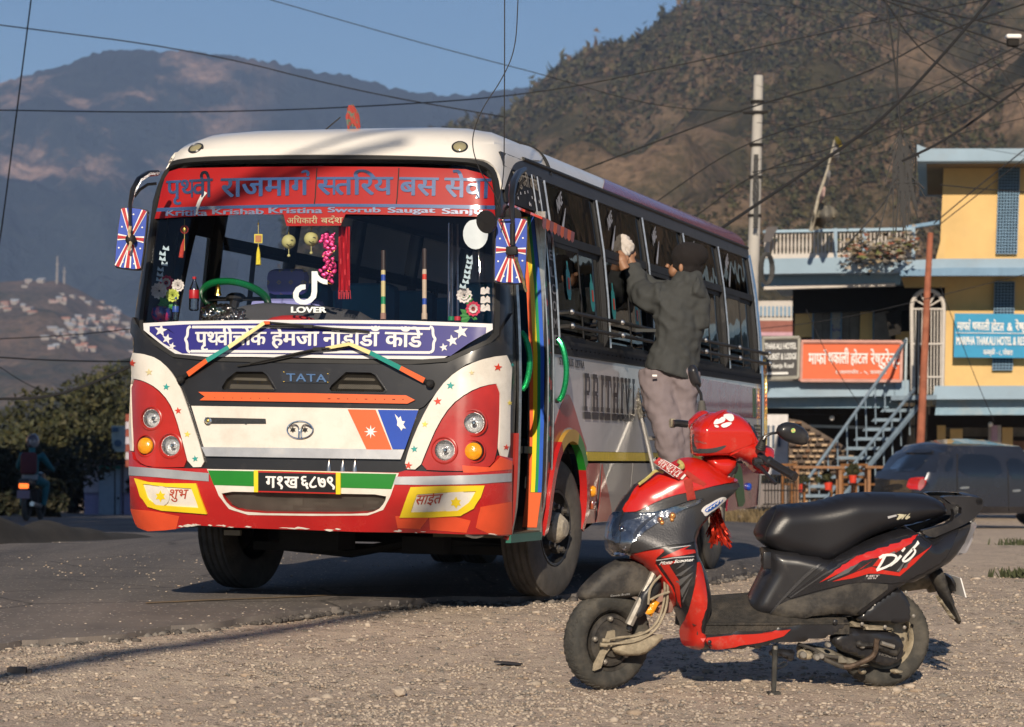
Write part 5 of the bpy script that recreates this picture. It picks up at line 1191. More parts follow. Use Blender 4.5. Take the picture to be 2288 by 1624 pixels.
mb=MB();mb.box(BMI@at(1143,560,14.0),(.06,.03,.045),bev=.008);mb.tube([BMI@at(1140,487,14.0),BMI@at(1116,488,14.0)],.006,5);mb.tube([BMI@at(1144,500,13.985),BMI@at(1144,548,13.985)],.013,8);mb.build('mirror_clamp',matt,mR)
for(u,v,rx,ry,Y,yaw)in((1088,495,.060,.052,13.98,-.6),(1145,482,.045,.02,14.05,0)):
 M4=Matrix.Translation(BMI@at(u,v,Y))@Matrix.Rotation(PHI+yaw,4,'Z')@Matrix.Rotation(pi/2+.25,4,'X');mb=MB();mb.lathe([(0,-.02),(rx*.7,-.016),(rx,0),(rx,.012),(0,.016)],22,M4);mb.build('round_mirror',black,mR)
mb=MB();rg=random.Random(5)
for k in range(3):mb.tube([BMI@at(1152+(i*3.4)+rg.uniform(-2,2),575+i*11,13.97+k*.01)for i in range(8)],.006,5)
mb.build('knotted_cord',mat('old_cord',(.16,.12,.06),.8,var=.5,scale=50),mR)
mb=MB();mb.tube([BMI@at(722,294,15.6),BMI@at(760,262,15.62)],.004,5);mb.sphere(BMI@at(724,294,15.6),(.03,.03,.012));mb.build('aerial',matt,bus)
mb=MB();rg=random.Random(4)
for k in range(10):
 a=V((0,0,0))+BMI@at(783+rg.uniform(-3,6),234+rg.uniform(0,8),15.6);mb.tube([a,a+V((rg.uniform(-.02,.03),.01,-.05)),a+V((rg.uniform(-.02,.05),.02,-.11-.02*rg.random()))],[.012,.016,.005],5)
mb.tube([BMI@at(783,262,15.62),BMI@at(779,240,15.6)],.012,5);mb.build('red_cloth_tuft',mat('red_cloth_tuft',(.35,.05,.04),.8,col2=(.10,.16,.12),scale=30,ramp=(.5,.6)),bus)
# ================================================================== SCOOTER
SA,SLN=R(13.5),R(4.5)
bpy.context.view_layer.update()
_gm=bpy.data.objects['ground'];BVH_G=BVHTree.FromPolygons([p.co.copy()for p in _gm.data.vertices],[tuple(p.vertices)for p in _gm.data.polygons])
def gtop(x,y):
 h=BVH_G.ray_cast(V((x,y,5)),V((0,0,-1)));return h[0].z if h[0]is not None else gz(x,y)
SO=at(1676,1534,12.06);SO.z=min(gtop(SO.x+cos(SA)*k,SO.y+sin(SA)*k)for k in(-.62,-.6,.6,.62))+.004
SM=Matrix.Translation(SO)@Matrix.Rotation(SA,4,'Z')@Matrix.Rotation(SLN,4,'X');SMI=SM.inverted()
scooter=empty('scooter',(0,0,0),'red and black motor scooter standing side-on on its side stand in the foreground','scooter');scooter.matrix_world=SM
def sp(u,v,off=0.0):
 o=SMI@CAMP;d=(SMI@(CAMP+ray(u,v)))-o;t=(off-o.y)/d.y;return o+d*t
def SP(name,px,T,r,m,mid=0.0,h=9,trace=None,parent=None,sm=1,T2=None,pw=.5):
 tr_=mid if trace is None else trace
 def f(p,o):
  q=sp(p[0],p[1],tr_);return V((q.x,mid+o,q.z))
 mb=MB();pillow(mb,smoothp(px,sm)if sm else px,h,f,T,r,T2=T2,pw=pw);return mb.build(name,m,parent or scooter,angle=50)
def stube(name,pts,r,m,parent=None,n=8):
 mb=MB();mb.tube([sp(p[0],p[1],p[2]if len(p)>2 else-.1)for p in pts],r,n);return mb.build(name,m,parent or scooter)
sred=mat('scooter_red',(.52,.018,.010),.18,coat=1,var=.03,dirt=.16,dcol=(.38,.22,.16),dscale=9)
sredm=mat('scooter_red_dusty',(.52,.024,.014),.35,coat=.4,var=.08,dirt=.22,dcol=(.38,.30,.22),dscale=9)
sblk=mat('scooter_black',(.020,.020,.023),.33,coat=.25,var=.2,dirt=.20,dcol=(.15,.13,.105),dscale=5)
sgry=mat('scooter_graphite',(.050,.050,.054),.38,metal=.3,coat=.4,var=.15,bump=.15,bscale=140)
sdust=mat('scooter_dusty_black',(.030,.028,.027),.6,var=.25,dirt=.6,dcol=(.19,.165,.13),dscale=6,bump=.2,bscale=70)
smud=mat('mud_crust',(.33,.28,.20),.92,var=.3,scale=30,dirt=.35,dcol=(.07,.065,.06),dscale=14,bump=.5,bscale=60)
smetal=mat('scooter_metal',(.30,.28,.25),.5,metal=.5,var=.3,dirt=.45,dcol=(.32,.27,.20),dscale=20)
sgrit=mat('floor_mat_rubber',(.035,.032,.028),.85,var=.4,scale=60,dirt=.5,dcol=(.14,.115,.09),dscale=14,bump=.6,bscale=220)
leather=mat('seat_vinyl',(.013,.013,.016),.36,var=.15,scale=3,bump=.10,bscale=260,spec=.6)
styre=mat('scooter_tyre',(.045,.044,.040),.85,var=.25,scale=30,dirt=.5,dcol=(.19,.165,.13),dscale=7,bump=.35,bscale=50)
def swheel(name,c,rad,steer,lab,rim_m,face):
 root=empty(name,c);root.parent=scooter;root.rotation_euler=(0,0,steer);root['label']=lab
 M4=Matrix.Rotation(pi/2,4,'X');w_=.050;prof=[]
 for t in np.linspace(-1.25,1.25,15):prof.append((rad-.052+.052*cos(t)**.7 if abs(t)<1.5 else rad-.05,w_*sin(t)/sin(1.25)))
 prof=[(.130,-.030),(.137,-.040),(.160,-.050)]+[(max(.165,a),b)for a,b in prof]+[(.160,.050),(.137,.040),(.130,.030)]
 MB().lathe(prof,56,M4).build('tyre',styre,root,angle=60)
 mb=MB()
 for k in range(40):
  for s in(-1,1):
   a=2*pi*(k+(.5 if s>0 else 0))/40
   q=[(a+da,b)for da,b in((0,.006*s),(.05,.006*s),(.13,.030*s),(.10,.038*s),(.02,.022*s))]
   def tp(ang,b,e):
    rr=rad-.052+.052*cos(math.asin(min(.99,abs(b)/w_*sin(1.25))))**.7+e;return M4@V((rr*cos(ang),rr*sin(ang),b))
   n=len(q);mb.add([tp(x,b,.003)for x,b in q]+[tp(x,b,-.002)for x,b in q],[tuple(range(n))]+[(i,(i+1)%n,n+(i+1)%n,n+i)for i in range(n)])
 tag(mb.build('tread_blocks',styre,root,smooth=False),kind='stuff')
 MB().lathe([(.133,-.040),(.124,-.030),(.118,.0),(.124,.030),(.133,.040)],40,M4).build('rim',rim_m,root)
 MB().lathe([(.121,.0),(.10,.018),(.05,.03),(0,.03)],30,M4).build('wheel_disc',face,root)
 return root
cF=sp(1356,1424,0);cF.y=0;cR=sp(1979,1430,-.045);cR.y=0
cF.z=.216-0;cR.z=.216
wf=swheel('front_wheel',cF,.216,.36,'small front wheel turned towards the camera',sdust,sdust)
mb=MB();M4=Matrix.Rotation(pi/2,4,'X')
mb.lathe([(.118,.012),(.112,.036),(.098,.040),(.094,.034),(.075,.036),(.070,.052),(.03,.056),(0,.056)],32,M4);mb.build('brake_drum',sdust,wf)
for k in range(5):
 a=k*2*pi/5+.5;MB().lathe([(.012,.034),(.012,.050),(.006,.056),(0,.056)],8,M4@Matrix.Translation((.098*cos(a),.098*sin(a),0))).build('drum_bolt',smetal,wf)
mb=MB();q=[(-.012,.045),(.018,.05),(.022,.0),(-.03,-.055),(-.05,-.11),(-.085,-.12),(-.08,-.09),(-.055,-.05),(-.028,.0)];mb.prism([(a-.03,b)for a,b in q],1,-.072,-.056);mb.build('brake_arm',smud,wf)
wr=swheel('rear_wheel',cR,.216,0,'small rear wheel with a mud-caked rim',smud,smud)
for k in range(16):
 if k%4==3:continue
 a=k*2*pi/16;mb=MB();mb.tube([M4@V((.112*cos(a+t),.112*sin(a+t),.030))for t in np.linspace(0,.26,5)],.003,5);mb.build('rim_slot',mat('slot_dark',(.05,.045,.04),.8)if 'slot_dark' not in bpy.data.materials else bpy.data.materials['slot_dark'],wr)
fd=SP('front_mudguard',ZJ(248,650,262,690,330,712,440,712,560,696,700,678,830,660,850,700,900,705,955,640,1000,560,985,480,930,400,850,330,650,300,560,345,430,425,320,530,265,600),.062,26,sdust,h=8,mid=-.012)
bpy.context.view_layer.update();BVf=raycaster([fd]);mb=MB();word(mb,'Combi Brake',ZJ(560,646,740,626,738,642,558,662),draper(BVf,SMI,.003,12),bold=.02,top=.72);mb.build('small_lettering',mat('grey_print',(.4,.4,.4),.5),fd)
stube('fork_leg',[(1405,1395,-.075),(1422,1360,-.075),(1458,1285,-.07),(1475,1245,-.05)],[.020,.020,.017,.017],smetal);stube('fork_leg',[(1425,1385,.075),(1475,1245,.05)],.018,sblk)
SP('fork_cover',ZJ(820,640,960,470,1040,520,1030,620,960,690,890,820,820,870,745,855,800,760),.022,12,sblk,mid=-.075,h=6)
SP('amber_reflector',ZJ(955,685,1018,722,942,850,885,822),.008,3,amber,mid=-.105,h=5,sm=0)
SP('fork_link_cover',ZJ(572,1150,590,1112,720,1040,868,974,940,1015,1062,1012,1040,1070,950,1152,860,1212,680,1216,600,1192),.028,14,smud,mid=-.085,h=6)
for k,pts in enumerate((((1482,1266),(1486,1325),(1478,1368),(1462,1400),(1430,1420),(1380,1424),(1350,1430)),((1488,1268),(1493,1330),(1484,1375),(1462,1412),(1420,1434),(1370,1438),(1345,1440)),((1476,1285),(1460,1300),(1450,1318),(1448,1350)),((1495,1322),(1470,1330),(1452,1340)))):
 stube('brake_cable',[(u,v,-.11-.01*k)for u,v in smoothp(list(pts),2,False)],.0055,smud,n=6)
for(u,v)in((1351,1431),(1346,1441)):stube('cable_adjuster',[(u-6,v-1,-.12),(u+10,v,-.12)],.009,smud)
mb=MB();mb.box(sp(1478,1340,.0),(.09,.10,.11),bev=.02);mb.build('horn',mat('rusty_horn',(.28,.16,.13),.8,var=.3),scooter)
FB=ZI(472,1340,480,1240,520,1120,580,1020,690,890,850,790,1000,715,1060,688,1130,683,1220,690,1330,760,1440,830,1528,868,1535,900,1480,960,1420,1012,1340,1090,1260,1165,1190,1245,1160,1320,1165,1370)+ZJ(1340,260,1375,330,1420,450,1452,620,1455,740,1425,860,1402,985,1450,1040,1425,1156,1330,1140,1240,1112,1215,1050,1212,950,1150,775,1100,700,1040,600,980,510,900,420,830,345,710,275,620,250,552,236,545,170)
fb=SP('front_body',FB,lambda p:.10+.09*sst(1120,1250,p[1])+.03*sst(1400,1520,p[0]),60,sblk,h=8,T2=lambda p:.13,sm=0,pw=.42)
bpy.context.view_layer.update();BFB=raycaster([fb])
def DB(name,px,m,h=7,lift=.003,thick=.003,parent=None,b=None,holes=(),sm=1):return drape(name,smoothp(px,sm)if sm else px,b or BFB,SMI,m,h,lift,thick,parent or fb,holes,near=12.0)
DB('nose_cowl',ZI(592,1122,640,1030,720,905,860,800,1000,726,1065,694,1130,690,1210,698,1320,765,1430,836,1515,868,1524,880,1380,892,1150,942,950,992,800,1062,720,1112,650,1122),sred,lift=.012,thick=.014)
DB('side_cowl',ZI(722,1112,800,1066,950,996,1150,946,1380,896,1526,884,1530,902,1478,958,1418,1010,1338,1088,1256,1162,1188,1240,1155,1318,1160,1368,950,1385,640,1450,625,1420,690,1345,800,1250,1000,1130,1276,1000,1150,1010,900,1100,780,1130),sgry,lift=.007,thick=.008)
lens_s=glass('headlamp_lens',(.92,.94,.96),.14,.03)
hl=DB('headlamp',ZI(476,1345,486,1235,525,1130,590,1128,640,1132,800,1128,905,1104,1150,1014,1272,998,1000,1135,800,1254,690,1345,622,1425,560,1438,486,1425),mat('headlamp_silver',(.26,.27,.29),.20,metal=.9,var=.5,scale=26,bump=.5,bscale=26),lift=.004,thick=.003)
DB('headlamp_lens',ZI(476,1345,486,1235,525,1130,590,1128,640,1132,800,1128,905,1104,1150,1014,1272,998,1000,1135,800,1254,690,1345,622,1425,560,1438,486,1425),lens_s,lift=.022,thick=.018,parent=hl)
DB('lamp_divider',ZI(690,1340,672,1310,730,1220,860,1122,885,1120,760,1225,700,1315),sblk,lift=.012,thick=.008,parent=hl,h=5)
DB('lamp_mask',ZI(500,1250,560,1130,760,1130,700,1170,600,1180,560,1260,520,1330),sblk,lift=.007,thick=.003,parent=hl,h=5)
for(x,y,r_)in((890,1172,.014),(905,1198,.010),(988,1140,.016),(985,1172,.010),(580,1248,.014),(600,1410,.010)):
 q=ZI(x,y)[0];h_=BFB.ray_cast(CAMP,ray(*q).normalized())[0]
 if h_ is not None:MB().sphere(SMI@h_+V((0,-.010,0)),r_,10,7).build('lamp_bulb',chrome if x<700 else mat('bulb_orange',(.75,.35,.12),.15,metal=.6)if 'bulb_orange' not in bpy.data.materials else bpy.data.materials['bulb_orange'],hl)
DB('apron_red',ZJ(712,275,900,240,1096,214,960,328,1052,465,1158,605,1172,740,1148,768,1100,695,1042,596,982,506,904,416,832,342),sredm,lift=.008,thick=.008)
DB('apron_red',ZJ(1368,325,1402,410,1440,605,1450,745,1420,860,1402,985,1432,1032,1452,1045,1418,1152,1330,1138,1244,1108,1220,1050,1214,950,1280,850,1332,640,1362,420),sredm,lift=.008,thick=.008)
DB('apron_graphic',ZJ(1020,350,1180,330,1110,372,1115,382,1205,520,1222,765,1190,700,1160,560,1080,440),sredm,lift=.005,thick=.002,h=5,sm=0)
DB('apron_graphic',ZJ(1030,305,1200,230,1300,192,1240,232,1336,232,1345,262,1200,290),sredm,lift=.005,thick=.002,h=5,sm=0)
dg_=mat('decal_grey',(.11,.11,.115),.4);lg_=mat('decal_silver',(.45,.45,.46),.35)
for q in(ZJ(985,322,1150,300,1330,290,1330,298,1150,308,985,330),ZJ(1105,215,1300,190,1298,197,1110,224)):DB('apron_graphic',q,lg_,lift=.005,thick=.002,h=4,sm=0)
for q in(ZJ(1160,470,1330,370,1220,470),ZJ(1170,520,1325,440,1215,560),ZJ(1215,600,1320,480,1230,670),ZJ(1165,415,1270,320,1240,372),ZJ(1232,700,1300,560,1240,720)):DB('apron_graphic',q,dg_ if q[0][0]>1439 or True else sredm,lift=.005,thick=.002,h=4,sm=0)
mb=MB();word(mb,'Moto Scooter',ZJ(1040,330,1320,308,1320,336,1022,360),draper(BFB,SMI,.008,12),bold=.03,top=.72,shear=.01);mb.build('side_lettering',wht,fb)
fl_b=mat('flame_blue',(.02,.13,.55),.4);rg=random.Random(6)
DB('flame_sticker',ZI(1216,1100,1250,1060,1290,1040,1340,1010,1390,985,1424,988,1415,1010,1370,1050,1330,1085,1290,1110,1250,1148,1235,1120),wht,lift=.010,thick=.003,h=4)
DB('flame_sticker',ZI(1240,1095,1290,1055,1340,1022,1400,995,1360,1040,1310,1080,1260,1112),fl_b,lift=.0125,thick=.002,h=4)
for k in range(5):DB('flame_sticker',ZI(1250+k*28,1098-k*20,1275+k*28,1070-k*20,1262+k*28,1100-k*20),wht,lift=.014,thick=.002,h=4,sm=0)
zf=sp(1600,1395,-.17).z
xa,xb=sp(1560,1400,-.18).x,sp(1900,1400,-.18).x
FP=smoothp([(xa-.02,zf+.06),(xa+.03,zf+.06),(xa+.10,zf+.075),(xb-.25,zf+.095),(xb-.10,zf+.11),(xb,zf+.11),(xb,zf-.03),(xa,zf-.05)],1)
P=[];YS=[-.172,-.16,-.12,-.07,-.02,.03,.09,.15];XS=[q[0]for q in densify([(xa-.02,0),(xb,0)],.05,False)]
for x in XS:
 for y in YS:P.append((x,y,zf-.004+interp(x,[(xa,.07),(xa+.1,.085),(xb-.25,.11),(xb,.125)])*sst(-.19,.05,y)))
k=len(YS);mb=MB().add(P,[(i*k+j,i*k+j+1,(i+1)*k+j+1,(i+1)*k+j)for i in range(len(XS)-1)for j in range(k-1)]);mb.box(((xa+xb)/2,0,zf-.02),(xb-xa,.33,.05));mb.build('footboard',sgrit,scooter)
SP('footboard_edge',ZJ(1402,985,1700,965,2088,935)+ZL(400,722,660,700,1010,690,1012,745,870,860,760,902,560,935,350,955,240,950,120,1010,0,1000)+ZJ(1800,1170,1600,1172,1430,1156,1405,1040),.17,7,sblk,h=8,sm=0,trace=-.16)
_fe=bpy.context.scene.objects['footboard_edge'];bpy.context.view_layer.update();BFE=raycaster([_fe])
DB('footboard_red_trim',ZJ(1455,1046,1700,1022,1930,1010,2088,992)+ZL(120,828,250,812,402,795,330,862,230,892,100,926,0,942)+ZJ(1800,1112,1600,1146,1422,1154),sredm,lift=.006,thick=.007,b=BFE,parent=_fe,h=6,sm=0)
mb=MB();mb.sphere(sp(*ZJ(1482,1087)[0],-.18),(.009,.004,.009),10,6);mb.build('trim_screw',sblk,_fe);mb=MB();mb.sphere(sp(*ZL(852,720)[0],-.185),(.012,.006,.012),10,6);mb.build('trim_screw',sblk,_fe)
RB=ZK(330,885,345,960,352,1090,300,1190,240,1310,190,1440,260,1500,380,1530)+ZL(200,690,480,700,660,645,820,640,1010,668,1210,510,1440,345)+ZK(1640,1210,1840,1115,2000,1030,2085,945,2150,860,2215,700,2200,610,2120,640,1990,690,1810,790,1640,690,1400,740,1100,870,900,960,600,900)
rb_=SP('rear_body',RB,lambda p:.105+.065*sst(1690,1850,p[0])-.05*sst(2020,2150,p[0]),26,sblk,h=9,sm=0,pw=.45)
bpy.context.view_layer.update();BRB=raycaster([rb_])
def DR(name,px,m,h=7,lift=.003,thick=.003,sm=1,parent=None):return DB(name,px,m,h,lift,thick,parent or rb_,BRB,sm=sm)
DR('side_cowl',ZK(525,1378,700,1245,900,1090,1100,940,1250,860,1450,785,1640,725,1820,805,1990,700,2150,665,2130,760,2060,900,1990,1010,1840,1100,1590,1222,1350,1212,1150,1214,900,1270),mat('scooter_gloss_black',(.016,.016,.019),.22,coat=.7,var=.15,dirt=.12,dcol=(.14,.12,.10),dscale=7),lift=.010,thick=.012)
for q in(ZK(860,1212,1000,1110,1215,985,1450,900,1758,792,1700,850,1520,955,1260,1010,1010,1140),ZK(975,1202,1200,1110,1330,1065,1450,1098,1582,1118,1700,1000,1875,880,1720,1040,1590,1152,1420,1130,1310,1128,1160,1170),ZK(1340,1062,1420,965,1450,975,1400,1060),ZK(1180,1115,1340,1008,1250,1075)):
 DR('side_graphic',q,sred,lift=.0135,thick=.002,h=5,sm=0)
for q in(ZK(930,1200,1100,1090,1220,1035,1120,1120),ZK(1560,1108,1640,1010,1590,1110),ZK(1620,1080,1720,960,1650,1075),ZK(1460,955,1600,900,1500,975)):DR('side_graphic',q,dg_,lift=.0135,thick=.002,h=5,sm=0)
for q,w_ in((ZK(1400,985,1450,958,1530,955,1562,975,1545,1015,1480,1062,1375,1100),3.0),(ZK(1452,968,1420,1030,1378,1096),2.8),(ZK(1600,962,1560,1010,1500,1056),2.8),(ZK(1608,925,1636,893),2.4),(ZK(1758,846,1690,920,1630,985,1612,1012,1640,1020,1690,985,1730,935,1728,908,1700,905),2.6)):
 DR('side_lettering',strip2(smoothp(q,1,False)if len(q)>3 else q,w_,w_*.75),wht,lift=.016,thick=.003,h=4,sm=0)
mb=MB();word(mb,'HET',ZK(1285,1140,1400,1140,1398,1158,1280,1158),draper(BRB,SMI,.016,12),bold=.05);word(mb,'BS IV',ZK(1298,1163,1375,1163,1372,1177,1295,1177),draper(BRB,SMI,.016,12),bold=.05);mb.build('small_label',mat('label_grey',(.42,.38,.38),.5),rb_)
DR('silver_crease',ZK(590,1345,900,1130,1180,990,1260,965,1180,1005,900,1145,600,1352),sgry,lift=.013,thick=.003,h=6,sm=0)
DR('lower_cowl',ZL(165,655,312,522,600,446,820,385,1000,332,1200,325,1425,348,1205,515,1010,662,900,690,800,640,660,640,480,690,250,684),sdust,lift=.008,thick=.012)
DR('pillar_crease',ZK(385,1515,500,1380,700,1160,830,1060,900,1045,800,1110,560,1340,430,1480),sgry,lift=.009,thick=.008)
mb=MB();q=sp(*ZK(385,1010)[0],-.11);mb.box(q,(.035,.012,.075),bev=.006);mb.build('seat_lock',sblk,rb_)
SE=ZK(272,800,290,720,340,630,400,560,470,502,620,490,800,474,950,442,1080,402,1180,388,1400,384,1700,390,1850,412,1950,452,2005,520,2012,582,1950,612,1700,672,1500,716,1300,785,1150,880,1060,945,950,1008,870,1036,780,1022,600,975,470,935,350,872)
se=SP('seat',SE,lambda p:.112+.022*sst(1780,1900,p[0])-.03*sst(2000,2110,p[0]),40,leather,h=6,sm=1,pw=.40)
bpy.context.view_layer.update();BSE=raycaster([se])
mb=MB();pts=[BSE.ray_cast(CAMP,ray(*p).normalized())[0]for p in smoothp(ZK(466,508,462,560,430,640,385,720,362,800,366,868),2,False)];pts=[SMI@p+V((0,-.001,0))for p in pts if p is not None];mb.tube(pts,.0022,5);mb.build('seat_seam',rubber,se)
for q in(ZK(1568,590,1600,585,1640,590,1625,612,1580,638,1568,634,1592,596),ZK(1645,592,1658,588,1622,630,1612,630),ZK(1692,578,1668,608,1690,602,1690,614,1660,632,1645,628,1652,610)):DB('seat_lettering',q,mat('pale_gold',(.62,.58,.42),.4)if 'pale_gold' not in bpy.data.materials else bpy.data.materials['pale_gold'],h=4,lift=.004,thick=.002,parent=se,b=BSE,sm=0)
DB('seat_badge',ZK(1486,608,1566,590,1570,605,1492,628),lg_,h=4,lift=.003,thick=.002,parent=se,b=BSE,sm=0)
gh=ZK(1960,470,2040,478,2075,510,2070,560,2010,605,2005,530)
def fgr(p,o):
 q=sp(p[0],p[1],0);return V((q.x,o,q.z))
mb=MB();vs,tr,be=cdt(smoothp(ZK(1885,402,2050,401,2210,408,2262,428,2272,490,2210,585,2110,655,1900,745,1812,785,1690,722,1820,690,1980,640,2012,585,1990,480,1940,440),1),8,[gh])
for s in(-1,1):sheet(mb,vs,tr,be,lambda p,l,s=s:fgr(p,s*(.115+l)),0,.035)
mb.build('grab_rail',sblk,scooter)
mb=MB();p0=sp(*ZK(2235,455)[0]);mb.tube([V((p0.x,y,p0.z+.004))for y in(-.115,-.08,.08,.115)],[.018,.022,.022,.018],8);mb.build('rail_bridge',sblk,scooter)
SP('tail_lamp',ZK(2200,600,2230,650,2205,740,2140,920,2085,950,2008,955,2040,900,2100,800,2150,700,2180,640),.135,8,mat('smoked_lens',(.30,.29,.31),.14,coat=1,var=.25,scale=8),h=6)
SP('tail_trim',ZK(1990,1000,2035,880,2120,720,2190,600,2120,640,2020,770,1900,960),.105,12,sdust,h=7)
SP('rear_mudguard',ZK(1865,1100,1980,1070,2000,1120,2020,1200,2060,1320,2110,1450,2160,1590,2130,1600,2075,1530,2010,1420,1930,1270,1880,1180),.05,10,sdust,h=6)
SP('mudguard_stay',ZK(1915,1330,1960,1330,2060,1480,2120,1545,2075,1560,2000,1450),.02,8,smud,mid=-.06,h=6)
SP('plate_bracket',ZK(1990,1110,2080,1160,2095,1290,2060,1330,2010,1200),.06,6,sblk,h=6)
mb=MB();a,b=sp(*ZK(2080,1150)[0]),sp(*ZK(2128,1325)[0]);mb.add([V((p.x+e,y,p.z))for e in(0,.006)for p,y in((a,-.09),(a,.09),(b,.09),(b,-.09))],[(0,1,2,3),(7,6,5,4),(0,4,5,1),(1,5,6,2),(2,6,7,3),(3,7,4,0)]);mb.build('rear_plate',wht,scooter,smooth=False)
stube('exhaust',[(u,v,.15)for u,v in ZK(1580,1235,1620,1210,1840,1180,1890,1200,1910,1290)],[.030,.045,.045,.035,.028],smud,n=14)
SP('air_cleaner',ZL(1060,690,1095,620,1250,500,1440,372,1520,395,1590,470,1625,600,1620,710,1555,752,1400,745,1110,728),.045,10,sblk,mid=-.10,h=7,trace=-.13)
SP('drive_cover',ZL(800,900,870,830,1000,785,1200,800,1440,825,1530,870,1562,980,1525,1100,1440,1165,1350,1172,1200,1120,1050,1062,900,1010),.042,10,sblk,mid=-.10,h=7,trace=-.13)
SP('engine_case',ZL(990,700,1100,735,1420,770,1440,820,1000,790),.05,8,smud,mid=-.09,h=7);SP('crankcase',ZL(480,930,700,960,880,1020,1060,1090,1240,1140,1100,1190,900,1150,700,1090,480,1060),.06,10,mat('engine_dusty',(.20,.18,.145),.75,var=.4,scale=25,bump=.4),mid=-.04,h=7)
SP('rear_axle_boss',ZL(1390,1200,1440,1185,1500,1200,1540,1215,1490,1240,1430,1242),.02,5,smud,mid=-.10,h=5);SP('shock_boss',ZL(1080,1180,1150,1180,1160,1230,1120,1250,1080,1230),.03,6,smud,mid=-.09,h=5)
SP('stand_bracket',ZL(180,1000,310,985,460,1000,430,1100,400,1115,300,1060,200,1065),.03,7,sblk,mid=-.10,h=6);SP('pivot_block',ZL(460,1060,490,990,560,985,620,1010,615,1100,500,1098),.035,7,smud,mid=-.10,h=6)
for(x,y,r_)in((520,1045,.016),(700,1055,.014),(770,945,.012),(655,1070,.014),(1110,952,.014)):mb=MB();mb.lathe([(r_,0),(r_,.02),(r_*.7,.026),(0,.026)],12,Matrix.Translation(sp(*ZL(x,y)[0],-.145))@Matrix.Rotation(pi/2,4,'X'));mb.build('engine_bolt',smetal,scooter)
for(x,y)in((1560,425),(1635,660),(1120,740),(1350,770),(1545,775),(950,545),(1105,545)):mb=MB();mb.sphere(sp(*ZL(x,y)[0],-.15),(.009,.006,.009),8,5);mb.build('cover_bolt',smetal,scooter)
stube('brake_cable',[(u,v,-.13)for u,v in ZL(480,940,620,985,760,1060,880,1075)],.008,sdust);stube('brake_cable',[(u,v,-.13)for u,v in ZL(640,1020,760,1100,900,1160,1010,1190)],.010,sdust)
kk=stube('kick_starter',[(u,v,o)for(u,v),o in zip(smoothp(ZL(940,1170,1010,1165,1140,1115,1225,1070,1262,1000,1262,900,1300,862),1,False),np.linspace(-.17,-.20,12))],.012,mat('rusty_lever',(.10,.07,.05),.7,var=.5,scale=40,metal=.4))
SP('kick_pedal',ZL(1060,915,1100,900,1130,925,1240,930,1460,1020,1500,960,1512,985,1470,1062,1440,1060,1230,975,1120,975,1065,970),.012,5,sdust,mid=-.165,h=5)
mb=MB();mb.tube([sp(*p,-.175)for p in ZL(1310,930,1440,970)],.010,8);mb.build('kick_spring',smetal,scooter)
mb=MB();word(mb,'HONDA',ZL(1298,1030,1480,1070,1465,1092,1288,1052),lambda p,e=0:sp(p[0],p[1],-.146-e),bold=.02);mb.build('cast_letters',mat('cast_grey',(.16,.15,.14),.5),scooter)
SP('warning_sticker',ZL(1195,545,1235,500,1258,490,1255,555,1192,553),.002,2,wht,mid=-.147,h=5,sm=0)
stA=sp(*ZL(252,960)[0],-.12);g_=SM@stA;stB=sp(1728,1548,-.30)
zw=gtop((SM@stB).x,(SM@stB).y);tt=SMI@V(((SM@stB).x,(SM@stB).y,zw+.008));mb=MB();mb.tube([stA,tt],[.013,.010],8);mb.box(tt+V((0,0,0)),(.055,.03,.012));mb.build('side_stand',mat('stand_black',(.03,.03,.028),.6,dirt=.3,dcol=(.2,.18,.14)),scooter)
mb=MB();mb.tube([sp(u,v,-.14)for u,v in ZL(252,960,256,1090)],.010,8);mb.build('stand_spring',smetal,scooter)
mb=MB();mb.tube([sp(u,v,-.16)for u,v in smoothp(ZL(215,1230,260,1180,340,1170,380,1135,340,1115,280,1150),2,False)],.0025,5);mb.build('wire_loop',rubber,scooter)
HB=ZI(1150,470,1150,420,1205,345,1300,300,1345,302,1410,283,1440,290,1500,308,1560,335,1640,425,1672,470,1665,510,1700,545,1818,605,1805,700,1750,795,1735,810,1660,790,1622,762,1600,715,1500,668,1400,660,1160,665,1155,600)
hb=SP('handlebar_cowl',HB,lambda p:.105-.055*sst(1690,1745,p[0])-.035*sst(960,915,p[1]),20,sred,h=5,sm=1,mid=-.01,T2=.10,pw=.5)
SP('steering_neck',ZI(1225,650,1500,645,1515,735,1440,830,1330,820,1240,710),.07,20,sred,h=8);SP('steering_column',ZI(1440,650,1550,730,1480,840,1430,900,1380,860),.05,14,sblk,h=8)
SP('handlebar_shell',ZI(1112,392,1160,330,1212,288,1275,285,1310,310,1240,380,1165,480,1150,490),.05,14,sred,mid=.14,h=7)
bpy.context.view_layer.update();BHB=raycaster([hb])
def DH(name,px,m,h=5,lift=.003,thick=.003,sm=1):return DB(name,px,m,h,lift,thick,hb,BHB,sm=sm)
DH('running_lamp',ZI(1160,500,1172,470,1180,585,1240,602,1340,592,1440,564,1405,602,1330,626,1200,634,1166,628),mat('dark_lens',(.05,.05,.055),.12,coat=1),lift=.005,thick=.006)
DH('cowl_facet',ZI(1465,640,1700,560,1812,612,1798,700,1745,795,1665,785,1610,735,1520,672),sred,lift=.008,thick=.010,sm=0);DH('cowl_facet',ZI(1175,500,1250,490,1480,470,1650,470,1688,545,1450,628,1180,655,1162,640),sred,lift=.004,thick=.006,sm=0)
DH('cowl_ridge',ZI(1215,500,1245,400,1330,320,1425,284,1440,292,1350,340,1290,410,1250,500),sred,lift=.006,thick=.006)
DH('cowl_edge',ZI(1600,372,1660,440,1690,525,1672,520,1640,440),sblk,lift=.004,thick=.004)
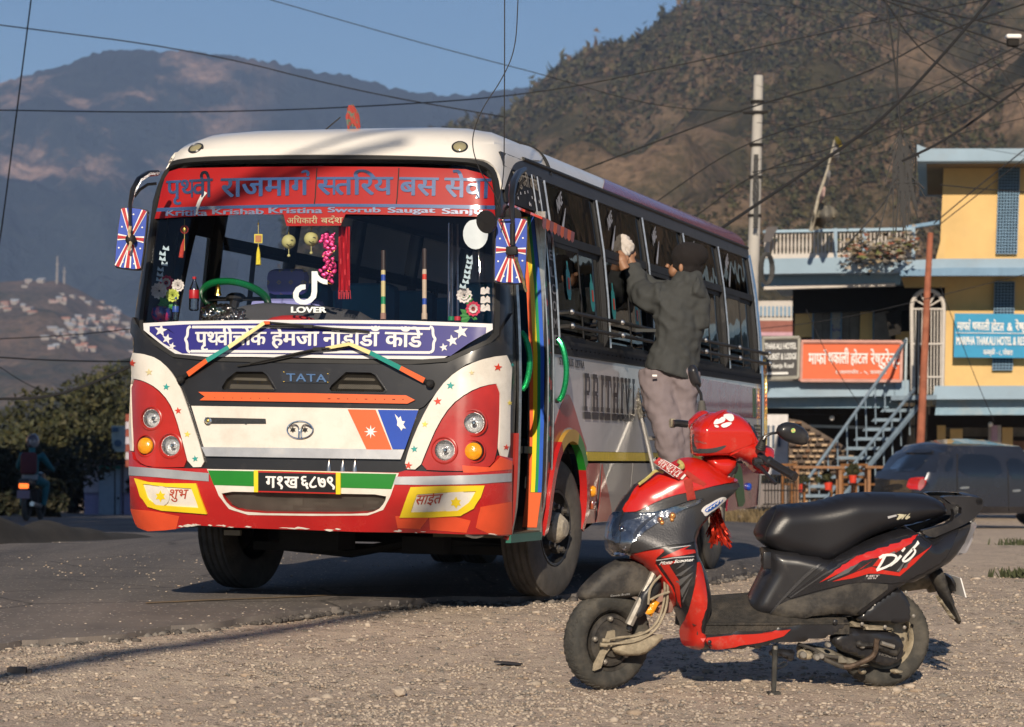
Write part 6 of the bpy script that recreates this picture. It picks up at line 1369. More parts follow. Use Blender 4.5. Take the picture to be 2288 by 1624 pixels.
for k,q in enumerate((ZI(1322,405,1340,370,1365,360,1380,385,1360,405),ZI(1345,395,1385,350,1420,345,1425,375,1380,400),ZI(1400,335,1440,322,1480,325,1496,365,1470,385,1440,372),ZI(1325,412,1360,412,1372,428,1345,432),ZI(1378,408,1440,388,1482,392,1440,425,1400,434))):DH('white_emblem',q,wht,lift=.005+.0004*k,thick=.002,h=4)
mb=MB();word(mb,'HONDA',ZI(1195,528,1275,548,1272,562,1192,542),draper(BHB,SMI,.005,12),bold=.02);mb.build('relief_letters',mat('chrome_letters',(.5,.2,.18),.3,metal=.5),hb)
g1=[sp(u,v,o)for(u,v),o in zip(ZI(1700,650,1770,700,1860,760,1990,828),(-.12,-.16,-.22,-.30))]
mb=MB();mb.tube(g1[:2],.015,8);mb.build('switch_housing',sblk,scooter)
mb=MB();mb.tube([g1[1],g1[1].lerp(g1[3],.08),g1[1].lerp(g1[3],.12),g1[1].lerp(g1[3],.9),g1[1].lerp(g1[3],.92),g1[3]],[.024,.024,.0175,.0175,.021,.019],14);gr=mb.build('hand_grip',sblk,scooter)
mb=MB()
for k in range(8):
 a=k*pi/4;ax=(g1[3]-g1[1]).normalized();u_=ax.orthogonal().normalized();w__=ax.cross(u_);e=(u_*cos(a)+w__*sin(a))*.0175;mb.tube([g1[1].lerp(g1[3],.14)+e,g1[1].lerp(g1[3],.88)+e],.0022,4)
tag(mb.build('grip_ribs',rubber,gr),kind='stuff')
stube('brake_lever',[(u,v,o)for(u,v),o in zip(ZI(1680,735,1720,760,1780,830,1832,882),(-.13,-.16,-.22,-.27))],[.011,.009,.0075,.008],sblk);stube('switch_cluster',[(u,v,-.13)for u,v in ZI(1650,702,1730,702)],.018,mat('switch_dark',(.03,.03,.032),.25,coat=.5))
mb=MB();mb.tube([sp(u,v,.30)for u,v in ZI(1115,400,1040,392,1000,392)],.0165,10);mb.build('hand_grip',sblk,scooter);mb=MB();mb.tube([sp(u,v,.33)for u,v in ZI(1012,392,975,390)],.021,10);mb.build('grip_end',smud,scooter)
mr=SP('rear_view_mirror',ZN(186,935,215,895,270,878,335,892,400,930,428,985,420,1032,390,1050,310,1040,240,1012,195,970),.028,16,sblk,mid=-.22,h=6);mr['label']='near mirror seen from behind'
stube('mirror_stalk',[(u,v,-.20)for u,v in ZN(95,1010,110,985,150,965,200,958)],.006,sblk,parent=mr);mb=MB();q0,q1=sp(*ZI(1705,602)[0],-.16),sp(*ZI(1742,500)[0],-.18)
mb.tube([q0.lerp(q1,t)for t in np.linspace(0,1,15)],[(.022-.013*t)*(1+.10*(k%2))for k,t in enumerate(np.linspace(0,1,15))],12);mb.build('mirror_boot',rubber,mr)
bpy.context.view_layer.update();BMR=raycaster([mr]);DB('round_sticker',circ(ZN(311,943)[0],5),mat('holo_sticker',(.25,.55,.15),.3,col2=(.7,.45,.2),scale=90,ramp=(.45,.55)),4,.003,.002,mr,BMR,sm=0)
ml=SP('rear_view_mirror',ZH(1425,345,1450,320,1490,328,1515,400,1535,470,1530,508,1490,512,1452,485,1425,410),.028,12,sblk,mid=.25,h=6);ml['label']='far mirror seen edge-on'
stube('mirror_stalk',[(u,v,.22)for u,v in ZH(1492,490,1530,560,1538,640)],.007,sblk,parent=ml);mb=MB();q0,q1=sp(*ZH(1540,722)[0],.18),sp(*ZH(1537,620)[0],.20)
mb.tube([q0.lerp(q1,t)for t in np.linspace(0,1,15)],[(.021-.008*t)*(1+.10*(k%2))for k,t in enumerate(np.linspace(0,1,15))],12);mb.build('mirror_boot',mat('boot_dusty',(.10,.095,.085),.7),ml)
q4=ZI(872,655,1120,798,1060,867,820,703)
def plf(off):return lambda p,e=0:sp(p[0],p[1],off-e)
npf=SP('front_plate',q4,.004,2,wht,mid=-.135,h=8,sm=1)
c_=V((sum(p[0]for p in q4)/4,sum(p[1]for p in q4)/4));q5=[tuple(c_.lerp(V(p),.87))for p in q4];SP('plate_red_field',q5,.003,2,mat('plate_red',(.40,.03,.03),.4),mid=-.1385,h=8,sm=0,parent=npf)
mb=MB();word(mb,'ग१४·प८३·८४',[tuple(c_.lerp(V(p),.70))for p in q4],plf(-.1425),bold=.010);mb.build('plate_digits',wht,npf)
cl=mat('red_cloth',(.33,.03,.02),.8,var=.15,bump=.3,bscale=80)
SP('tied_ribbon',ZI(1085,850,1150,838,1168,920,1185,1008,1115,1022,1100,930),.004,3,cl,mid=-.14,h=5,sm=0);SP('tied_ribbon',ZI(1110,770,1180,820,1275,888,1245,922,1150,862,1100,800),.004,3,cl,mid=-.138,h=5,sm=0)
mb=MB();mb.tube([sp(u,v,-.12)for u,v in smoothp(ZI(1040,700,1070,720,1080,760,1050,740),2,False)],.010,6);mb.tube([sp(u,v,-.08)for u,v in smoothp(ZI(920,790,860,770,800,830,720,890),2,False)],.007,6);mb.build('twisted_string',mat('yellow_string',(.42,.36,.12),.8,var=.4,scale=50),scooter)
foil=mat('red_foil',(.62,.045,.02),.22,metal=.6,var=.4,scale=40)
ts=empty('foil_tassel',SM@sp(1592,1120,.10),'shiny red foil tassel hanging below the scooter handlebar','tassel');rg=random.Random(9);T0=SM@sp(1592,1120,.10)
for k in range(46):
 mb=MB();u0=1597+rg.uniform(-8,8);u1=1607+rg.uniform(-28,28);v1=1205+rg.uniform(-14,22);o=.10+rg.uniform(-.03,.03);pts=[SM@sp(u0+(u1-u0)*t**1.3+3*sin(t*9+k),1118+(v1-1118)*t,o+.02*sin(t*7+k))-T0 for t in np.linspace(0,1,8)]
 w_=rg.uniform(.004,.007);a=rg.uniform(0,pi);P=[]
 for i,p in enumerate(pts):e=V((cos(a+i*.5),sin(a+i*.5),0))*w_;P+=[p-e,p+e]
 mb.add(P,[(2*i,2*i+1,2*i+3,2*i+2)for i in range(len(pts)-1)]);mb.build('foil_strand',foil,ts)
# ================================================================== RIGHT BACKGROUND
HY=60.0
def px(mb,pts,Y,d):
 a=[at(u,v,Y)for u,v in pts];n=len(a);return mb.add(a+[p+V((d*.155,d,0))for p in a],[tuple(range(n)),tuple(range(2*n-1,n-1,-1))]+[(i,(i+1)%n,n+(i+1)%n,n+i)for i in range(n)])
def PX(name,pts,Y,d,m,parent=None):
 o=px(MB(),pts,Y,d).build(name,m,None,smooth=False)
 if parent is not None:o.parent=parent;o.matrix_parent_inverse=parent.matrix_world.inverted()
 return o
def rq(u0,v0,u1,v1):return PT(u0,v0,u1,v0,u1,v1,u0,v1)
ylw=mat('yellow_wall',(.64,.43,.18),.85,var=.10,scale=1.2,dirt=.25,dcol=(.45,.32,.18),dscale=.8)
blu=mat('faded_blue_concrete',(.27,.37,.46),.8,var=.12,scale=.8,dirt=.3,dcol=(.26,.27,.28),dscale=1.0)
bluj=mat('blue_lattice',(.17,.28,.40),.8,var=.1);wwl=mat('whitewash',(.52,.48,.44),.85,var=.08,dirt=.15)
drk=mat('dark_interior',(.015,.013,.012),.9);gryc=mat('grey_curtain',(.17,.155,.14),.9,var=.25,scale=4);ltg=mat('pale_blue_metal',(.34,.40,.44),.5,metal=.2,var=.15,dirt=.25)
hotel=empty('hotel_building',at(2000,1150,HY),'two storey yellow and blue concrete building with balconies at the right','building');bpy.context.view_layer.update()
PX('wall',PT(2108,366,2500,366,2485,582,2098,582),HY,6,ylw,hotel);PX('wall_fin',PT(2100,540,2112,520,2110,582,2087,590),HY-.9,.9,ylw,hotel)
PX('roof_slab',PT(2047,322,2072,332,4300,328,4300,354,2049,360),HY-1.4,8,blu,hotel);PX('roof_slab_underside',PT(2060,360,4300,355,4300,362,2070,366),HY-.9,7,mat('soffit_brown',(.18,.12,.06),.9),hotel)
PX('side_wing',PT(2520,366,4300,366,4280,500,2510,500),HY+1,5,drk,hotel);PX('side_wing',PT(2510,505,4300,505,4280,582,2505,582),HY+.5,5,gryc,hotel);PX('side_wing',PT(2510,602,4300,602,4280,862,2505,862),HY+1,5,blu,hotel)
def lattice(pts,Y,nx_,nz_):
 u0,v0,u1,v1,sk=pts;root=PX('lattice_panel',[(u0,v0),(u1,v0),(u1-sk,v1),(u0-sk,v1)],Y,.10,mat('lattice_back',(.06,.09,.13),.9)if 'lattice_back' not in bpy.data.materials else bpy.data.materials['lattice_back'],hotel);mb=MB()
 for i in range(nx_+1):a=u0+(u1-u0)*i/nx_;px(mb,PT(a-.9,v0,a+.9,v0,a+.9-sk,v1,a-.9-sk,v1),Y-.07,.06)
 for j in range(nz_+1):b=v0+(v1-v0)*j/nz_;s=sk*j/nz_;px(mb,PT(u0-s,b-.9,u1-s,b-.9,u1-s,b+.9,u0-s,b+.9),Y-.075,.06)
 o=mb.build('lattice_bars',bluj,None,smooth=False);o.parent=root;o.matrix_parent_inverse=root.matrix_world.inverted();tag(o,kind='stuff')
lattice((2232,366,2278,566,7),HY-.06,7,30);lattice((2222,630,2266,826,5),HY-.06,6,30)
PX('upper_balcony_slab',PT(2000,583,2100,578,4300,574,4300,600,2110,602,2008,611),HY-1.5,7,blu,hotel);PX('upper_slab_lip',PT(2008,604,2120,598,4300,597,4300,611,2008,616),HY-1.58,.2,bluj,hotel)
PX('terrace_slab',PT(1700,578,2012,573,2012,608,1700,612),HY-1.6,8,blu,hotel);PX('terrace_fascia',PT(1700,612,2012,608,2010,634,1700,640),HY-1.0,.4,mat('fascia_blue',(.20,.32,.42),.8,var=.1,dirt=.2),hotel);PX('terrace_white_edge',PT(1706,640,2000,632,2000,638,1706,647),HY-1.05,.3,wwl,hotel)
PX('parapet_rail',PT(1704,514,2040,508,2040,514,1704,520),HY-1.5,.25,mat('rail_sky_blue',(.30,.42,.52),.7),hotel);PX('parapet_base',PT(1704,568,2036,562,2036,575,1704,580),HY-1.5,.25,wwl,hotel);PX('parapet_rail',PT(2020,505,2098,492,2098,500,2020,512),HY-1.4,.25,bluj,hotel)
prof=[(.022,0),(.036,.02),(.022,.10),(.036,.22),(.018,.36),(.026,.44),(.036,.50)];mb=MB();mb.lathe(prof,8);b0=mb.build('baluster',wwl,hotel);b0.matrix_parent_inverse=hotel.matrix_world.inverted()
us=list(np.arange(1709,2034,8.4));
for k,u in enumerate(us):
 o=b0 if k==0 else b0.copy()
 if k:COL.objects.link(o)
 o.location=at(u,570-(u-1709)*.018,HY-1.4);o.scale=(.8,.8,1.0)
for u in(1714,1866,1930,2040):PX('parapet_post',PT(u-4,512-(u-1714)*.015,u+4,512-(u-1714)*.015,u+4,576,u-4,576),HY-1.55,.3,blu if u>1720 else wwl,hotel)
PX('wall',PT(2113,602,2500,602,2488,862,2100,862),HY,6,ylw,hotel);PX('beam',PT(2010,612,2116,610,2116,640,2020,640),HY-.2,.5,ylw,hotel)
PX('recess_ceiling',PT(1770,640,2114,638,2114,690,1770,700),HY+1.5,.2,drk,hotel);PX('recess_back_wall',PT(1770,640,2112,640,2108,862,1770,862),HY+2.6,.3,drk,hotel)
PX('recess_wall',PT(1777,680,1817,680,1815,752,1774,752),HY+2.0,.3,ylw,hotel);PX('recess_wall',PT(1922,680,1950,680,1949,758,1920,758),HY+2.0,.3,ylw,hotel);PX('recess_wall',PT(2000,742,2034,740,2034,766,2000,766),HY+2.0,.3,ylw,hotel)
for k,(u0,u1)in enumerate(((1818,1836),(1837,1855),(1880,1897),(1898,1920))):
 PX('curtain',PT(u0,684,u1,684,u1-1,766,u0-1,766),HY+2.1+.05*(k%2),.1,gryc,hotel)
PX('patterned_curtain',PT(1857,684,1879,684,1878,766,1856,766),HY+2.05,.1,mat('blue_print_curtain',(.42,.40,.36),.9,col2=(.05,.07,.30),scale=3.5,ramp=(.52,.58)),hotel)
for u in(1816,1857,1879,1951):PX('window_frame',PT(u-1.5,682,u+1.5,682,u+.5,766,u-2.5,766),HY+1.95,.1,bluj,hotel)
PX('hanging_cloth',PT(1952,700,1985,692,1990,764,1952,764),HY+1.8,.1,gryc,hotel);PX('hanging_black_cloth',PT(1978,700,2014,690,2012,745,1986,752),HY+.6,.1,drk,hotel)
PX('lower_slab',PT(1700,851,2030,849,2030,884,1700,888),HY-1.7,6,blu,hotel);PX('lower_slab_fascia',PT(1702,888,2010,884,2006,911,1702,911),HY-1.2,.4,mat('fascia_blue2',(.22,.34,.44),.8,var=.12,dirt=.4,dcol=(.36,.28,.18),dscale=1.5),hotel)
PX('lower_slab',PT(2088,862,4300,858,4300,886,2082,892),HY-1.7,6,blu,hotel);PX('lower_slab_fascia',PT(2092,892,4300,888,4300,922,2088,927),HY-1.3,.4,bpy.data.materials['fascia_blue2'],hotel)
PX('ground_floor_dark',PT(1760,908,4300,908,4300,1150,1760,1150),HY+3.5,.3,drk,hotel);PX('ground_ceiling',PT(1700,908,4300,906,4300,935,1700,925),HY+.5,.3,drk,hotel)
for(u0,u1,v0,v1,m_)in((2093,2112,950,1010,ylw),(2122,2150,958,1002,ylw),(2208,2236,950,1010,wwl),(2238,2262,955,1008,ylw)):PX('shop_pillar',rq(u0,v0,u1,v1),HY+.2,.5,m_,hotel)
PX('shop_shelf',rq(2112,955,2300,975),HY+1.0,.3,mat('weathered_panel',(.22,.20,.17),.8,var=.3),hotel);PX('shop_counter',rq(2150,985,2340,1006),HY+.8,.4,mat('counter_brown',(.20,.11,.07),.8),hotel);PX('pink_poster',rq(2214,950,2228,986),HY+.1,.03,mat('poster_pink',(.5,.33,.42),.7),hotel)
for u,v in((1858,934),(2212,948)):o=MB().sphere(at(u,v,HY-.6),.055,10,7).build('ceiling_bulb',wht,hotel);o.matrix_parent_inverse=hotel.matrix_world.inverted();PX('bulb_cord',PT(u-.6,912,u+.6,912,u+.6,v-4,u-.6,v-4),HY-.6,.02,drk,hotel)
PX('shop_beam',PT(1790,948,2010,954,2010,960,1790,954),HY+.6,.15,ltg,hotel)
gate=empty('arched_gate',at(2070,883,HY-.6),'pale blue arched metal gate at the head of the stairs','gate');bpy.context.view_layer.update()
mb=MB();aw=[(2038,880),(2037,790),(2036,700)]+[(2072-36*cos(t),686-38*sin(t))for t in np.linspace(.1,pi-.1,12)]+[(2108,700),(2106,790),(2104,880)]
mb.tube([at(u,v,HY-.6)for u,v in aw],.045,6);o=mb.build('gate_frame',wwl,gate);o.matrix_parent_inverse=gate.matrix_world.inverted()
for k in range(9):u=2044+k*7;PX('gate_bar',PT(u,690,u+2.4,690,u+1,880,u-1.4,880),HY-.6,.03,wwl,gate)
for v in(688,766,840):PX('gate_rail',PT(2037,v,2108,v,2108,v+4,2037,v+4),HY-.64,.03,wwl,gate)
for a in np.linspace(.5,pi-.5,5):o=MB().tube([at(2072,686,HY-.6),at(2072-34*cos(a),686-36*sin(a),HY-.6)],.02,5).build('gate_ray',wwl,gate);o.matrix_parent_inverse=gate.matrix_world.inverted()
stair=empty('outside_stairs',at(1800,1130,HY-4),'blue metal stairs with railings climbing to the upper floor','stairs');bpy.context.view_layer.update()
def loc(o,par):o.parent=par;o.matrix_parent_inverse=par.matrix_world.inverted();return o
stm=mat('stair_metal',(.16,.22,.28),.6,metal=.2,var=.2,dirt=.2)
n_=11
for k in range(n_):
 t=k/(n_-1);u=2008-200*t;v=892+212*t;PX('stair_tread',PT(u-16,v,u+58,v,u+52,v+7,u-22,v+7),HY-1.6-2.4*t,.3,stm,stair)
for a,b in((((2022,760),(1996,800),(1786,1096)),0),(((2044,866),(2030,884),(1838,1122)),1)):
 loc(MB().tube([at(u,v,HY-1.7-2.4*i/2)for i,(u,v)in enumerate(a)],.035,6).build('hand_rail',stm,None),stair)
 (u1,v1),(u2,v2)=a[1],a[2]
 for k in range(11):t=k/10;u,v=lerp(u1,u2,t),lerp(v1,v2,t);loc(MB().tube([at(u,v,HY-1.7-2.4*t),at(u+2,v+88,HY-1.7-2.4*t)],.018,5).build('rail_baluster',stm,None),stair)
loc(MB().tube([at(2056,900,HY-1.8),at(1850,1150,HY-3.9)],.06,6).build('stair_stringer',stm,None),stair);PX('landing',PT(1990,884,2092,882,2092,892,1990,894),HY-2.2,1.6,stm,stair);PX('landing_post',PT(2022,755,2027,755,2024,890,2019,890),HY-1.7,.1,ltg,stair);PX('landing_post',PT(2045,760,2050,760,2048,980,2043,980),HY-1.9,.1,drk,stair)
def signboard(name,pts,m,label,texts,Y,frame=None,rows=()):
 r_=empty(name,at(sum(p[0]for p in pts)/4,sum(p[1]for p in pts)/4,Y),label,'sign');bpy.context.view_layer.update();PX('board',pts,Y,.08,m,r_)
 mb=MB()
 for s_,q,b in texts:word(mb,s_,q,lambda p,e=0:at(p[0],p[1],Y-.03-e),bold=b)
 loc(mb.build('lettering',mat('sign_lettering',(.72,.72,.70),.6)if 'sign_lettering' not in bpy.data.materials else bpy.data.materials['sign_lettering'],None),r_)
 if frame:
  for i in range(4):a,b=pts[i],pts[(i+1)%4];loc(MB().tube([at(*a,Y-.03),at(*b,Y-.03)],.04,5).build('frame',frame,None),r_)
 for q in rows:PX('rule',q,Y-.03,.02,bpy.data.materials['sign_lettering'],r_)
 return r_
def Q(u0,v0,u1,v1,s=0):return[(u0,v0),(u1,v0+s),(u1,v1+s),(u0,v1)]
signboard('hotel_sign',PT(1790,763,2014,764,2012,851,1788,850),mat('sign_orange',(.62,.12,.04),.6,var=.06),'orange sign with white lettering on the balcony edge',[('माफा^'[:3]+'फ^ा' if False else 'माफा^',Q(1806,790,1845,813),.03),('थकाली',Q(1850,788,1896,812),.03),('होटल',Q(1900,790,1938,812),.03),('रे<षटुरेन्ट'[:2]+'ष्टुरेन्ट',Q(1945,790,2010,814),.025),('१ लामाचौर - ५, कास्की',Q(1866,828,1980,835),.01)],HY-2.0,mat('sign_frame',(.55,.3,.25),.6))
signboard('hotel_sign',PT(1704,756,1785,754,1783,843,1702,846),mat('sign_black',(.03,.028,.03),.5),'black sign with white lettering beside the orange one',[('THAKALI HOTEL',Q(1708,767,1779,780,-1),.03),('YOURT & LODGE'[1:]if False else 'TOURIST & LODGE',Q(1708,790,1779,803,-1),.03),('Hemja Road',Q(1722,812,1772,822,-1),.02)],HY-2.05,mat('sign_frame_grey',(.3,.29,.25),.6),[PT(1708,832,1760,831,1760,836,1708,837)])
bn=signboard('hotel_banner',PT(2132,700,2345,702,2345,800,2130,798),mat('banner_cyan',(.02,.25,.45),.6,var=.06),'blue banner with white lettering hung on the yellow wall',[('माफा^',Q(2138,720,2167,737,1),.03),('थकाली',Q(2172,720,2210,737,1),.03),('होटल',Q(2214,721,2242,738,1),.03),('&',Q(2250,721,2261,738,1),.03),('रेष्टुरेन्ट',Q(2268,721,2325,738,1),.03),('MARPHA THAKALI HOTEL & RESTAURANT',Q(2136,752,2338,770,1),.035),('कास्की - ८, पोखरा',Q(2196,782,2262,792,1),.02)],HY-.4,None,[PT(2134,742.5,2340,744.5,2340,746,2134,744)])
o=MB().tube([at(2055,1005,56),at(2061,880,56),at(2071,650,56),at(2078,520,56)],[.085,.08,.07,.06],10).build('iron_pole',mat('rusty_pole',(.30,.10,.055),.8,var=.25,dirt=.2,dcol=(.42,.26,.16),dscale=1.5),None);tag(o,'rust brown metal pole standing before the arched gate','pole')
hb2=empty('white_house',at(1735,760,75),'white house with a red brown band and balustrade behind the bus rear','house');bpy.context.view_layer.update()
for(q,m_,nm)in((rq(1690,672,1782,716),wwl,'parapet'),(rq(1690,716,1782,742),mat('brown_red_roof',(.26,.10,.08),.8),'roof'),(rq(1690,742,1782,750),mat('pink_band',(.50,.30,.36),.8),'band'),(rq(1690,750,1782,905),gryc,'wall'),(rq(1692,905,1768,1060),mat('white_shop_wall',(.62,.60,.60),.8,dirt=.1),'shop_wall')):PX(nm,q,75 if v<2000 else 70,4,m_,hb2)
for k in range(9):PX('parapet_opening',PT(1697+k*9,684,1702+k*9,684,1702+k*9,706,1697+k*9,706),74.9,.05,bluj,hb2)
for u in(1713,1724,1737):PX('blue_window',rq(u,950,u+6,998),74.9,.05,mat('window_slate',(.06,.09,.14),.4)if 'window_slate' not in bpy.data.materials else bpy.data.materials['window_slate'],hb2)
sw_=PX('stone_wall',PT(1762,935,1790,940,1908,1010,1908,1130,1762,1130),57.5,.4,mat('mortar',(.12,.09,.07),.9),None);tag(sw_,'brown and cream stone clad wall under the building','wall');rg=random.Random(4)
smx=[mat('clad_cream',(.42,.30,.19),.85,var=.2,scale=3),mat('clad_brown',(.20,.11,.06),.85,var=.3,scale=3),mat('clad_dark',(.07,.05,.04),.85,var=.3,scale=3)]
base_m={}
for r_ in range(15):
 for c_ in range(10):
  u=1763+c_*14.5+(r_%2)*6+rg.uniform(-1,1);v=940+r_*12.6
  if u>1896 or v<938+max(0,(u-1785))*.62 or v>1120:continue
  k=rg.randrange(3);w_,h_=.12,.048
  if k not in base_m:
   o=MB().box((0,0,0),(w_,.10,h_),bev=.012).build('stone',smx[k],sw_);base_m[k]=o
  else:o=base_m[k].copy();COL.objects.link(o)
  o.location=at(u+6,v+4,57.42);o.scale=(rg.uniform(.8,1.05),rg.uniform(.6,1.6),rg.uniform(.8,1.1));o.rotation_euler=(0,rg.uniform(-.06,.06),0)
  o.matrix_parent_inverse=Matrix.Identity(4)
wood=mat('orange_wood',(.24,.11,.04),.5,var=.2);lb=['orange wooden chair beside the stone wall, leftmost of the three','orange wooden chair between two others by the stone wall','orange wooden chair nearest the stairs']
for k,u in enumerate((1772,1880,1935)):
 c_=empty('wooden_chair',at(u,1125,54),lb[k],'chair','wooden chairs below the building',rz=(.5,-.9,2.2)[k]);c_.scale=(.85,.85,.85);mb=MB();mb.box((0,0,.45),(.40,.4,.05));mb.build('seat',wood,c_,smooth=False)
 for x in(-.18,.18):
  for y in(-.17,.17):MB().box((x,y,.22),(.05,.05,.45)).build('leg',wood,c_,smooth=False)
 for z in(.62,.76,.9):MB().box((0,.19,z),(.42,.04,.06)).build('back_slat',wood,c_,smooth=False)
 for x in(-.19,.19):MB().box((x,.19,.68),(.05,.05,.5)).build('back_post',wood,c_,smooth=False)
for k,(u,L_)in enumerate(((1825,'orange wooden table between the chairs by the stone wall'),(1985,'orange wooden table under the stairs'))):
 c_=empty('wooden_table',at(u,1128,53.5),L_,'table');MB().box((0,0,.74),(1.0,.6,.05)).build('tabletop',wood,c_,smooth=False)
 for x in(-.42,.42):
  for y in(-.22,.22):MB().box((x,y,.36),(.06,.06,.72)).build('leg',wood,c_,smooth=False)
fc=empty('black_fence',at(1750,1130,50),'low black metal fence just behind the bus rear','fence');bpy.context.view_layer.update()
for k in range(13):PX('fence_bar',rq(1708+k*7,1062,1710.2+k*7,1128),50,.03,drk,fc)
for v in(1060,1094,1125):PX('fence_rail',rq(1704,v,1800,v+3),49.95,.03,drk,fc)
cp=empty('utility_pole',at(1678,1120,54),'grey concrete utility pole rising behind the bus rear','pole');bpy.context.view_layer.update()
loc(MB().tube([at(1672,1130,54),at(1680,650,54),at(1686,480,54),at(1694,169,54)],[.155,.125,.115,.095],14).build('shaft',mat('pole_concrete',(.42,.40,.37),.85,var=.12,scale=2,dirt=.25,dcol=(.25,.23,.2),dscale=2),None),cp)
for v in(228,252,324,396,482):loc(MB().lathe([(.135,-.03),(.14,0),(.135,.03)],12,Matrix.Translation(at(1693-(v-169)*.024,v,54))).build('clamp',drk,None),cp)
loc(MB().tube([at(1660,252,53.9),at(1715,250,53.9)],.03,6).build('cross_arm',drk,None),cp)
mb=MB()
for k in range(5):mb.tube([at(1687+5*sin(t*3+k)+k*.6,345+t*55,53.7-.02*k)for t in np.linspace(0,3,14)],.02,4)
loc(mb.build('cable_bundle',rubber,None),cp);mb=MB()
for k in range(4):mb.tube([at(1712+(9+k*2.5)*cos(t),600+(30+k*2)*sin(t),53.5)for t in np.linspace(0,2*pi,17)[:-1]],.022,5,closed=True)
loc(mb.build('cable_coil',rubber,None),cp)
fm=empty('prayer_flag_mast',at(1811,515,57),'leaning bamboo mast with faded white prayer flags on the terrace','flag');bpy.context.view_layer.update()
loc(MB().tube([at(1811,516,57),at(1828,440,57),at(1848,380,57),at(1864,312,57)],[.045,.035,.03,.015],6).build('mast',mat('old_bamboo',(.34,.31,.25),.8,var=.3),None),fm)
fl_=mat('faded_flag',(.46,.42,.38),.9,var=.15);fg=mat('grey_cloth',(.22,.20,.16),.9,var=.2)
for q,m_ in((PT(1856,338,1864,320,1876,342,1872,360,1860,368,1850,372),fl_),(PT(1843,386,1853,378,1856,392,1848,412,1838,420),fl_),(PT(1832,432,1842,412,1844,428,1836,452,1828,456),mat('pink_flag',(.45,.30,.26),.9)),(PT(1862,312,1868,300,1884,326,1880,334),mat('yellow_flag',(.55,.45,.08),.9)),(PT(1815,470,1826,452,1850,455,1866,466,1878,482,1850,494,1832,512,1812,516),fg)):
 vs,tr,be=cdt(smoothp(q,1),5);a0=rg.random()*6;mb=MB();mb.add([at(p[0],p[1],57+.35*sin(p[0]*.18+a0)+.2*sin(p[1]*.14))for p in vs],tr);loc(mb.build('flag_cloth',m_,None),fm)
rg=random.Random(14);cre=[mat('dry_leaf',(.24,.19,.12),.9,var=.3),mat('dusty_rag',(.34,.30,.25),.9,var=.3),mat('dark_creeper',(.03,.035,.04),.9),mat('olive_leaf',(.13,.14,.05),.9,var=.3),mat('rust_rag',(.34,.12,.07),.9)]
P=[];F=[];MI=[]
for k in range(520):
 t=rg.random();u=1940+150*(t-.33)+rg.gauss(0,12);v=interp(u,[(1860,560),(1960,560),(2050,540),(2085,510)])+rg.gauss(6,18);s=rg.uniform(2,8);Y=HY-2.0+rg.uniform(-.5,.5)
 a=rg.uniform(0,pi);q=[at(u+s*cos(a+b)*1.4,v+s*sin(a+b)*.7,Y+rg.uniform(-.15,.15))for b in(0,2.0,4.2)];n=len(P);P+=q;F.append((n,n+1,n+2));MI.append(rg.choice([0,0,1,1,2,3,4])if v<578 else rg.choice([2,2,0,1]))
mb=MB();mb.v=[tuple(p)for p in P];mb.f=F;mb.mi=MI
for i in range(6):pass
o=mb.build('dry_creeper',cre,None,smooth=False);tag(o,'tangle of dried creeper and rags over the terrace parapet',kind='stuff')
sp_=PX('solar_panel',PT(1712,508,1724,506,1738,506,1720,541,1704,540),58,.1,mat('panel_dark',(.07,.06,.06),.3),None);tag(sp_,'small dark solar panel tilted at the left end of the terrace','panel')
def tuft(name,u,v,n,h,w,m,label,cat='plant',kind=None,seed=0,Y=None,spread=.5):
 rg=random.Random(seed);p=onground(u,v)if Y is None else at(u,v,Y);mb=MB()
 for k in range(n):
  x,y=rg.gauss(0,w),rg.gauss(0,w*spread);hh=h*rg.uniform(.4,1.1);lx,ly=rg.gauss(0,hh*.35),rg.gauss(0,hh*.3);a=rg.uniform(0,pi);e=V((cos(a),sin(a),0))*rg.uniform(.006,.014)*(1+h)
  b=V((x,y,gz(p.x+x,p.y+y)-gz(p.x,p.y)));mb.add([b-e,b+e,b+V((lx*.5,ly*.5,hh*.6))+e*.7,b+V((lx*.5,ly*.5,hh*.6))-e*.7,b+V((lx,ly,hh))],[(0,1,2,3),(3,2,4)])
 o=mb.build(name,m,None,smooth=False);o.location=V((p.x,p.y,gz(p.x,p.y)))if Y is None else p;return tag(o,label,None if kind else cat,kind=kind)
dryg=mat('dry_grass',(.17,.125,.065),.9,var=.3,scale=8);grn=mat('weed_green',(.055,.065,.028),.85,var=.3,scale=8)
tuft('dry_grass',1668,1168,900,.28,.8,dryg,'dry straw coloured grass on the verge behind the bus',kind='stuff',seed=1);tuft('dry_grass',1720,1150,700,.25,1.0,dryg,'dry grass on the roadside right of the bus',kind='stuff',seed=2)
tuft('weed',2272,1290,120,.08,.10,grn,'low green weed in the gravel at the right edge',seed=4);tuft('weed',2272,1218,90,.09,.14,grn,'taller green weed in the shade at the right edge',seed=5)
CA=R(24);CO=at(2062,1190,44.0);CO.z=gz(CO.x,CO.y)+.0
CM=Matrix.Translation(CO)@Matrix.Rotation(CA,4,'Z');CMI=CM.inverted();car=empty('parked_car',(0,0,0),'dark grey hatchback parked before the yellow building','car');car.matrix_world=CM
cpt=mat('car_grey_paint',(.028,.032,.045),.20,metal=.3,coat=.8,var=.05,dirt=.1,dcol=(.16,.14,.12),dscale=2);cgl=mat('car_glass',(.008,.010,.014),.04,coat=1,spec=1)
pr=smoothp([(-.02,.42),(-.03,.72),(.06,.92),(.10,.98),(.42,1.34),(.60,1.42),(1.2,1.47),(1.9,1.44),(2.35,1.30),(2.85,.99),(3.55,.88),(3.9,.72),(3.95,.42),(3.86,.22),(3.55,.20),(.35,.20),(.05,.24)],1)
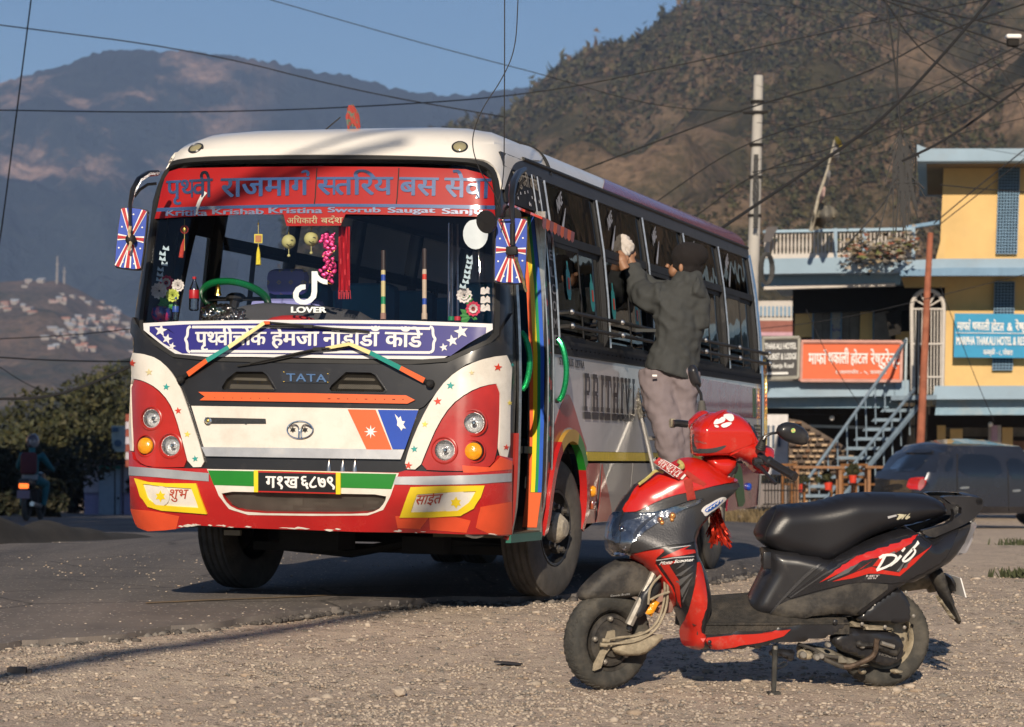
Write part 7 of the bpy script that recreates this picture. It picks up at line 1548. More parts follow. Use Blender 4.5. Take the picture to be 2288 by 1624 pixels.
mb=MB();pillow(mb,pr,.11,lambda p,o:V((p[0],.84+o,p[1])),lambda p:.84-.17*sst(.85,1.45,p[1]),0.11,pw=.34);cb=mb.build('body',cpt,car)
bpy.context.view_layer.update();BCR=raycaster([cb])
def DC(name,q,m,l=.006,t=.004,parent=None,sm=1):return drape(name,smoothp(q,sm)if sm else q,BCR,CMI,m,6,l,t,parent or cb,near=44)
DC('rear_window',ZN(985,1240,1090,1132,1200,1112,1300,1112,1260,1180,1190,1240),cgl);DC('quarter_window',ZN(1398,1240,1420,1160,1475,1125,1455,1240),cgl);DC('side_window',ZN(1500,1268,1505,1118,1640,1110,1790,1130,1835,1285),cgl);DC('side_window',ZN(1870,1290,1840,1140,1978,1150,1990,1300),cgl)
tlr=mat('tail_lamp_red',(.55,.02,.02),.15,coat=1,emis=((.5,.02,.02),.15));DC('tail_lamp',ZN(1130,1365,1145,1300,1170,1285,1282,1280,1270,1330,1240,1372),tlr,.012,.01);DC('tail_lamp_clear',ZN(1215,1370,1225,1300,1262,1290,1270,1330,1235,1380),mat('lamp_pink',(.6,.2,.2),.2,coat=1),.016,.006)
DC('door_gap',strip2(ZN(1495,1110,1495,1300,1500,1600),.8),drk,sm=0);DC('door_gap',strip2(ZN(1860,1150,1870,1600),.8),drk,sm=0);DC('door_handle',ZN(1510,1350,1580,1345,1580,1362,1510,1366),chrome,.02,.02);DC('door_handle',ZN(1890,1370,1950,1365,1950,1384,1890,1388),chrome,.02,.02);DC('spoiler',ZN(1105,1108,1240,1085,1330,1088,1310,1108,1200,1112),cpt,.03,.04)
DC('rear_plate_recess',ZN(960,1340,1100,1320,1095,1370,955,1380),drk)
for x in(.72,3.2):
 for s,y in((1,-.0),(-1,1.68)):
  w_=empty('wheel',(x,y+.06*s,.30));w_.parent=car;M4=Matrix.Rotation(s*pi/2,4,'X');MB().lathe([(.20,-.09),(.27,-.10),(.30,-.07),(.30,.07),(.27,.10),(.20,.09)],28,M4).build('tyre',tyrem,w_);MB().lathe([(.20,.08),(.17,.05),(.05,.06),(0,.06)],20,M4).build('rim',dullchrome,w_)
wm=mat('cable_black',(.012,.012,.014),.6)
WI=[([(0,56),(440,112),(800,205),(1130,262)],40,.009,'power cable sloping down across the far mountain'),([(592,-4),(900,85),(1100,138),(1225,170),(1460,240),(1690,252)],40,.0065,'cable dropping from the top edge towards the hillside'),([(-10,246),(400,252),(760,242),(1180,214),(1500,150),(1900,60),(2300,-20)],34,.0075,'cable running level just above the bus roof'),
 ([(70,-5),(40,230),(8,480),(-4,560)],30,.009,'steep cable at the left edge of the view'),([(-5,757),(150,750),(300,734)],40,.007,'thin cable over the village ridge'),([(-5,798),(130,806),(300,808)],40,.010,'upper of two level cables before the valley'),([(-5,891),(90,890),(180,868),(320,806)],26,.013,'thick cable sagging before the roadside trees'),([(0,820),(60,860),(160,900),(220,980)],40,.006,'thin slack cable dropping into the roadside trees'),
 ([(1540,560),(1634,494),(1814,375),(1950,283),(2018,218),(2070,163),(2148,75),(2215,-6)],24,.015,'thickest black cable climbing across the hillside'),([(1978,-4),(1998,130),(2012,300)],28,.010,'left of two cables hanging down to the tangle'),([(2010,10),(2001,190),(2014,320)],28,.009,'right of two cables hanging down to the tangle'),([(1975,0),(2050,110),(2140,175),(2230,230)],30,.009,'curved cable fanning down to the right from the top'),
 ([(1978,2),(2080,40),(2200,82),(2300,118)],30,.010,'lower of two cables fanning right near the top'),([(1995,0),(2130,34),(2300,72)],30,.010,'upper of two cables fanning right near the top'),([(1250,400),(1508,300),(1700,230),(1930,170),(2120,65),(2300,5)],30,.009,'cable rising from the bus roof to the top right corner'),([(1400,500),(1508,420),(1650,325),(1830,266),(2012,232),(2300,90)],34,.008,'cable crossing the concrete pole below its top'),
 ([(1440,560),(1560,480),(1690,380),(1900,320),(2060,235),(2300,105)],34,.008,'cable passing low across the pole and up right'),([(1680,385),(1900,345),(2100,255),(2300,180)],34,.007,'faint cable behind the flag mast'),([(2015,360),(2120,310),(2300,180)],26,.013,'thick cable passing the corner of the roof slab'),([(2085,500),(2180,420),(2300,325)],40,.010,'upper of the cables crossing the yellow wall diagonally'),([(2085,512),(2190,430),(2300,345)],40,.008,'lower of the cables crossing the yellow wall diagonally'),([(2100,413),(2190,422),(2300,430)],40,.008,'level cable across the upper yellow wall'),
 ([(1690,735),(1830,720),(1980,690),(2300,610)],45,.006,'thin cable crossing the balcony recess'),([(1800,690),(1850,800),(1920,905)],45,.006,'thin slanting cable before the orange sign'),([(2100,640),(2180,850),(2220,940)],45,.006,'thin slanting cable before the blue banner'),([(2016,330),(1990,430),(1962,470),(1880,560)],30,.010,'cable hanging from the tangle down to the terrace'),
 ([(1127,-4),(1127,150),(1126,306),(1126,372),(1121,420),(1110,466)],13.8,.0030,'thin wire hanging straight down before the bus corner'),([(1157,-4),(1152,110),(1120,180),(1078,240),(1058,290),(1054,330),(1072,385),(1102,425),(1120,470)],13.75,.0028,'thin slack wire looping before the bus roof')]
wg='cables strung across the street'
for pts,Y,r_,L_ in WI:
 ob=lambda p:p[0]<=10 or p[0]>=2290 or p[1]<=5
 if ob(pts[0]):pts=[tuple(V(pts[0])+(V(pts[0])-V(pts[1]))*1.2)]+pts
 if ob(pts[-1]):pts=pts+[tuple(V(pts[-1])+(V(pts[-1])-V(pts[-2]))*1.2)]
 q=smoothp(pts,3,False)if len(pts)>2 else pts;o=MB().tube([at(u,v,Y)for u,v in q],r_,6).build('cable',wm,None);tag(o,L_,'cable',wg)
rg=random.Random(31)
for k in range(16):
 a=(1560+48*k,0)if k%3 else(1690,400-k*14);b=(2300,20+k*22)if k%2 else(2300,260-k*13);Y=32+k;m_=((a[0]+b[0])/2+rg.uniform(-40,40),(a[1]+b[1])/2+rg.uniform(10,55))
 tag(MB().tube([at(*q,Y)for q in smoothp([a,m_,b],3,False)],rg.uniform(.003,.006),5).build('cable',wm,None),'one of the thin cables criss-crossing before the hillside','cable','thin cables before the hillside')
mb=MB();rg=random.Random(21)
for k in range(48):
 u,v=2014+rg.gauss(0,6),300+rg.uniform(0,60);mb.tube([at(u,v,28),at(u+rg.gauss(0,14),v+rg.uniform(10,60),28),at(u+rg.gauss(0,22),v+rg.uniform(40,200),28)],rg.uniform(.004,.012),4)
tag(mb.build('cable_tangle',wm,None),'black tangle of cut cables hanging before the hillside','cable')
sl_=empty('street_lamp',at(2262,95,30),'small white lamp head on a cable at the top right','lamp');MB().box((0,0,0),(.13,.10,.09),bev=.02).build('lamp_housing',drk,sl_);MB().box((-.0,-.02,.06),(.17,.14,.05),bev=.02).build('lamp_cover',wht,sl_)
# ================================================================== LEFT BACKGROUND
def leafcrown(name,c,rad,n,size,mats,parent,seed,lobes=9,sq=.75):
 rg=np.random.default_rng(seed);L_=[]
 lob=[(c+V((rg.normal()*rad*.5,rg.normal()*rad*.5,rg.normal()*rad*.32*sq)),rad*rg.uniform(.3,.58))for _ in range(lobes)]
 P=np.zeros((n,3,3));
 for k in range(n):
  q,r_=lob[k%lobes];d=rg.normal(size=3);d/=np.linalg.norm(d);rr=r_*(rg.random()**.35);p=np.array(q)+d*rr*np.array([1,1,sq]);a=rg.normal(size=3);a/=np.linalg.norm(a);b=np.cross(a,rg.normal(size=3));b/=np.linalg.norm(b)+1e-9;s=size*rg.uniform(.5,1.3)
  P[k]=[p+a*s,p-a*s*.6+b*s*.6,p-a*s*.6-b*s*.6]
 me=bpy.data.meshes.new(name);me.vertices.add(n*3);me.vertices.foreach_set('co',P.reshape(-1));me.loops.add(n*3);me.loops.foreach_set('vertex_index',np.arange(n*3,dtype=np.int32));me.polygons.add(n);me.polygons.foreach_set('loop_start',np.arange(0,n*3,3,dtype=np.int32));me.update(calc_edges=True)
 for m in mats:me.materials.append(m)
 me.polygons.foreach_set('material_index',rg.integers(0,len(mats),n).astype(np.int32));o=bpy.data.objects.new(name,me);COL.objects.link(o);o.parent=parent;return o
Ld=[mat('leaf_shade',(.020,.026,.012),.8,var=.3,scale=1),mat('leaf_shade_brown',(.035,.032,.016),.8,var=.3,scale=1)]  # shade on the roadside bushes is put into these darker leaf colours
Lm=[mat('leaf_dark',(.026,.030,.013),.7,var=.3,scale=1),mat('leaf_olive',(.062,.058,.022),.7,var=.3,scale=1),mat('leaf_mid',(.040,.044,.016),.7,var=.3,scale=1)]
bark=mat('bark',(.07,.055,.04),.9,var=.3,bump=.5,bscale=20)
def tree(p,h,rad,n,size,label,seed,group=None,lobes=10,trunk=True):
 r_=empty('tree',p,label,'tree',group);rg=random.Random(seed)
 mb=MB();mb.tube([(0,0,-.3),(.1,0,h*.3),(.05,.1,h*.55),(0,0,h*.8)],[rad*.09,rad*.07,rad*.05,rad*.02],8)
 for k in range(5):a=rg.uniform(0,6.3);mb.tube([(.06,.03,h*(.32+.07*k)),(cos(a)*rad*.35,sin(a)*rad*.35,h*(.5+.07*k)),(cos(a)*rad*.6,sin(a)*rad*.6,h*(.62+.06*k))],[rad*.045,rad*.03,rad*.012],6)
 mb.build('trunk',bark,r_);leafcrown('crown',V((0,0,h-rad*.62)),rad,n,size,Lm,r_,seed,lobes);return r_
TL=[(20,960,106,3.0,'dark low tree at the left edge of the road'),(95,945,108,2.6,'small tree left of the round crowned one'),(165,893,112,3.4,'round olive crowned tree left of the shed'),(222,888,110,3.2,'leafy tree rising just left of the shed roof'),(278,872,112,3.8,'tall dense tree behind the shed'),(330,875,116,4.0,'tree half hidden by the left side of the bus'),(-40,950,106,3.4,'tree cut off by the left edge')]
for k,(u,v,Y,rad,lab)in enumerate(TL):
 top=at(u,v,Y);g0=gz(top.x,Y);h=top.z-g0;tree(V((top.x,Y,g0)),h,min(rad,h*.62),5200,.16,lab,30+k,'trees along the road at the left')
for k,(u,v,Y)in enumerate(((40,1010,84),(120,1000,88),(150,1000,112),(60,1075,74),(20,1060,80),(-30,1000,80),(300,985,112),(215,975,110))):
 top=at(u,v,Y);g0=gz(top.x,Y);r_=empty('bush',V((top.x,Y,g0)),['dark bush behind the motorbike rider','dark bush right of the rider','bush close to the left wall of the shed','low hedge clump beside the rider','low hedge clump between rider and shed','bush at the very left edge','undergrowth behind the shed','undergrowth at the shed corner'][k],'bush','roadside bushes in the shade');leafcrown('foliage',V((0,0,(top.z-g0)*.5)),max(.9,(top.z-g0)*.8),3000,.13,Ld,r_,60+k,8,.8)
sh=empty('roadside_shed',at(250,1165,100),'small shaded shed with a pale blue metal door and painted walls','shed');bpy.context.view_layer.update()
lilac=mat('lilac_wall',(.30,.28,.44),.9,var=.1);shb=mat('shed_door_blue',(.26,.33,.40),.6,var=.1,dirt=.2);shw=mat('shed_white',(.45,.42,.48),.9,var=.1)
PX('wall',PT(187,1036,330,1038,330,1168,189,1166),100,2.5,lilac,sh);PX('upper_wall',PT(187,1036,222,1036,222,1100,187,1100),99.9,.1,shw,sh);PX('upper_wall',PT(272,1038,330,1038,330,1100,272,1100),99.9,.1,shw,sh)
PX('roof',PT(178,1026,345,1024,345,1037,180,1037),99.2,4,drk,sh);dr_=PX('door',PT(221,1040,268,1040,267,1158,220,1158),99.8,.12,shb,sh);PX('door_lintel',PT(221,1040,268,1040,268,1048,221,1048),99.75,.1,mat('teal_lintel',(.05,.25,.26),.6),sh);MB().sphere(at(264,1113,99.7),.05,8,5).build('padlock',drk,None).parent=None
o=bpy.data.objects['padlock'];loc(o,sh)
for(u,v)in((201,1080),(286,1076),(286,1094)):PX('wall_motif',star((u,v),9,4,.45),99.85,.04,drk,sh)
sb=empty('notice_board',at(268,980,95),'pale notice board on posts above the shed','sign');bpy.context.view_layer.update();PX('board',PT(249,951,280,951,279,1009,250,1009),95,.1,mat('notice_blue',(.32,.42,.44),.7),sb);PX('notice_heading',rq(251,955,264,965),94.93,.04,mat('notice_dark',(.06,.12,.2),.6),sb);PX('notice_emblem',circ((263,990),8),94.93,.04,bpy.data.materials['notice_dark'],sb)
for u in(256,274):PX('board_post',rq(u-1,1009,u+1,1150),95.1,.06,drk,sb)
bp_=empty('brick_pillar',at(286,1040,80),'dark red and white banded post beside the left side of the bus','post');bpy.context.view_layer.update()
for k in range(7):PX('band',PT(281,925+k*17,300,925+k*17,300,941+k*17,280,941+k*17),80,.3,mat('band_red',(.24,.06,.04),.8)if k==0 else(bpy.data.materials['band_red']if k%2==0 else shw),bp_)
P=[];F=[];n1,n2=40,16;A_,B_=onground(-60,1232),onground(310,1214)
for j in range(n2):
 for i in range(n1):
  s,t=i/(n1-1),j/(n2-1);x=lerp(A_.x,B_.x,s);y=lerp(A_.y,B_.y,s)+t*3.2-.1;z=roadz(x,y)-.02+.22*(1-s)**.5*max(0,sin(pi*t))**.7*(1+.6*noise.noise(V((x*1.1,y*1.1,2))))*(1 if s<.62 else(1-s)/.38)*(.25+.75*sst(0,.3,t));P.append((x,y,z))
for j in range(n2-1):
 for i in range(n1-1):F.append((j*n1+i,j*n1+i+1,(j+1)*n1+i+1,(j+1)*n1+i))
o=MB().add(P,F).build('dirt_mound',mat('shaded_earth',(.035,.031,.027),.95,var=.4,scale=2,bump=.6,bscale=8),None);tag(o,'low heap of earth at the left roadside, coloured as if shaded',kind='structure')  # the shade lying on the heap is put into its earth colour
RY=56.0;rp=at(58,1196,RY);rp.z=gz(rp.x,rp.y)+AT;sc_=1.0
mbk=empty('motorbike',rp,'dark motorbike ridden away down the shaded road at the left','motorbike',rz=-.05)
MB().lathe([(.20,-.05),(.27,-.05),(.31,-.02),(.31,.02),(.27,.05),(.20,.05)],26,Matrix.Translation((0,0,.31))@Matrix.Rotation(pi/2,4,'Y')).build('rear_wheel',tyrem,mbk);MB().lathe([(.20,-.05),(.27,-.05),(.31,-.02),(.31,.02),(.27,.05),(.20,.05)],26,Matrix.Translation((0,1.3,.31))@Matrix.Rotation(pi/2,4,'Y')).build('front_wheel',tyrem,mbk)
MB().box((0,.35,.78),(.26,.8,.12),bev=.05).build('seat',leather,mbk);MB().box((0,.9,.86),(.34,.45,.28),bev=.1).build('fuel_tank',sblk,mbk);MB().box((0,-.12,.80),(.24,.3,.14),bev=.04).build('tail_cowl',sblk,mbk);MB().box((0,-.28,.72),(.20,.05,.10),bev=.02).build('tail_lamp',mat('lit_tail_lamp',(.6,.08,.02),.3,emis=((1,.18,.03),1.6)),mbk)
MB().box((0,-.30,.55),(.26,.02,.17)).build('number_plate',mat('bike_plate',(.25,.18,.24),.6),mbk);MB().tube([(-.36,1.0,1.02),(-.15,1.08,1.0),(.15,1.08,1.0),(.36,1.0,1.02)],.018,6).build('handlebar',matt,mbk);MB().tube([(.18,-.3,.36),(.18,.5,.30),(.12,.8,.35)],[.05,.045,.03],10).build('exhaust',dullchrome,mbk);MB().box((0,.6,.45),(.3,.45,.4),bev=.06).build('engine',matt,mbk)
for s in(-1,1):MB().sphere((.40*s,1.0,1.16),(.07,.02,.045)).build('mirror',matt,mbk)
def blob(name,parts,m,parent=None,vox=.012,smooth=3,wr=0,wsc=9,loc_=None):
 mb=MB()
 for q in parts:
  if q[0]=='s':mb.sphere(q[1],q[2],16,10,*(q[3:4]))
  else:
   pts=[V(p)for p in q[1]];rs=q[2];out=[];ro=[]
   for i in range(len(pts)-1):
    k=max(2,int((pts[i+1]-pts[i]).length/(vox*3)))
    for j in range(k):out.append(pts[i].lerp(pts[i+1],j/k));ro.append(lerp(rs[i],rs[i+1],j/k))
   mb.tube(out+[pts[-1]],ro+[rs[-1]],14,sq=(q[3]if len(q)>3 else 1))
 o=mb.build(name,m,None,smooth=True,angle=0);r_=o.modifiers.new('r','REMESH');r_.mode='VOXEL';r_.voxel_size=vox;s_=o.modifiers.new('s','SMOOTH');s_.iterations=smooth;s_.factor=.6
 dg=bpy.context.evaluated_depsgraph_get();me=bpy.data.meshes.new_from_object(o.evaluated_get(dg));old=o.data;o.modifiers.clear();o.data=me;bpy.data.meshes.remove(old)
 if wr:
  co=np.zeros(len(me.vertices)*3);me.vertices.foreach_get('co',co);co=co.reshape(-1,3);no=np.zeros_like(co).reshape(-1);me.vertices.foreach_get('normal',no);no=no.reshape(-1,3)
  for i in range(len(co)):
   p=V(co[i]);q=p*wsc;a=abs(noise.noise(V((q.x+q.z*.7,q.y,q.z*.55))));b=noise.noise(q*2.7);co[i]+=no[i]*((.35-a)*wr+b*wr*.3)
  me.vertices.foreach_set('co',co.reshape(-1));me.update()
 me.polygons.foreach_set('use_smooth',[True]*len(me.polygons));o.parent=parent;return o
skin=mat('skin',(.30,.155,.09),.5,var=.06,scale=20)
rd_=empty('person',rp,'motorbike rider from behind in a teal jacket, helmet and maroon backpack','person',rz=-.05)
blob('body',[('t',[(0,.30,.85),(0,.34,1.1),(0,.42,1.36)],[.17,.18,.17],.7),('t',[(-.18,.42,1.36),(-.33,.62,1.12),(-.34,.95,1.03)],[.085,.06,.045]),('t',[(.18,.42,1.36),(.33,.62,1.12),(.34,.95,1.03)],[.085,.06,.045]),('t',[(0,.42,1.36),(0,.44,1.52)],[.07,.07]),('t',[(-.10,.32,.84),(-.24,.72,.76),(-.22,.60,.30)],[.11,.085,.06]),('t',[(.10,.32,.84),(.24,.72,.76),(.22,.60,.30)],[.11,.085,.06])],mat('teal_jacket',(.02,.13,.16),.8,var=.15),rd_,.022,3)
blob('shirt_hem',[('t',[(0,.29,.83),(0,.30,.95)],[.19,.19],.75)],mat('pale_hem',(.30,.31,.33),.9),rd_,.022);MB().sphere((0,.45,1.64),(.145,.16,.155),18,12).build('helmet',mat('helmet',(.10,.07,.08),.25,coat=1,col2=(.3,.28,.3),scale=6,ramp=(.5,.55)),rd_);MB().box((0,.14,1.18),(.33,.20,.46),bev=.07).build('backpack',mat('maroon_bag',(.09,.02,.03),.8),rd_)
tree(V((-8.8,9,gz(-8.8,9))),19,5.8,9000,.40,'tall unseen tree left of the camera, added to cast shade',90,lobes=16)  # tree out of view, added to throw shade on the road behind
tree(V((-15.5,30,gz(-15,30))),16.5,5.0,6500,.42,'second unseen tree left of the view, added to cast shade',91,lobes=14);tree(V((-24.5,58,gz(-24,58))),17,5.4,6500,.42,'third unseen tree left of the view, added to cast shade',92,lobes=14)  # more trees out of view, added to darken the left roadside
ob_=empty('unseen_shade_house',(-24,68,gz(-24,68)-.2),'unseen house left of the view, added to shade the roadside','house');MB().box((0,0,6.6),(18,12,13.2)).build('wall',ylw,ob_,smooth=False);MB().box((0,0,13.35),(19,13,.3)).build('roof',blu,ob_,smooth=False)  # block out of view, added to shade the roadside trees and shed
for k in range(4):
 for z in(2.2,6.2,10.2):MB().box((-6+k*4,-6.02,z),(1.3,.1,1.5)).build('window',drk,ob_,smooth=False)
def shadowline(p,q,hA,hB,r_,label):
 """a cable whose shadow runs over ground points p and q"""
 a=p+tosun*(hA/tosun.z);b=q+tosun*(hB/tosun.z);n=14;pts=[a.lerp(b,-.25+1.5*i/(n-1))+V((0,0,-.0))for i in range(n)]
 o=MB().tube(pts,r_,6).build('cable',wm,None);tag(o,label,'cable',wg)
shadowline(onground(10,1512),onground(900,1362),7.5,9.0,.085,'thick cable bundle high behind the camera, seen only by its ground shadow')
for k,(q1,q2,r_)in enumerate((((483,454),(700,372),.040),((655,352),(850,292),.022))):
 a,b=BM@inner(*q1,0)+tosun*11,BM@inner(*q2,0)+tosun*12
 o=MB().tube([a.lerp(b,-.9+2.8*i/9)for i in range(10)],r_,6).build('cable',wm,None);tag(o,['broad cable over the street whose shadow crosses the red banner','thin cable over the street beside the broad one'][k],'cable',wg)
for k,(u,v)in enumerate(((1850,1066),(1905,1050),(1785,1070))):
 o=empty('potted_plant',at(u,v,53.5),('small leafy plant on the table by the stone wall','small leafy plant under the stair rail','small leafy plant at the left end of the stone wall')[k],'plant');leafcrown('leaves',V((0,0,0)),.17,400,.06,Lm,o,k,6);MB().lathe([(.06,-.25),(.08,-.12),(.08,-.1)],10).build('pot',c_red,o)
# ================================================================== MAN CLEANING THE WINDOWS
def A(u,v,Y):return at(u,v,Y)
man=empty('person',A(1505,1118,17.7),'man in grey jacket, mauve trousers and black beanie wiping the bus windows','person');bpy.context.view_layer.update()
def put(o):return loc(o,man)
jk=mat('jacket_grey',(.046,.049,.049),.85,var=.08,scale=30,bump=.12,bscale=60);tq=mat('trousers_mauve',(.20,.165,.175),.85,var=.06,bump=.1,bscale=50)
YT=17.42
body=blob('body',[('s',A(1535,583,YT),(.088,.100,.118)),('t',[A(1536,600,YT),A(1534,640,YT+.02)],[.062,.07]),('t',[A(1530,640,YT),A(1512,790,YT)],[.13,.11]),('s',A(1504,606,YT-.0),(.035,.05,.045))],skin,None,.012,4)
put(body)
put(blob('nose',[('t',[A(1493,590,YT),A(1489,598,YT)],[.012,.016])],skin,None,.006,2));put(blob('ear',[('s',A(1521,598,YT-.085),(.016,.012,.030))],skin,None,.006,2))
jacket=blob('jacket',[('t',[A(1533,640,YT),A(1525,668,YT),A(1515,730,YT),A(1508,790,YT),A(1498,838,YT)],[.15,.19,.18,.175,.19],.76),
 ('t',[A(1478,668,YT-.02),A(1448,668,YT+.0),A(1431,652,YT+.12),A(1418,618,YT+.16),A(1411,594,YT+.18)],[.105,.092,.080,.062,.050]),
 ('t',[A(1540,655,YT-.02),A(1556,680,YT-.02),A(1555,730,YT)],[.10,.09,.08]),('t',[A(1505,660,YT+.16),A(1450,640,YT+.20),A(1400,600,YT+.26)],[.09,.06,.04]),
 ('t',[A(1516,626,YT-.02),A(1533,632,YT-.07),A(1556,626,YT-.02)],[.055,.075,.06]),('t',[A(1546,640,YT-.1),A(1566,655,YT-.06)],[.07,.05]),
 ('t',[A(1462,830,YT),A(1545,842,YT)],[.085,.085],.8)],jk,None,.010,2,.036,7.5);put(jacket)
tr2=blob('trousers',[('t',[A(1470,825,YT),A(1476,900,YT-.01),A(1492,965,YT-.04),A(1500,1030,YT),A(1508,1096,YT+.03)],[.125,.112,.092,.080,.072]),('t',[A(1524,828,YT),A(1522,900,YT+.03),A(1520,960,YT+.02),A(1522,1030,YT+.06),A(1526,1092,YT+.08)],[.115,.100,.085,.075,.068]),('t',[A(1462,832,YT),A(1532,836,YT)],[.11,.11])],tq,None,.010,2,.028,8);put(tr2)
hat=blob('beanie',[('s',A(1537,575,YT),(.112,.122,.100)),('s',A(1556,570,YT-.02),(.075,.095,.075)),('t',[A(1508,588,YT-.02),A(1538,603,YT-.06),A(1560,598,YT)],[.035,.045,.04])],mat('beanie_knit',(.014,.011,.011),.95,bump=.6,bscale=160),None,.010,3,.006,14);put(hat)
def hand(cx,cy,Y,name):
 P=[('s',A(cx,cy,Y),(.038,.025,.045))]
 for k,(du,dv,l)in enumerate(((-9,-10,1.0),(-4,-15,1.1),(1,-16,1.1),(6,-13,.95))):P.append(('t',[A(cx+du*.5,cy+dv*.5,Y),A(cx+du*.9,cy+dv*1.15,Y+.01),A(cx+du*.9-4,cy+dv*1.5,Y+.035)],[.0115,.010,.008]))
 P.append(('t',[A(cx+8,cy+2,Y),A(cx+14,cy-6,Y+.01),A(cx+12,cy-13,Y+.02)],[.013,.011,.009]));P.append(('t',[A(cx,cy,Y),A(cx+8,cy+18,Y)],[.03,.034]));put(blob(name,P,skin,None,.0055,2))
_hy=lambda u,v:(BM@hitb(u,v)).y
hand(1404,574,_hy(1404,574)-.07,'left_hand');hand(1388,584,_hy(1388,584)-.05,'right_hand')
for(u,v,Y)in((1504,1104,YT-.02),(1524,1100,YT+.06)):put(blob('shoe',[('t',[A(u+6,v,Y-.02),A(u-10,v+5,Y+.03),A(u-22,v+8,Y+.09)],[.05,.045,.035])],mat('shoe_dark',(.03,.03,.035),.7)if 'shoe_dark' not in bpy.data.materials else bpy.data.materials['shoe_dark'],None,.012,2))
put(MB().box(A(1442,738,YT-.19),(.13,.012,.02)).build('pocket_flap',jk,None));put(MB().box(A(1462,839,YT-.17),(.03,.008,.012)).build('hem_tag',wht,None))
ry=_hy(1396,553)-.05
rag=blob('cleaning_cloth',[('s',A(1397,553,ry),(.050,.03,.055)),('s',A(1393,540,ry+.02),(.042,.025,.045)),('t',[A(1402,560,ry-.02),A(1388,568,ry+.02)],[.03,.02])],mat('rag_white',(.55,.50,.46),.9,var=.15),None,.009,1,.03,22);tag(rag,'crumpled white cloth pressed to the bus window by the man','cloth')
ld=empty('ladder',A(1500,1200,17.4),'metal ladder leaning on the bus, its rail top wrapped in foil','ladder');bpy.context.view_layer.update()
def lp(t,s):return at(1419+s*34+(1520-1419)*t,868+(1308-868)*t,17.72-.45*t+s*.0)
for s in(0,1):
 loc(MB().tube([lp(0,s),lp(1,s)],.016,8).build('rail',mat('ladder_metal',(.55,.54,.52),.35,metal=.8,var=.15)if s==0 else bpy.data.materials['ladder_metal'],None),ld);mb=MB();mb.tube([lp(t,s)+V((.003*sin(t*300),0,0))for t in np.linspace(-.005,.15,14)],[.022+.005*(k%2)for k in range(14)],8);loc(mb.build('foil_wrap',mat('foil_wrap',(.35,.33,.29),.3,metal=.8,var=.5,scale=40,bump=.6)if s==0 else bpy.data.materials['foil_wrap'],None),ld)
for t in np.linspace(.12,.92,7):loc(MB().tube([lp(t,0),lp(t,1)],.013,6).build('rung',bpy.data.materials['ladder_metal'],None),ld)
loc(MB().box(A(1514,1116,YT),(.34,.26,.03)).build('tread_plate',bpy.data.materials['ladder_metal'],None),ld)
# ================================================================== THINGS BEHIND THE WINDSCREEN
def flower(u,v,d,r,m,label,m2=None,seed=0):
 p=inw(u,v,d);rg=random.Random(seed);r_=empty('cloth_flower',p,label,'flower')
 for ring,n,rr in((0,12,1.0),(1,9,.72),(2,6,.42)):
  for k in range(n):
   a=2*pi*k/n+ring*.4;el=.35+ring*.35;dv=V((cos(a)*cos(el),-sin(el)*1.0,sin(a)*cos(el)));sd=V((-sin(a),0,cos(a)))*r*.22;b=dv*r*.2;e=dv*r*rr
   MB().add([b-sd*.4,b+sd*.4,e*.8+sd,e+V((0,-r*.08,0)),e*.8-sd],[(0,1,2,3,4)]).build('petal',(m2 if m2 and ring==1 else m),r_,smooth=False)
 return r_
fw,fr,fy=mat('petal_white',(.72,.68,.66),.8),mat('petal_crimson',(.60,.05,.10),.7),mat('petal_lime',(.55,.62,.12),.7);gl=mat('cloth_leaf',(.05,.25,.05),.6)
flower(356,650,.10,.052,fw,'white cloth flower, lowest of the bunch behind the left end of the windscreen',None,1);flower(372,632,.13,.048,fr,'red and white cloth flower at the top of the left bunch',fw,2);flower(398,638,.13,.040,fw,'cream cloth flower at the right of the left bunch',None,3);flower(386,660,.08,.042,fy,'lime green cloth flower in the left bunch',None,4)
flower(1037,660,.10,.048,fw,'white cloth flower behind the right end of the windscreen',None,5);flower(1057,690,.08,.046,fr,'pink and red cloth flower at the right end of the windscreen',fw,6)
def leafy(u,v,d,n,s,label,seed):
 p=inw(u,v,d);rg=random.Random(seed);mb=MB()
 for k in range(n):a=rg.uniform(-.6,pi+.6);e=V((cos(a),0,sin(a)))*s*rg.uniform(.6,1.2);sd=V((-e.z,0,e.x))*.3;mb.add([V((0,0,0)),e*.5+sd,e+V((0,-.01,0)),e*.5-sd],[(0,1,2,3)])
 o=mb.build('cloth_leaves',gl,None,smooth=False);o.location=p;tag(o,label,'leaves',kind='stuff')
leafy(372,683,.10,8,.06,'green cloth leaves under the left bunch',1);leafy(1052,708,.09,9,.06,'green cloth leaves under the right bunch',2);leafy(1040,675,.10,5,.05,'green leaf between the right flowers',3)
vz=empty('flower_vase',inw(360,702,.1),'pink and blue star patterned vase at the left end of the dash','vase');MB().lathe([(.028,-.05),(.05,-.03),(.058,.0),(.05,.035),(.03,.045)],16).build('bowl',mat('vase_pattern',(.5,.03,.15),.3,coat=1,col2=(.03,.04,.25),scale=22,ramp=(.46,.5)),vz)
pet=glass('bottle_plastic',(.86,.86,.88),.08,.05);lab_r=mat('label_red',(.50,.02,.03),.4);lab_b=mat('label_blue',(.03,.08,.35),.4)
def bottle(u,v,d,h,m,cap,label,lay=False):
 b=empty('drink_bottle',inw(u,v,d),label,'bottle');r=h*.145;MB().lathe([(r*.8,0),(r,h*.04),(r,h*.55),(r*.95,h*.66),(r*.35,h*.88),(r*.33,h*.95)],18).build('bottle_body',pet,b);MB().lathe([(r*1.02,h*.36),(r*1.03,h*.37),(r*1.03,h*.60),(r*1.0,h*.61)],18).build('label',m,b);MB().lathe([(r*.40,h*.93),(r*.40,h),(0,h)],12).build('cap',cap,b);return b
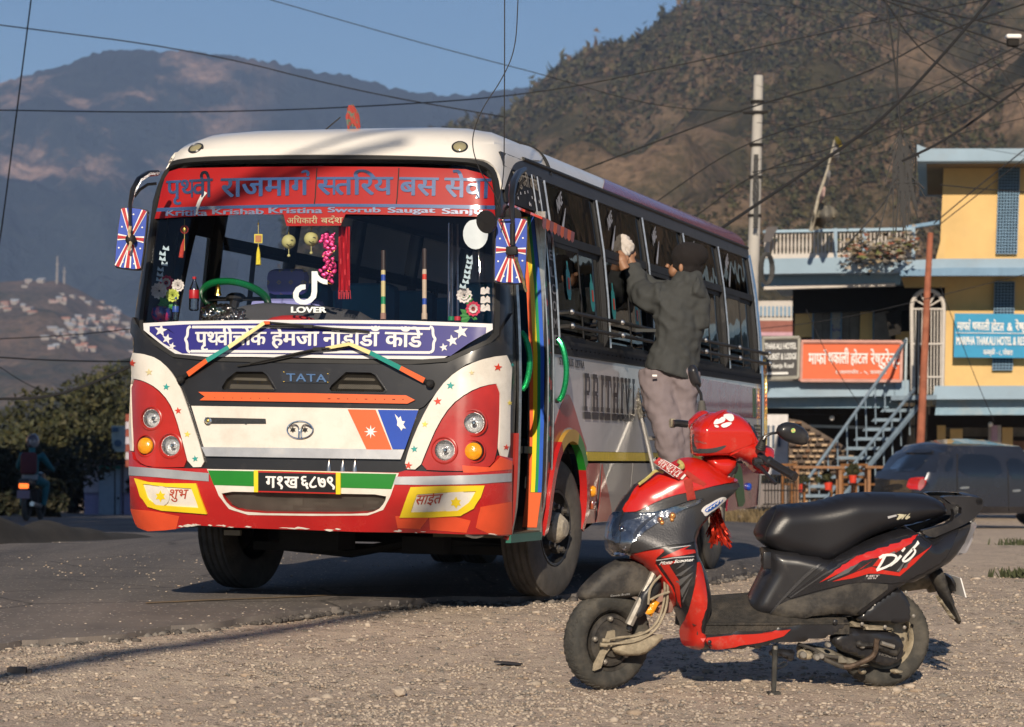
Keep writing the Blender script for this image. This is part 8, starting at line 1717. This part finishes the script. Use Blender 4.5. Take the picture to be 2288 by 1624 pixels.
bottle(433,694,.14,.19,lab_r,lab_r,'clear soft drink bottle with a red label and cap on the dash');bottle(392,716,.10,.13,lab_b,lab_b,'short clear bottle with a blue label by the vase')
for(u,m_,L_)in((1008,'cap_green','green bottle cap showing above the blue banner'),(1022,'cap_red','red bottle cap showing above the blue banner')):b=MB().lathe([(.018,0),(.018,.022),(0,.024)],14).build('bottle_cap',mat(m_,(.01,.2,.08)if 'g' in m_[4:]else(.5,.03,.05),.4),None);b.location=inw(u-320*0,716,.05);tag(b,L_,'cap')
pb=blob('plastic_bag',[('t',[(-.11,0,0),(.12,.02,.0)],[.04,.035]),('s',(-.02,.0,.03),(.09,.05,.035))],glass('crinkled_plastic',(.70,.68,.64),.30,.12,wav=1.0),None,.008,1,.035,26);pb.location=inw(495,706,.12);tag(pb,'crumpled clear plastic bag of snacks lying on the dash','bag')
rc=MB().sphere((0,0,0),(.15,.07,.045),18,8).build('red_cushion',mat('cushion_red',(.45,.02,.02),.8),None);rc.location=inw(652,722,.12);tag(rc,'red rounded cushion on the dash under the note sticker','cushion')
gf=MB().lathe([(.02,0),(.016,.02),(.012,.03),(.015,.045),(.006,.06),(0,.065)],10).build('figurine',gold_,None);gf.location=inw(487,660,.3);tag(gf,'small golden figurine on the dash behind the steering wheel','figurine')
def charm(u,v0,v1,d,label,parts,cat='charm'):
 r_=empty('hanging_charm',inw(u,v0,d),label,cat);bpy.context.view_layer.update();loc(MB().tube([inw(u,v0,d),inw(u,v1,d)],.0022,5).build('string',mat('charm_string',(.5,.4,.1),.6)if 'charm_string' not in bpy.data.materials else bpy.data.materials['charm_string'],None),r_)
 for k,(nm,f)in enumerate(parts):loc(f().build(nm[0],nm[1],None),r_)
 return r_
yq=mat('charm_yellow',(.70,.58,.06),.6);tas=mat('tassel_yellow',(.75,.62,.04),.7,bump=.8,bscale=80)
charm(577,492,556,.10,'yellow square charm with a long yellow tassel',[(('square',yq),lambda:MB().box(inw(577,533,.10),(.046,.006,.05))),(('picture',mat('charm_pic',(.45,.18,.06),.6)),lambda:MB().box(inw(577,533,.094),(.034,.004,.036))),(('tassel',tas),lambda:MB().tube([inw(577,552,.10),inw(577,565,.10),inw(577,592,.10)],[.004,.011,.015],8)),(('bead',gold_),lambda:MB().sphere(inw(577,500,.1),.006,8,6))])
sm_=mat('smiley_pale',(.50,.48,.20),.6);fb2=mat('face_black',(.01,.01,.01),.5)
for k,(u,v)in enumerate(((645,540),(695,534))):charm(u,504,v-12,.10,('winking round yellow face charm, left of the pair','round yellow face charm, right of the pair')[k],[(('ball',sm_),lambda:MB().sphere(inw(u,v,.10),.040,18,12)),(('eye',fb2),lambda:MB().sphere(inw(u-5,v-3,.062),(.005,.004,.007),8,6)),(('eye',fb2),lambda:MB().box(inw(u+7,v-4,.062),(.014,.004,.003))),(('mouth',fb2),lambda:MB().tube([inw(u-5,v+5,.062),inw(u,v+8,.062),inw(u+6,v+5,.062)],.002,5)),(('tail_string',sm_),lambda:MB().tube([inw(u,v+15,.10),inw(u,v+30,.10)],.002,5)),(('small_ball',sm_),lambda:MB().sphere(inw(u,v+31,.10),.009,10,8))])
rt=mat('tassel_red',(.45,.04,.02),.7,bump=.8,bscale=80)
charm(412,490,560,.10,'round red framed charm with a red tassel near the left pillar',[(('ring',rt),lambda:MB().tube([inw(412+8*cos(a),513+8*sin(a),.1)for a in np.linspace(0,2*pi,21)[:-1]],.004,6,closed=True)),(('medallion',gold_),lambda:MB().sphere(inw(412,513,.1),(.013,.004,.015))),(('tassel',rt),lambda:MB().tube([inw(411,534,.1),inw(408,550,.1),inw(404,576,.1)],[.004,.012,.014],8))])
pk=mat('pink_tinsel',(.62,.03,.18),.35,metal=.3,var=.5,scale=60);rg=random.Random(3);mb=MB()
for k in range(70):u,v=734+rg.gauss(0,7)+(4 if k%2 else-4),520+110*(k/70);s=rg.uniform(.006,.02);mb.sphere(inw(u,v,.10+rg.uniform(-.02,.02)),(s,s*.6,s*.7),6,4,Matrix.Rotation(rg.uniform(0,3),3,'Y'))
tag(mb.build('tinsel_garland',pk,None),'bunched pink and red garland hanging in the middle of the windscreen','garland')
mb=MB();mb.tube([inw(734+13*cos(t),560+t*4.2,.09)for t in np.linspace(0,18,70)],.002,4);tag(mb.build('gold_spiral',gold_,None),'thin golden spiral cord around the pink garland','cord')
mb=MB();P=[]
for i in range(9):
 for j in range(13):P.append(inw(756+i*3.2,506+j*12,.12+.02*sin(i*1.9+j*.3)))
mb.add(P,[(i*13+j,i*13+j+1,(i+1)*13+j+1,(i+1)*13+j)for i in range(8)for j in range(12)]);sc_f=mb.build('red_scarf',mat('scarf_red',(.50,.012,.02),.7,var=.1),None);tag(sc_f,'long red scarf hanging beside the pink garland','scarf');mb=MB()
for k in range(14):mb.tube([inw(756+k*2,648,.12),inw(756+k*2+rg.uniform(-2,2),668,.12)],.002,4)
tag(mb.build('fringe',bpy.data.materials['scarf_red'],sc_f),kind='stuff')
def stick(u,cols,label,base):
 r_=empty('banded_stick',inw(u,713,.10),label,'stick');bpy.context.view_layer.update();v=712;
 for v0,v1,c in cols:loc(MB().tube([inw(u-0,v1,.10),inw(u,v0,.10)],.0125,10).build('band',c,None),r_)
 loc(MB().tube([inw(u,700,.095),inw(u,714,.095)],.016,10).build('grip',base,None),r_)
cy_,cb_=mat('stick_yellow',(.62,.52,.26),.5),mat('stick_beige',(.55,.43,.33),.5);st_b,st_g,st_r=mat('band_blue',(.02,.07,.4),.4),mat('band_green',(.01,.25,.1),.4),c_red
dkw=mat('dark_wood',(.04,.025,.02),.5)
stick(856,[(560,604,dkw),(604,614,cy_),(614,628,st_b),(628,663,cy_),(663,680,st_g),(680,702,cy_)],'yellow stick with blue and green bands leaning behind the windscreen',bpy.data.materials['rusty_horn']);stick(948,[(556,602,dkw),(602,613,cb_),(613,625,st_r),(625,667,cb_),(667,681,st_b),(681,712,cb_)],'beige stick with red and blue bands behind the windscreen',cb_)
ds=P_('round_sticker',[(1062+28*cos(t),523+34*sin(t))for t in np.linspace(-.45*pi,1.35*pi,20)if 1062+28*cos(t)<1090],mat('pale_disc',(.50,.56,.60),.5),.0,parent=bus)
for k,(u0,v0,u1,v1,L_)in enumerate(((1047,575,1038,640,'string of pale blue paper butterflies at the right of the windscreen'),(370,555,360,625,'string of pale blue paper butterflies at the left of the windscreen'))):
 r_=empty('paper_garland',inw(u0,v0,.05),L_,'garland');bpy.context.view_layer.update()
 for j in range(7):t=j/6;u,v=lerp(u0,u1,t)+rg.uniform(-5,5),lerp(v0,v1,t);q=[inw(u+a,v+b,.05)for a,b in((0,0),(-6,-7),(-8,2),(0,4),(7,5),(6,-6))];loc(MB().add(q,[(0,1,2,3),(0,3,4,5)]).build('butterfly',mat('paper_blue',(.45,.58,.66),.6)if 'paper_blue' not in bpy.data.materials else bpy.data.materials['paper_blue'],None,smooth=False),r_)
r_=empty('cutout_ornament',inw(1084,640,.05),'white cut out ornament hanging at the right edge of the windscreen','ornament');bpy.context.view_layer.update()
for v in(650,670,688):
 loc(MB().add([inw(1084+a,v+b,.05)for a,b in((-10,-7),(-3,-9),(0,-4),(4,-10),(10,-6),(11,7),(3,5),(-2,8),(-11,7))],[tuple(range(9))]).build('plate',fw,None,smooth=False),r_)
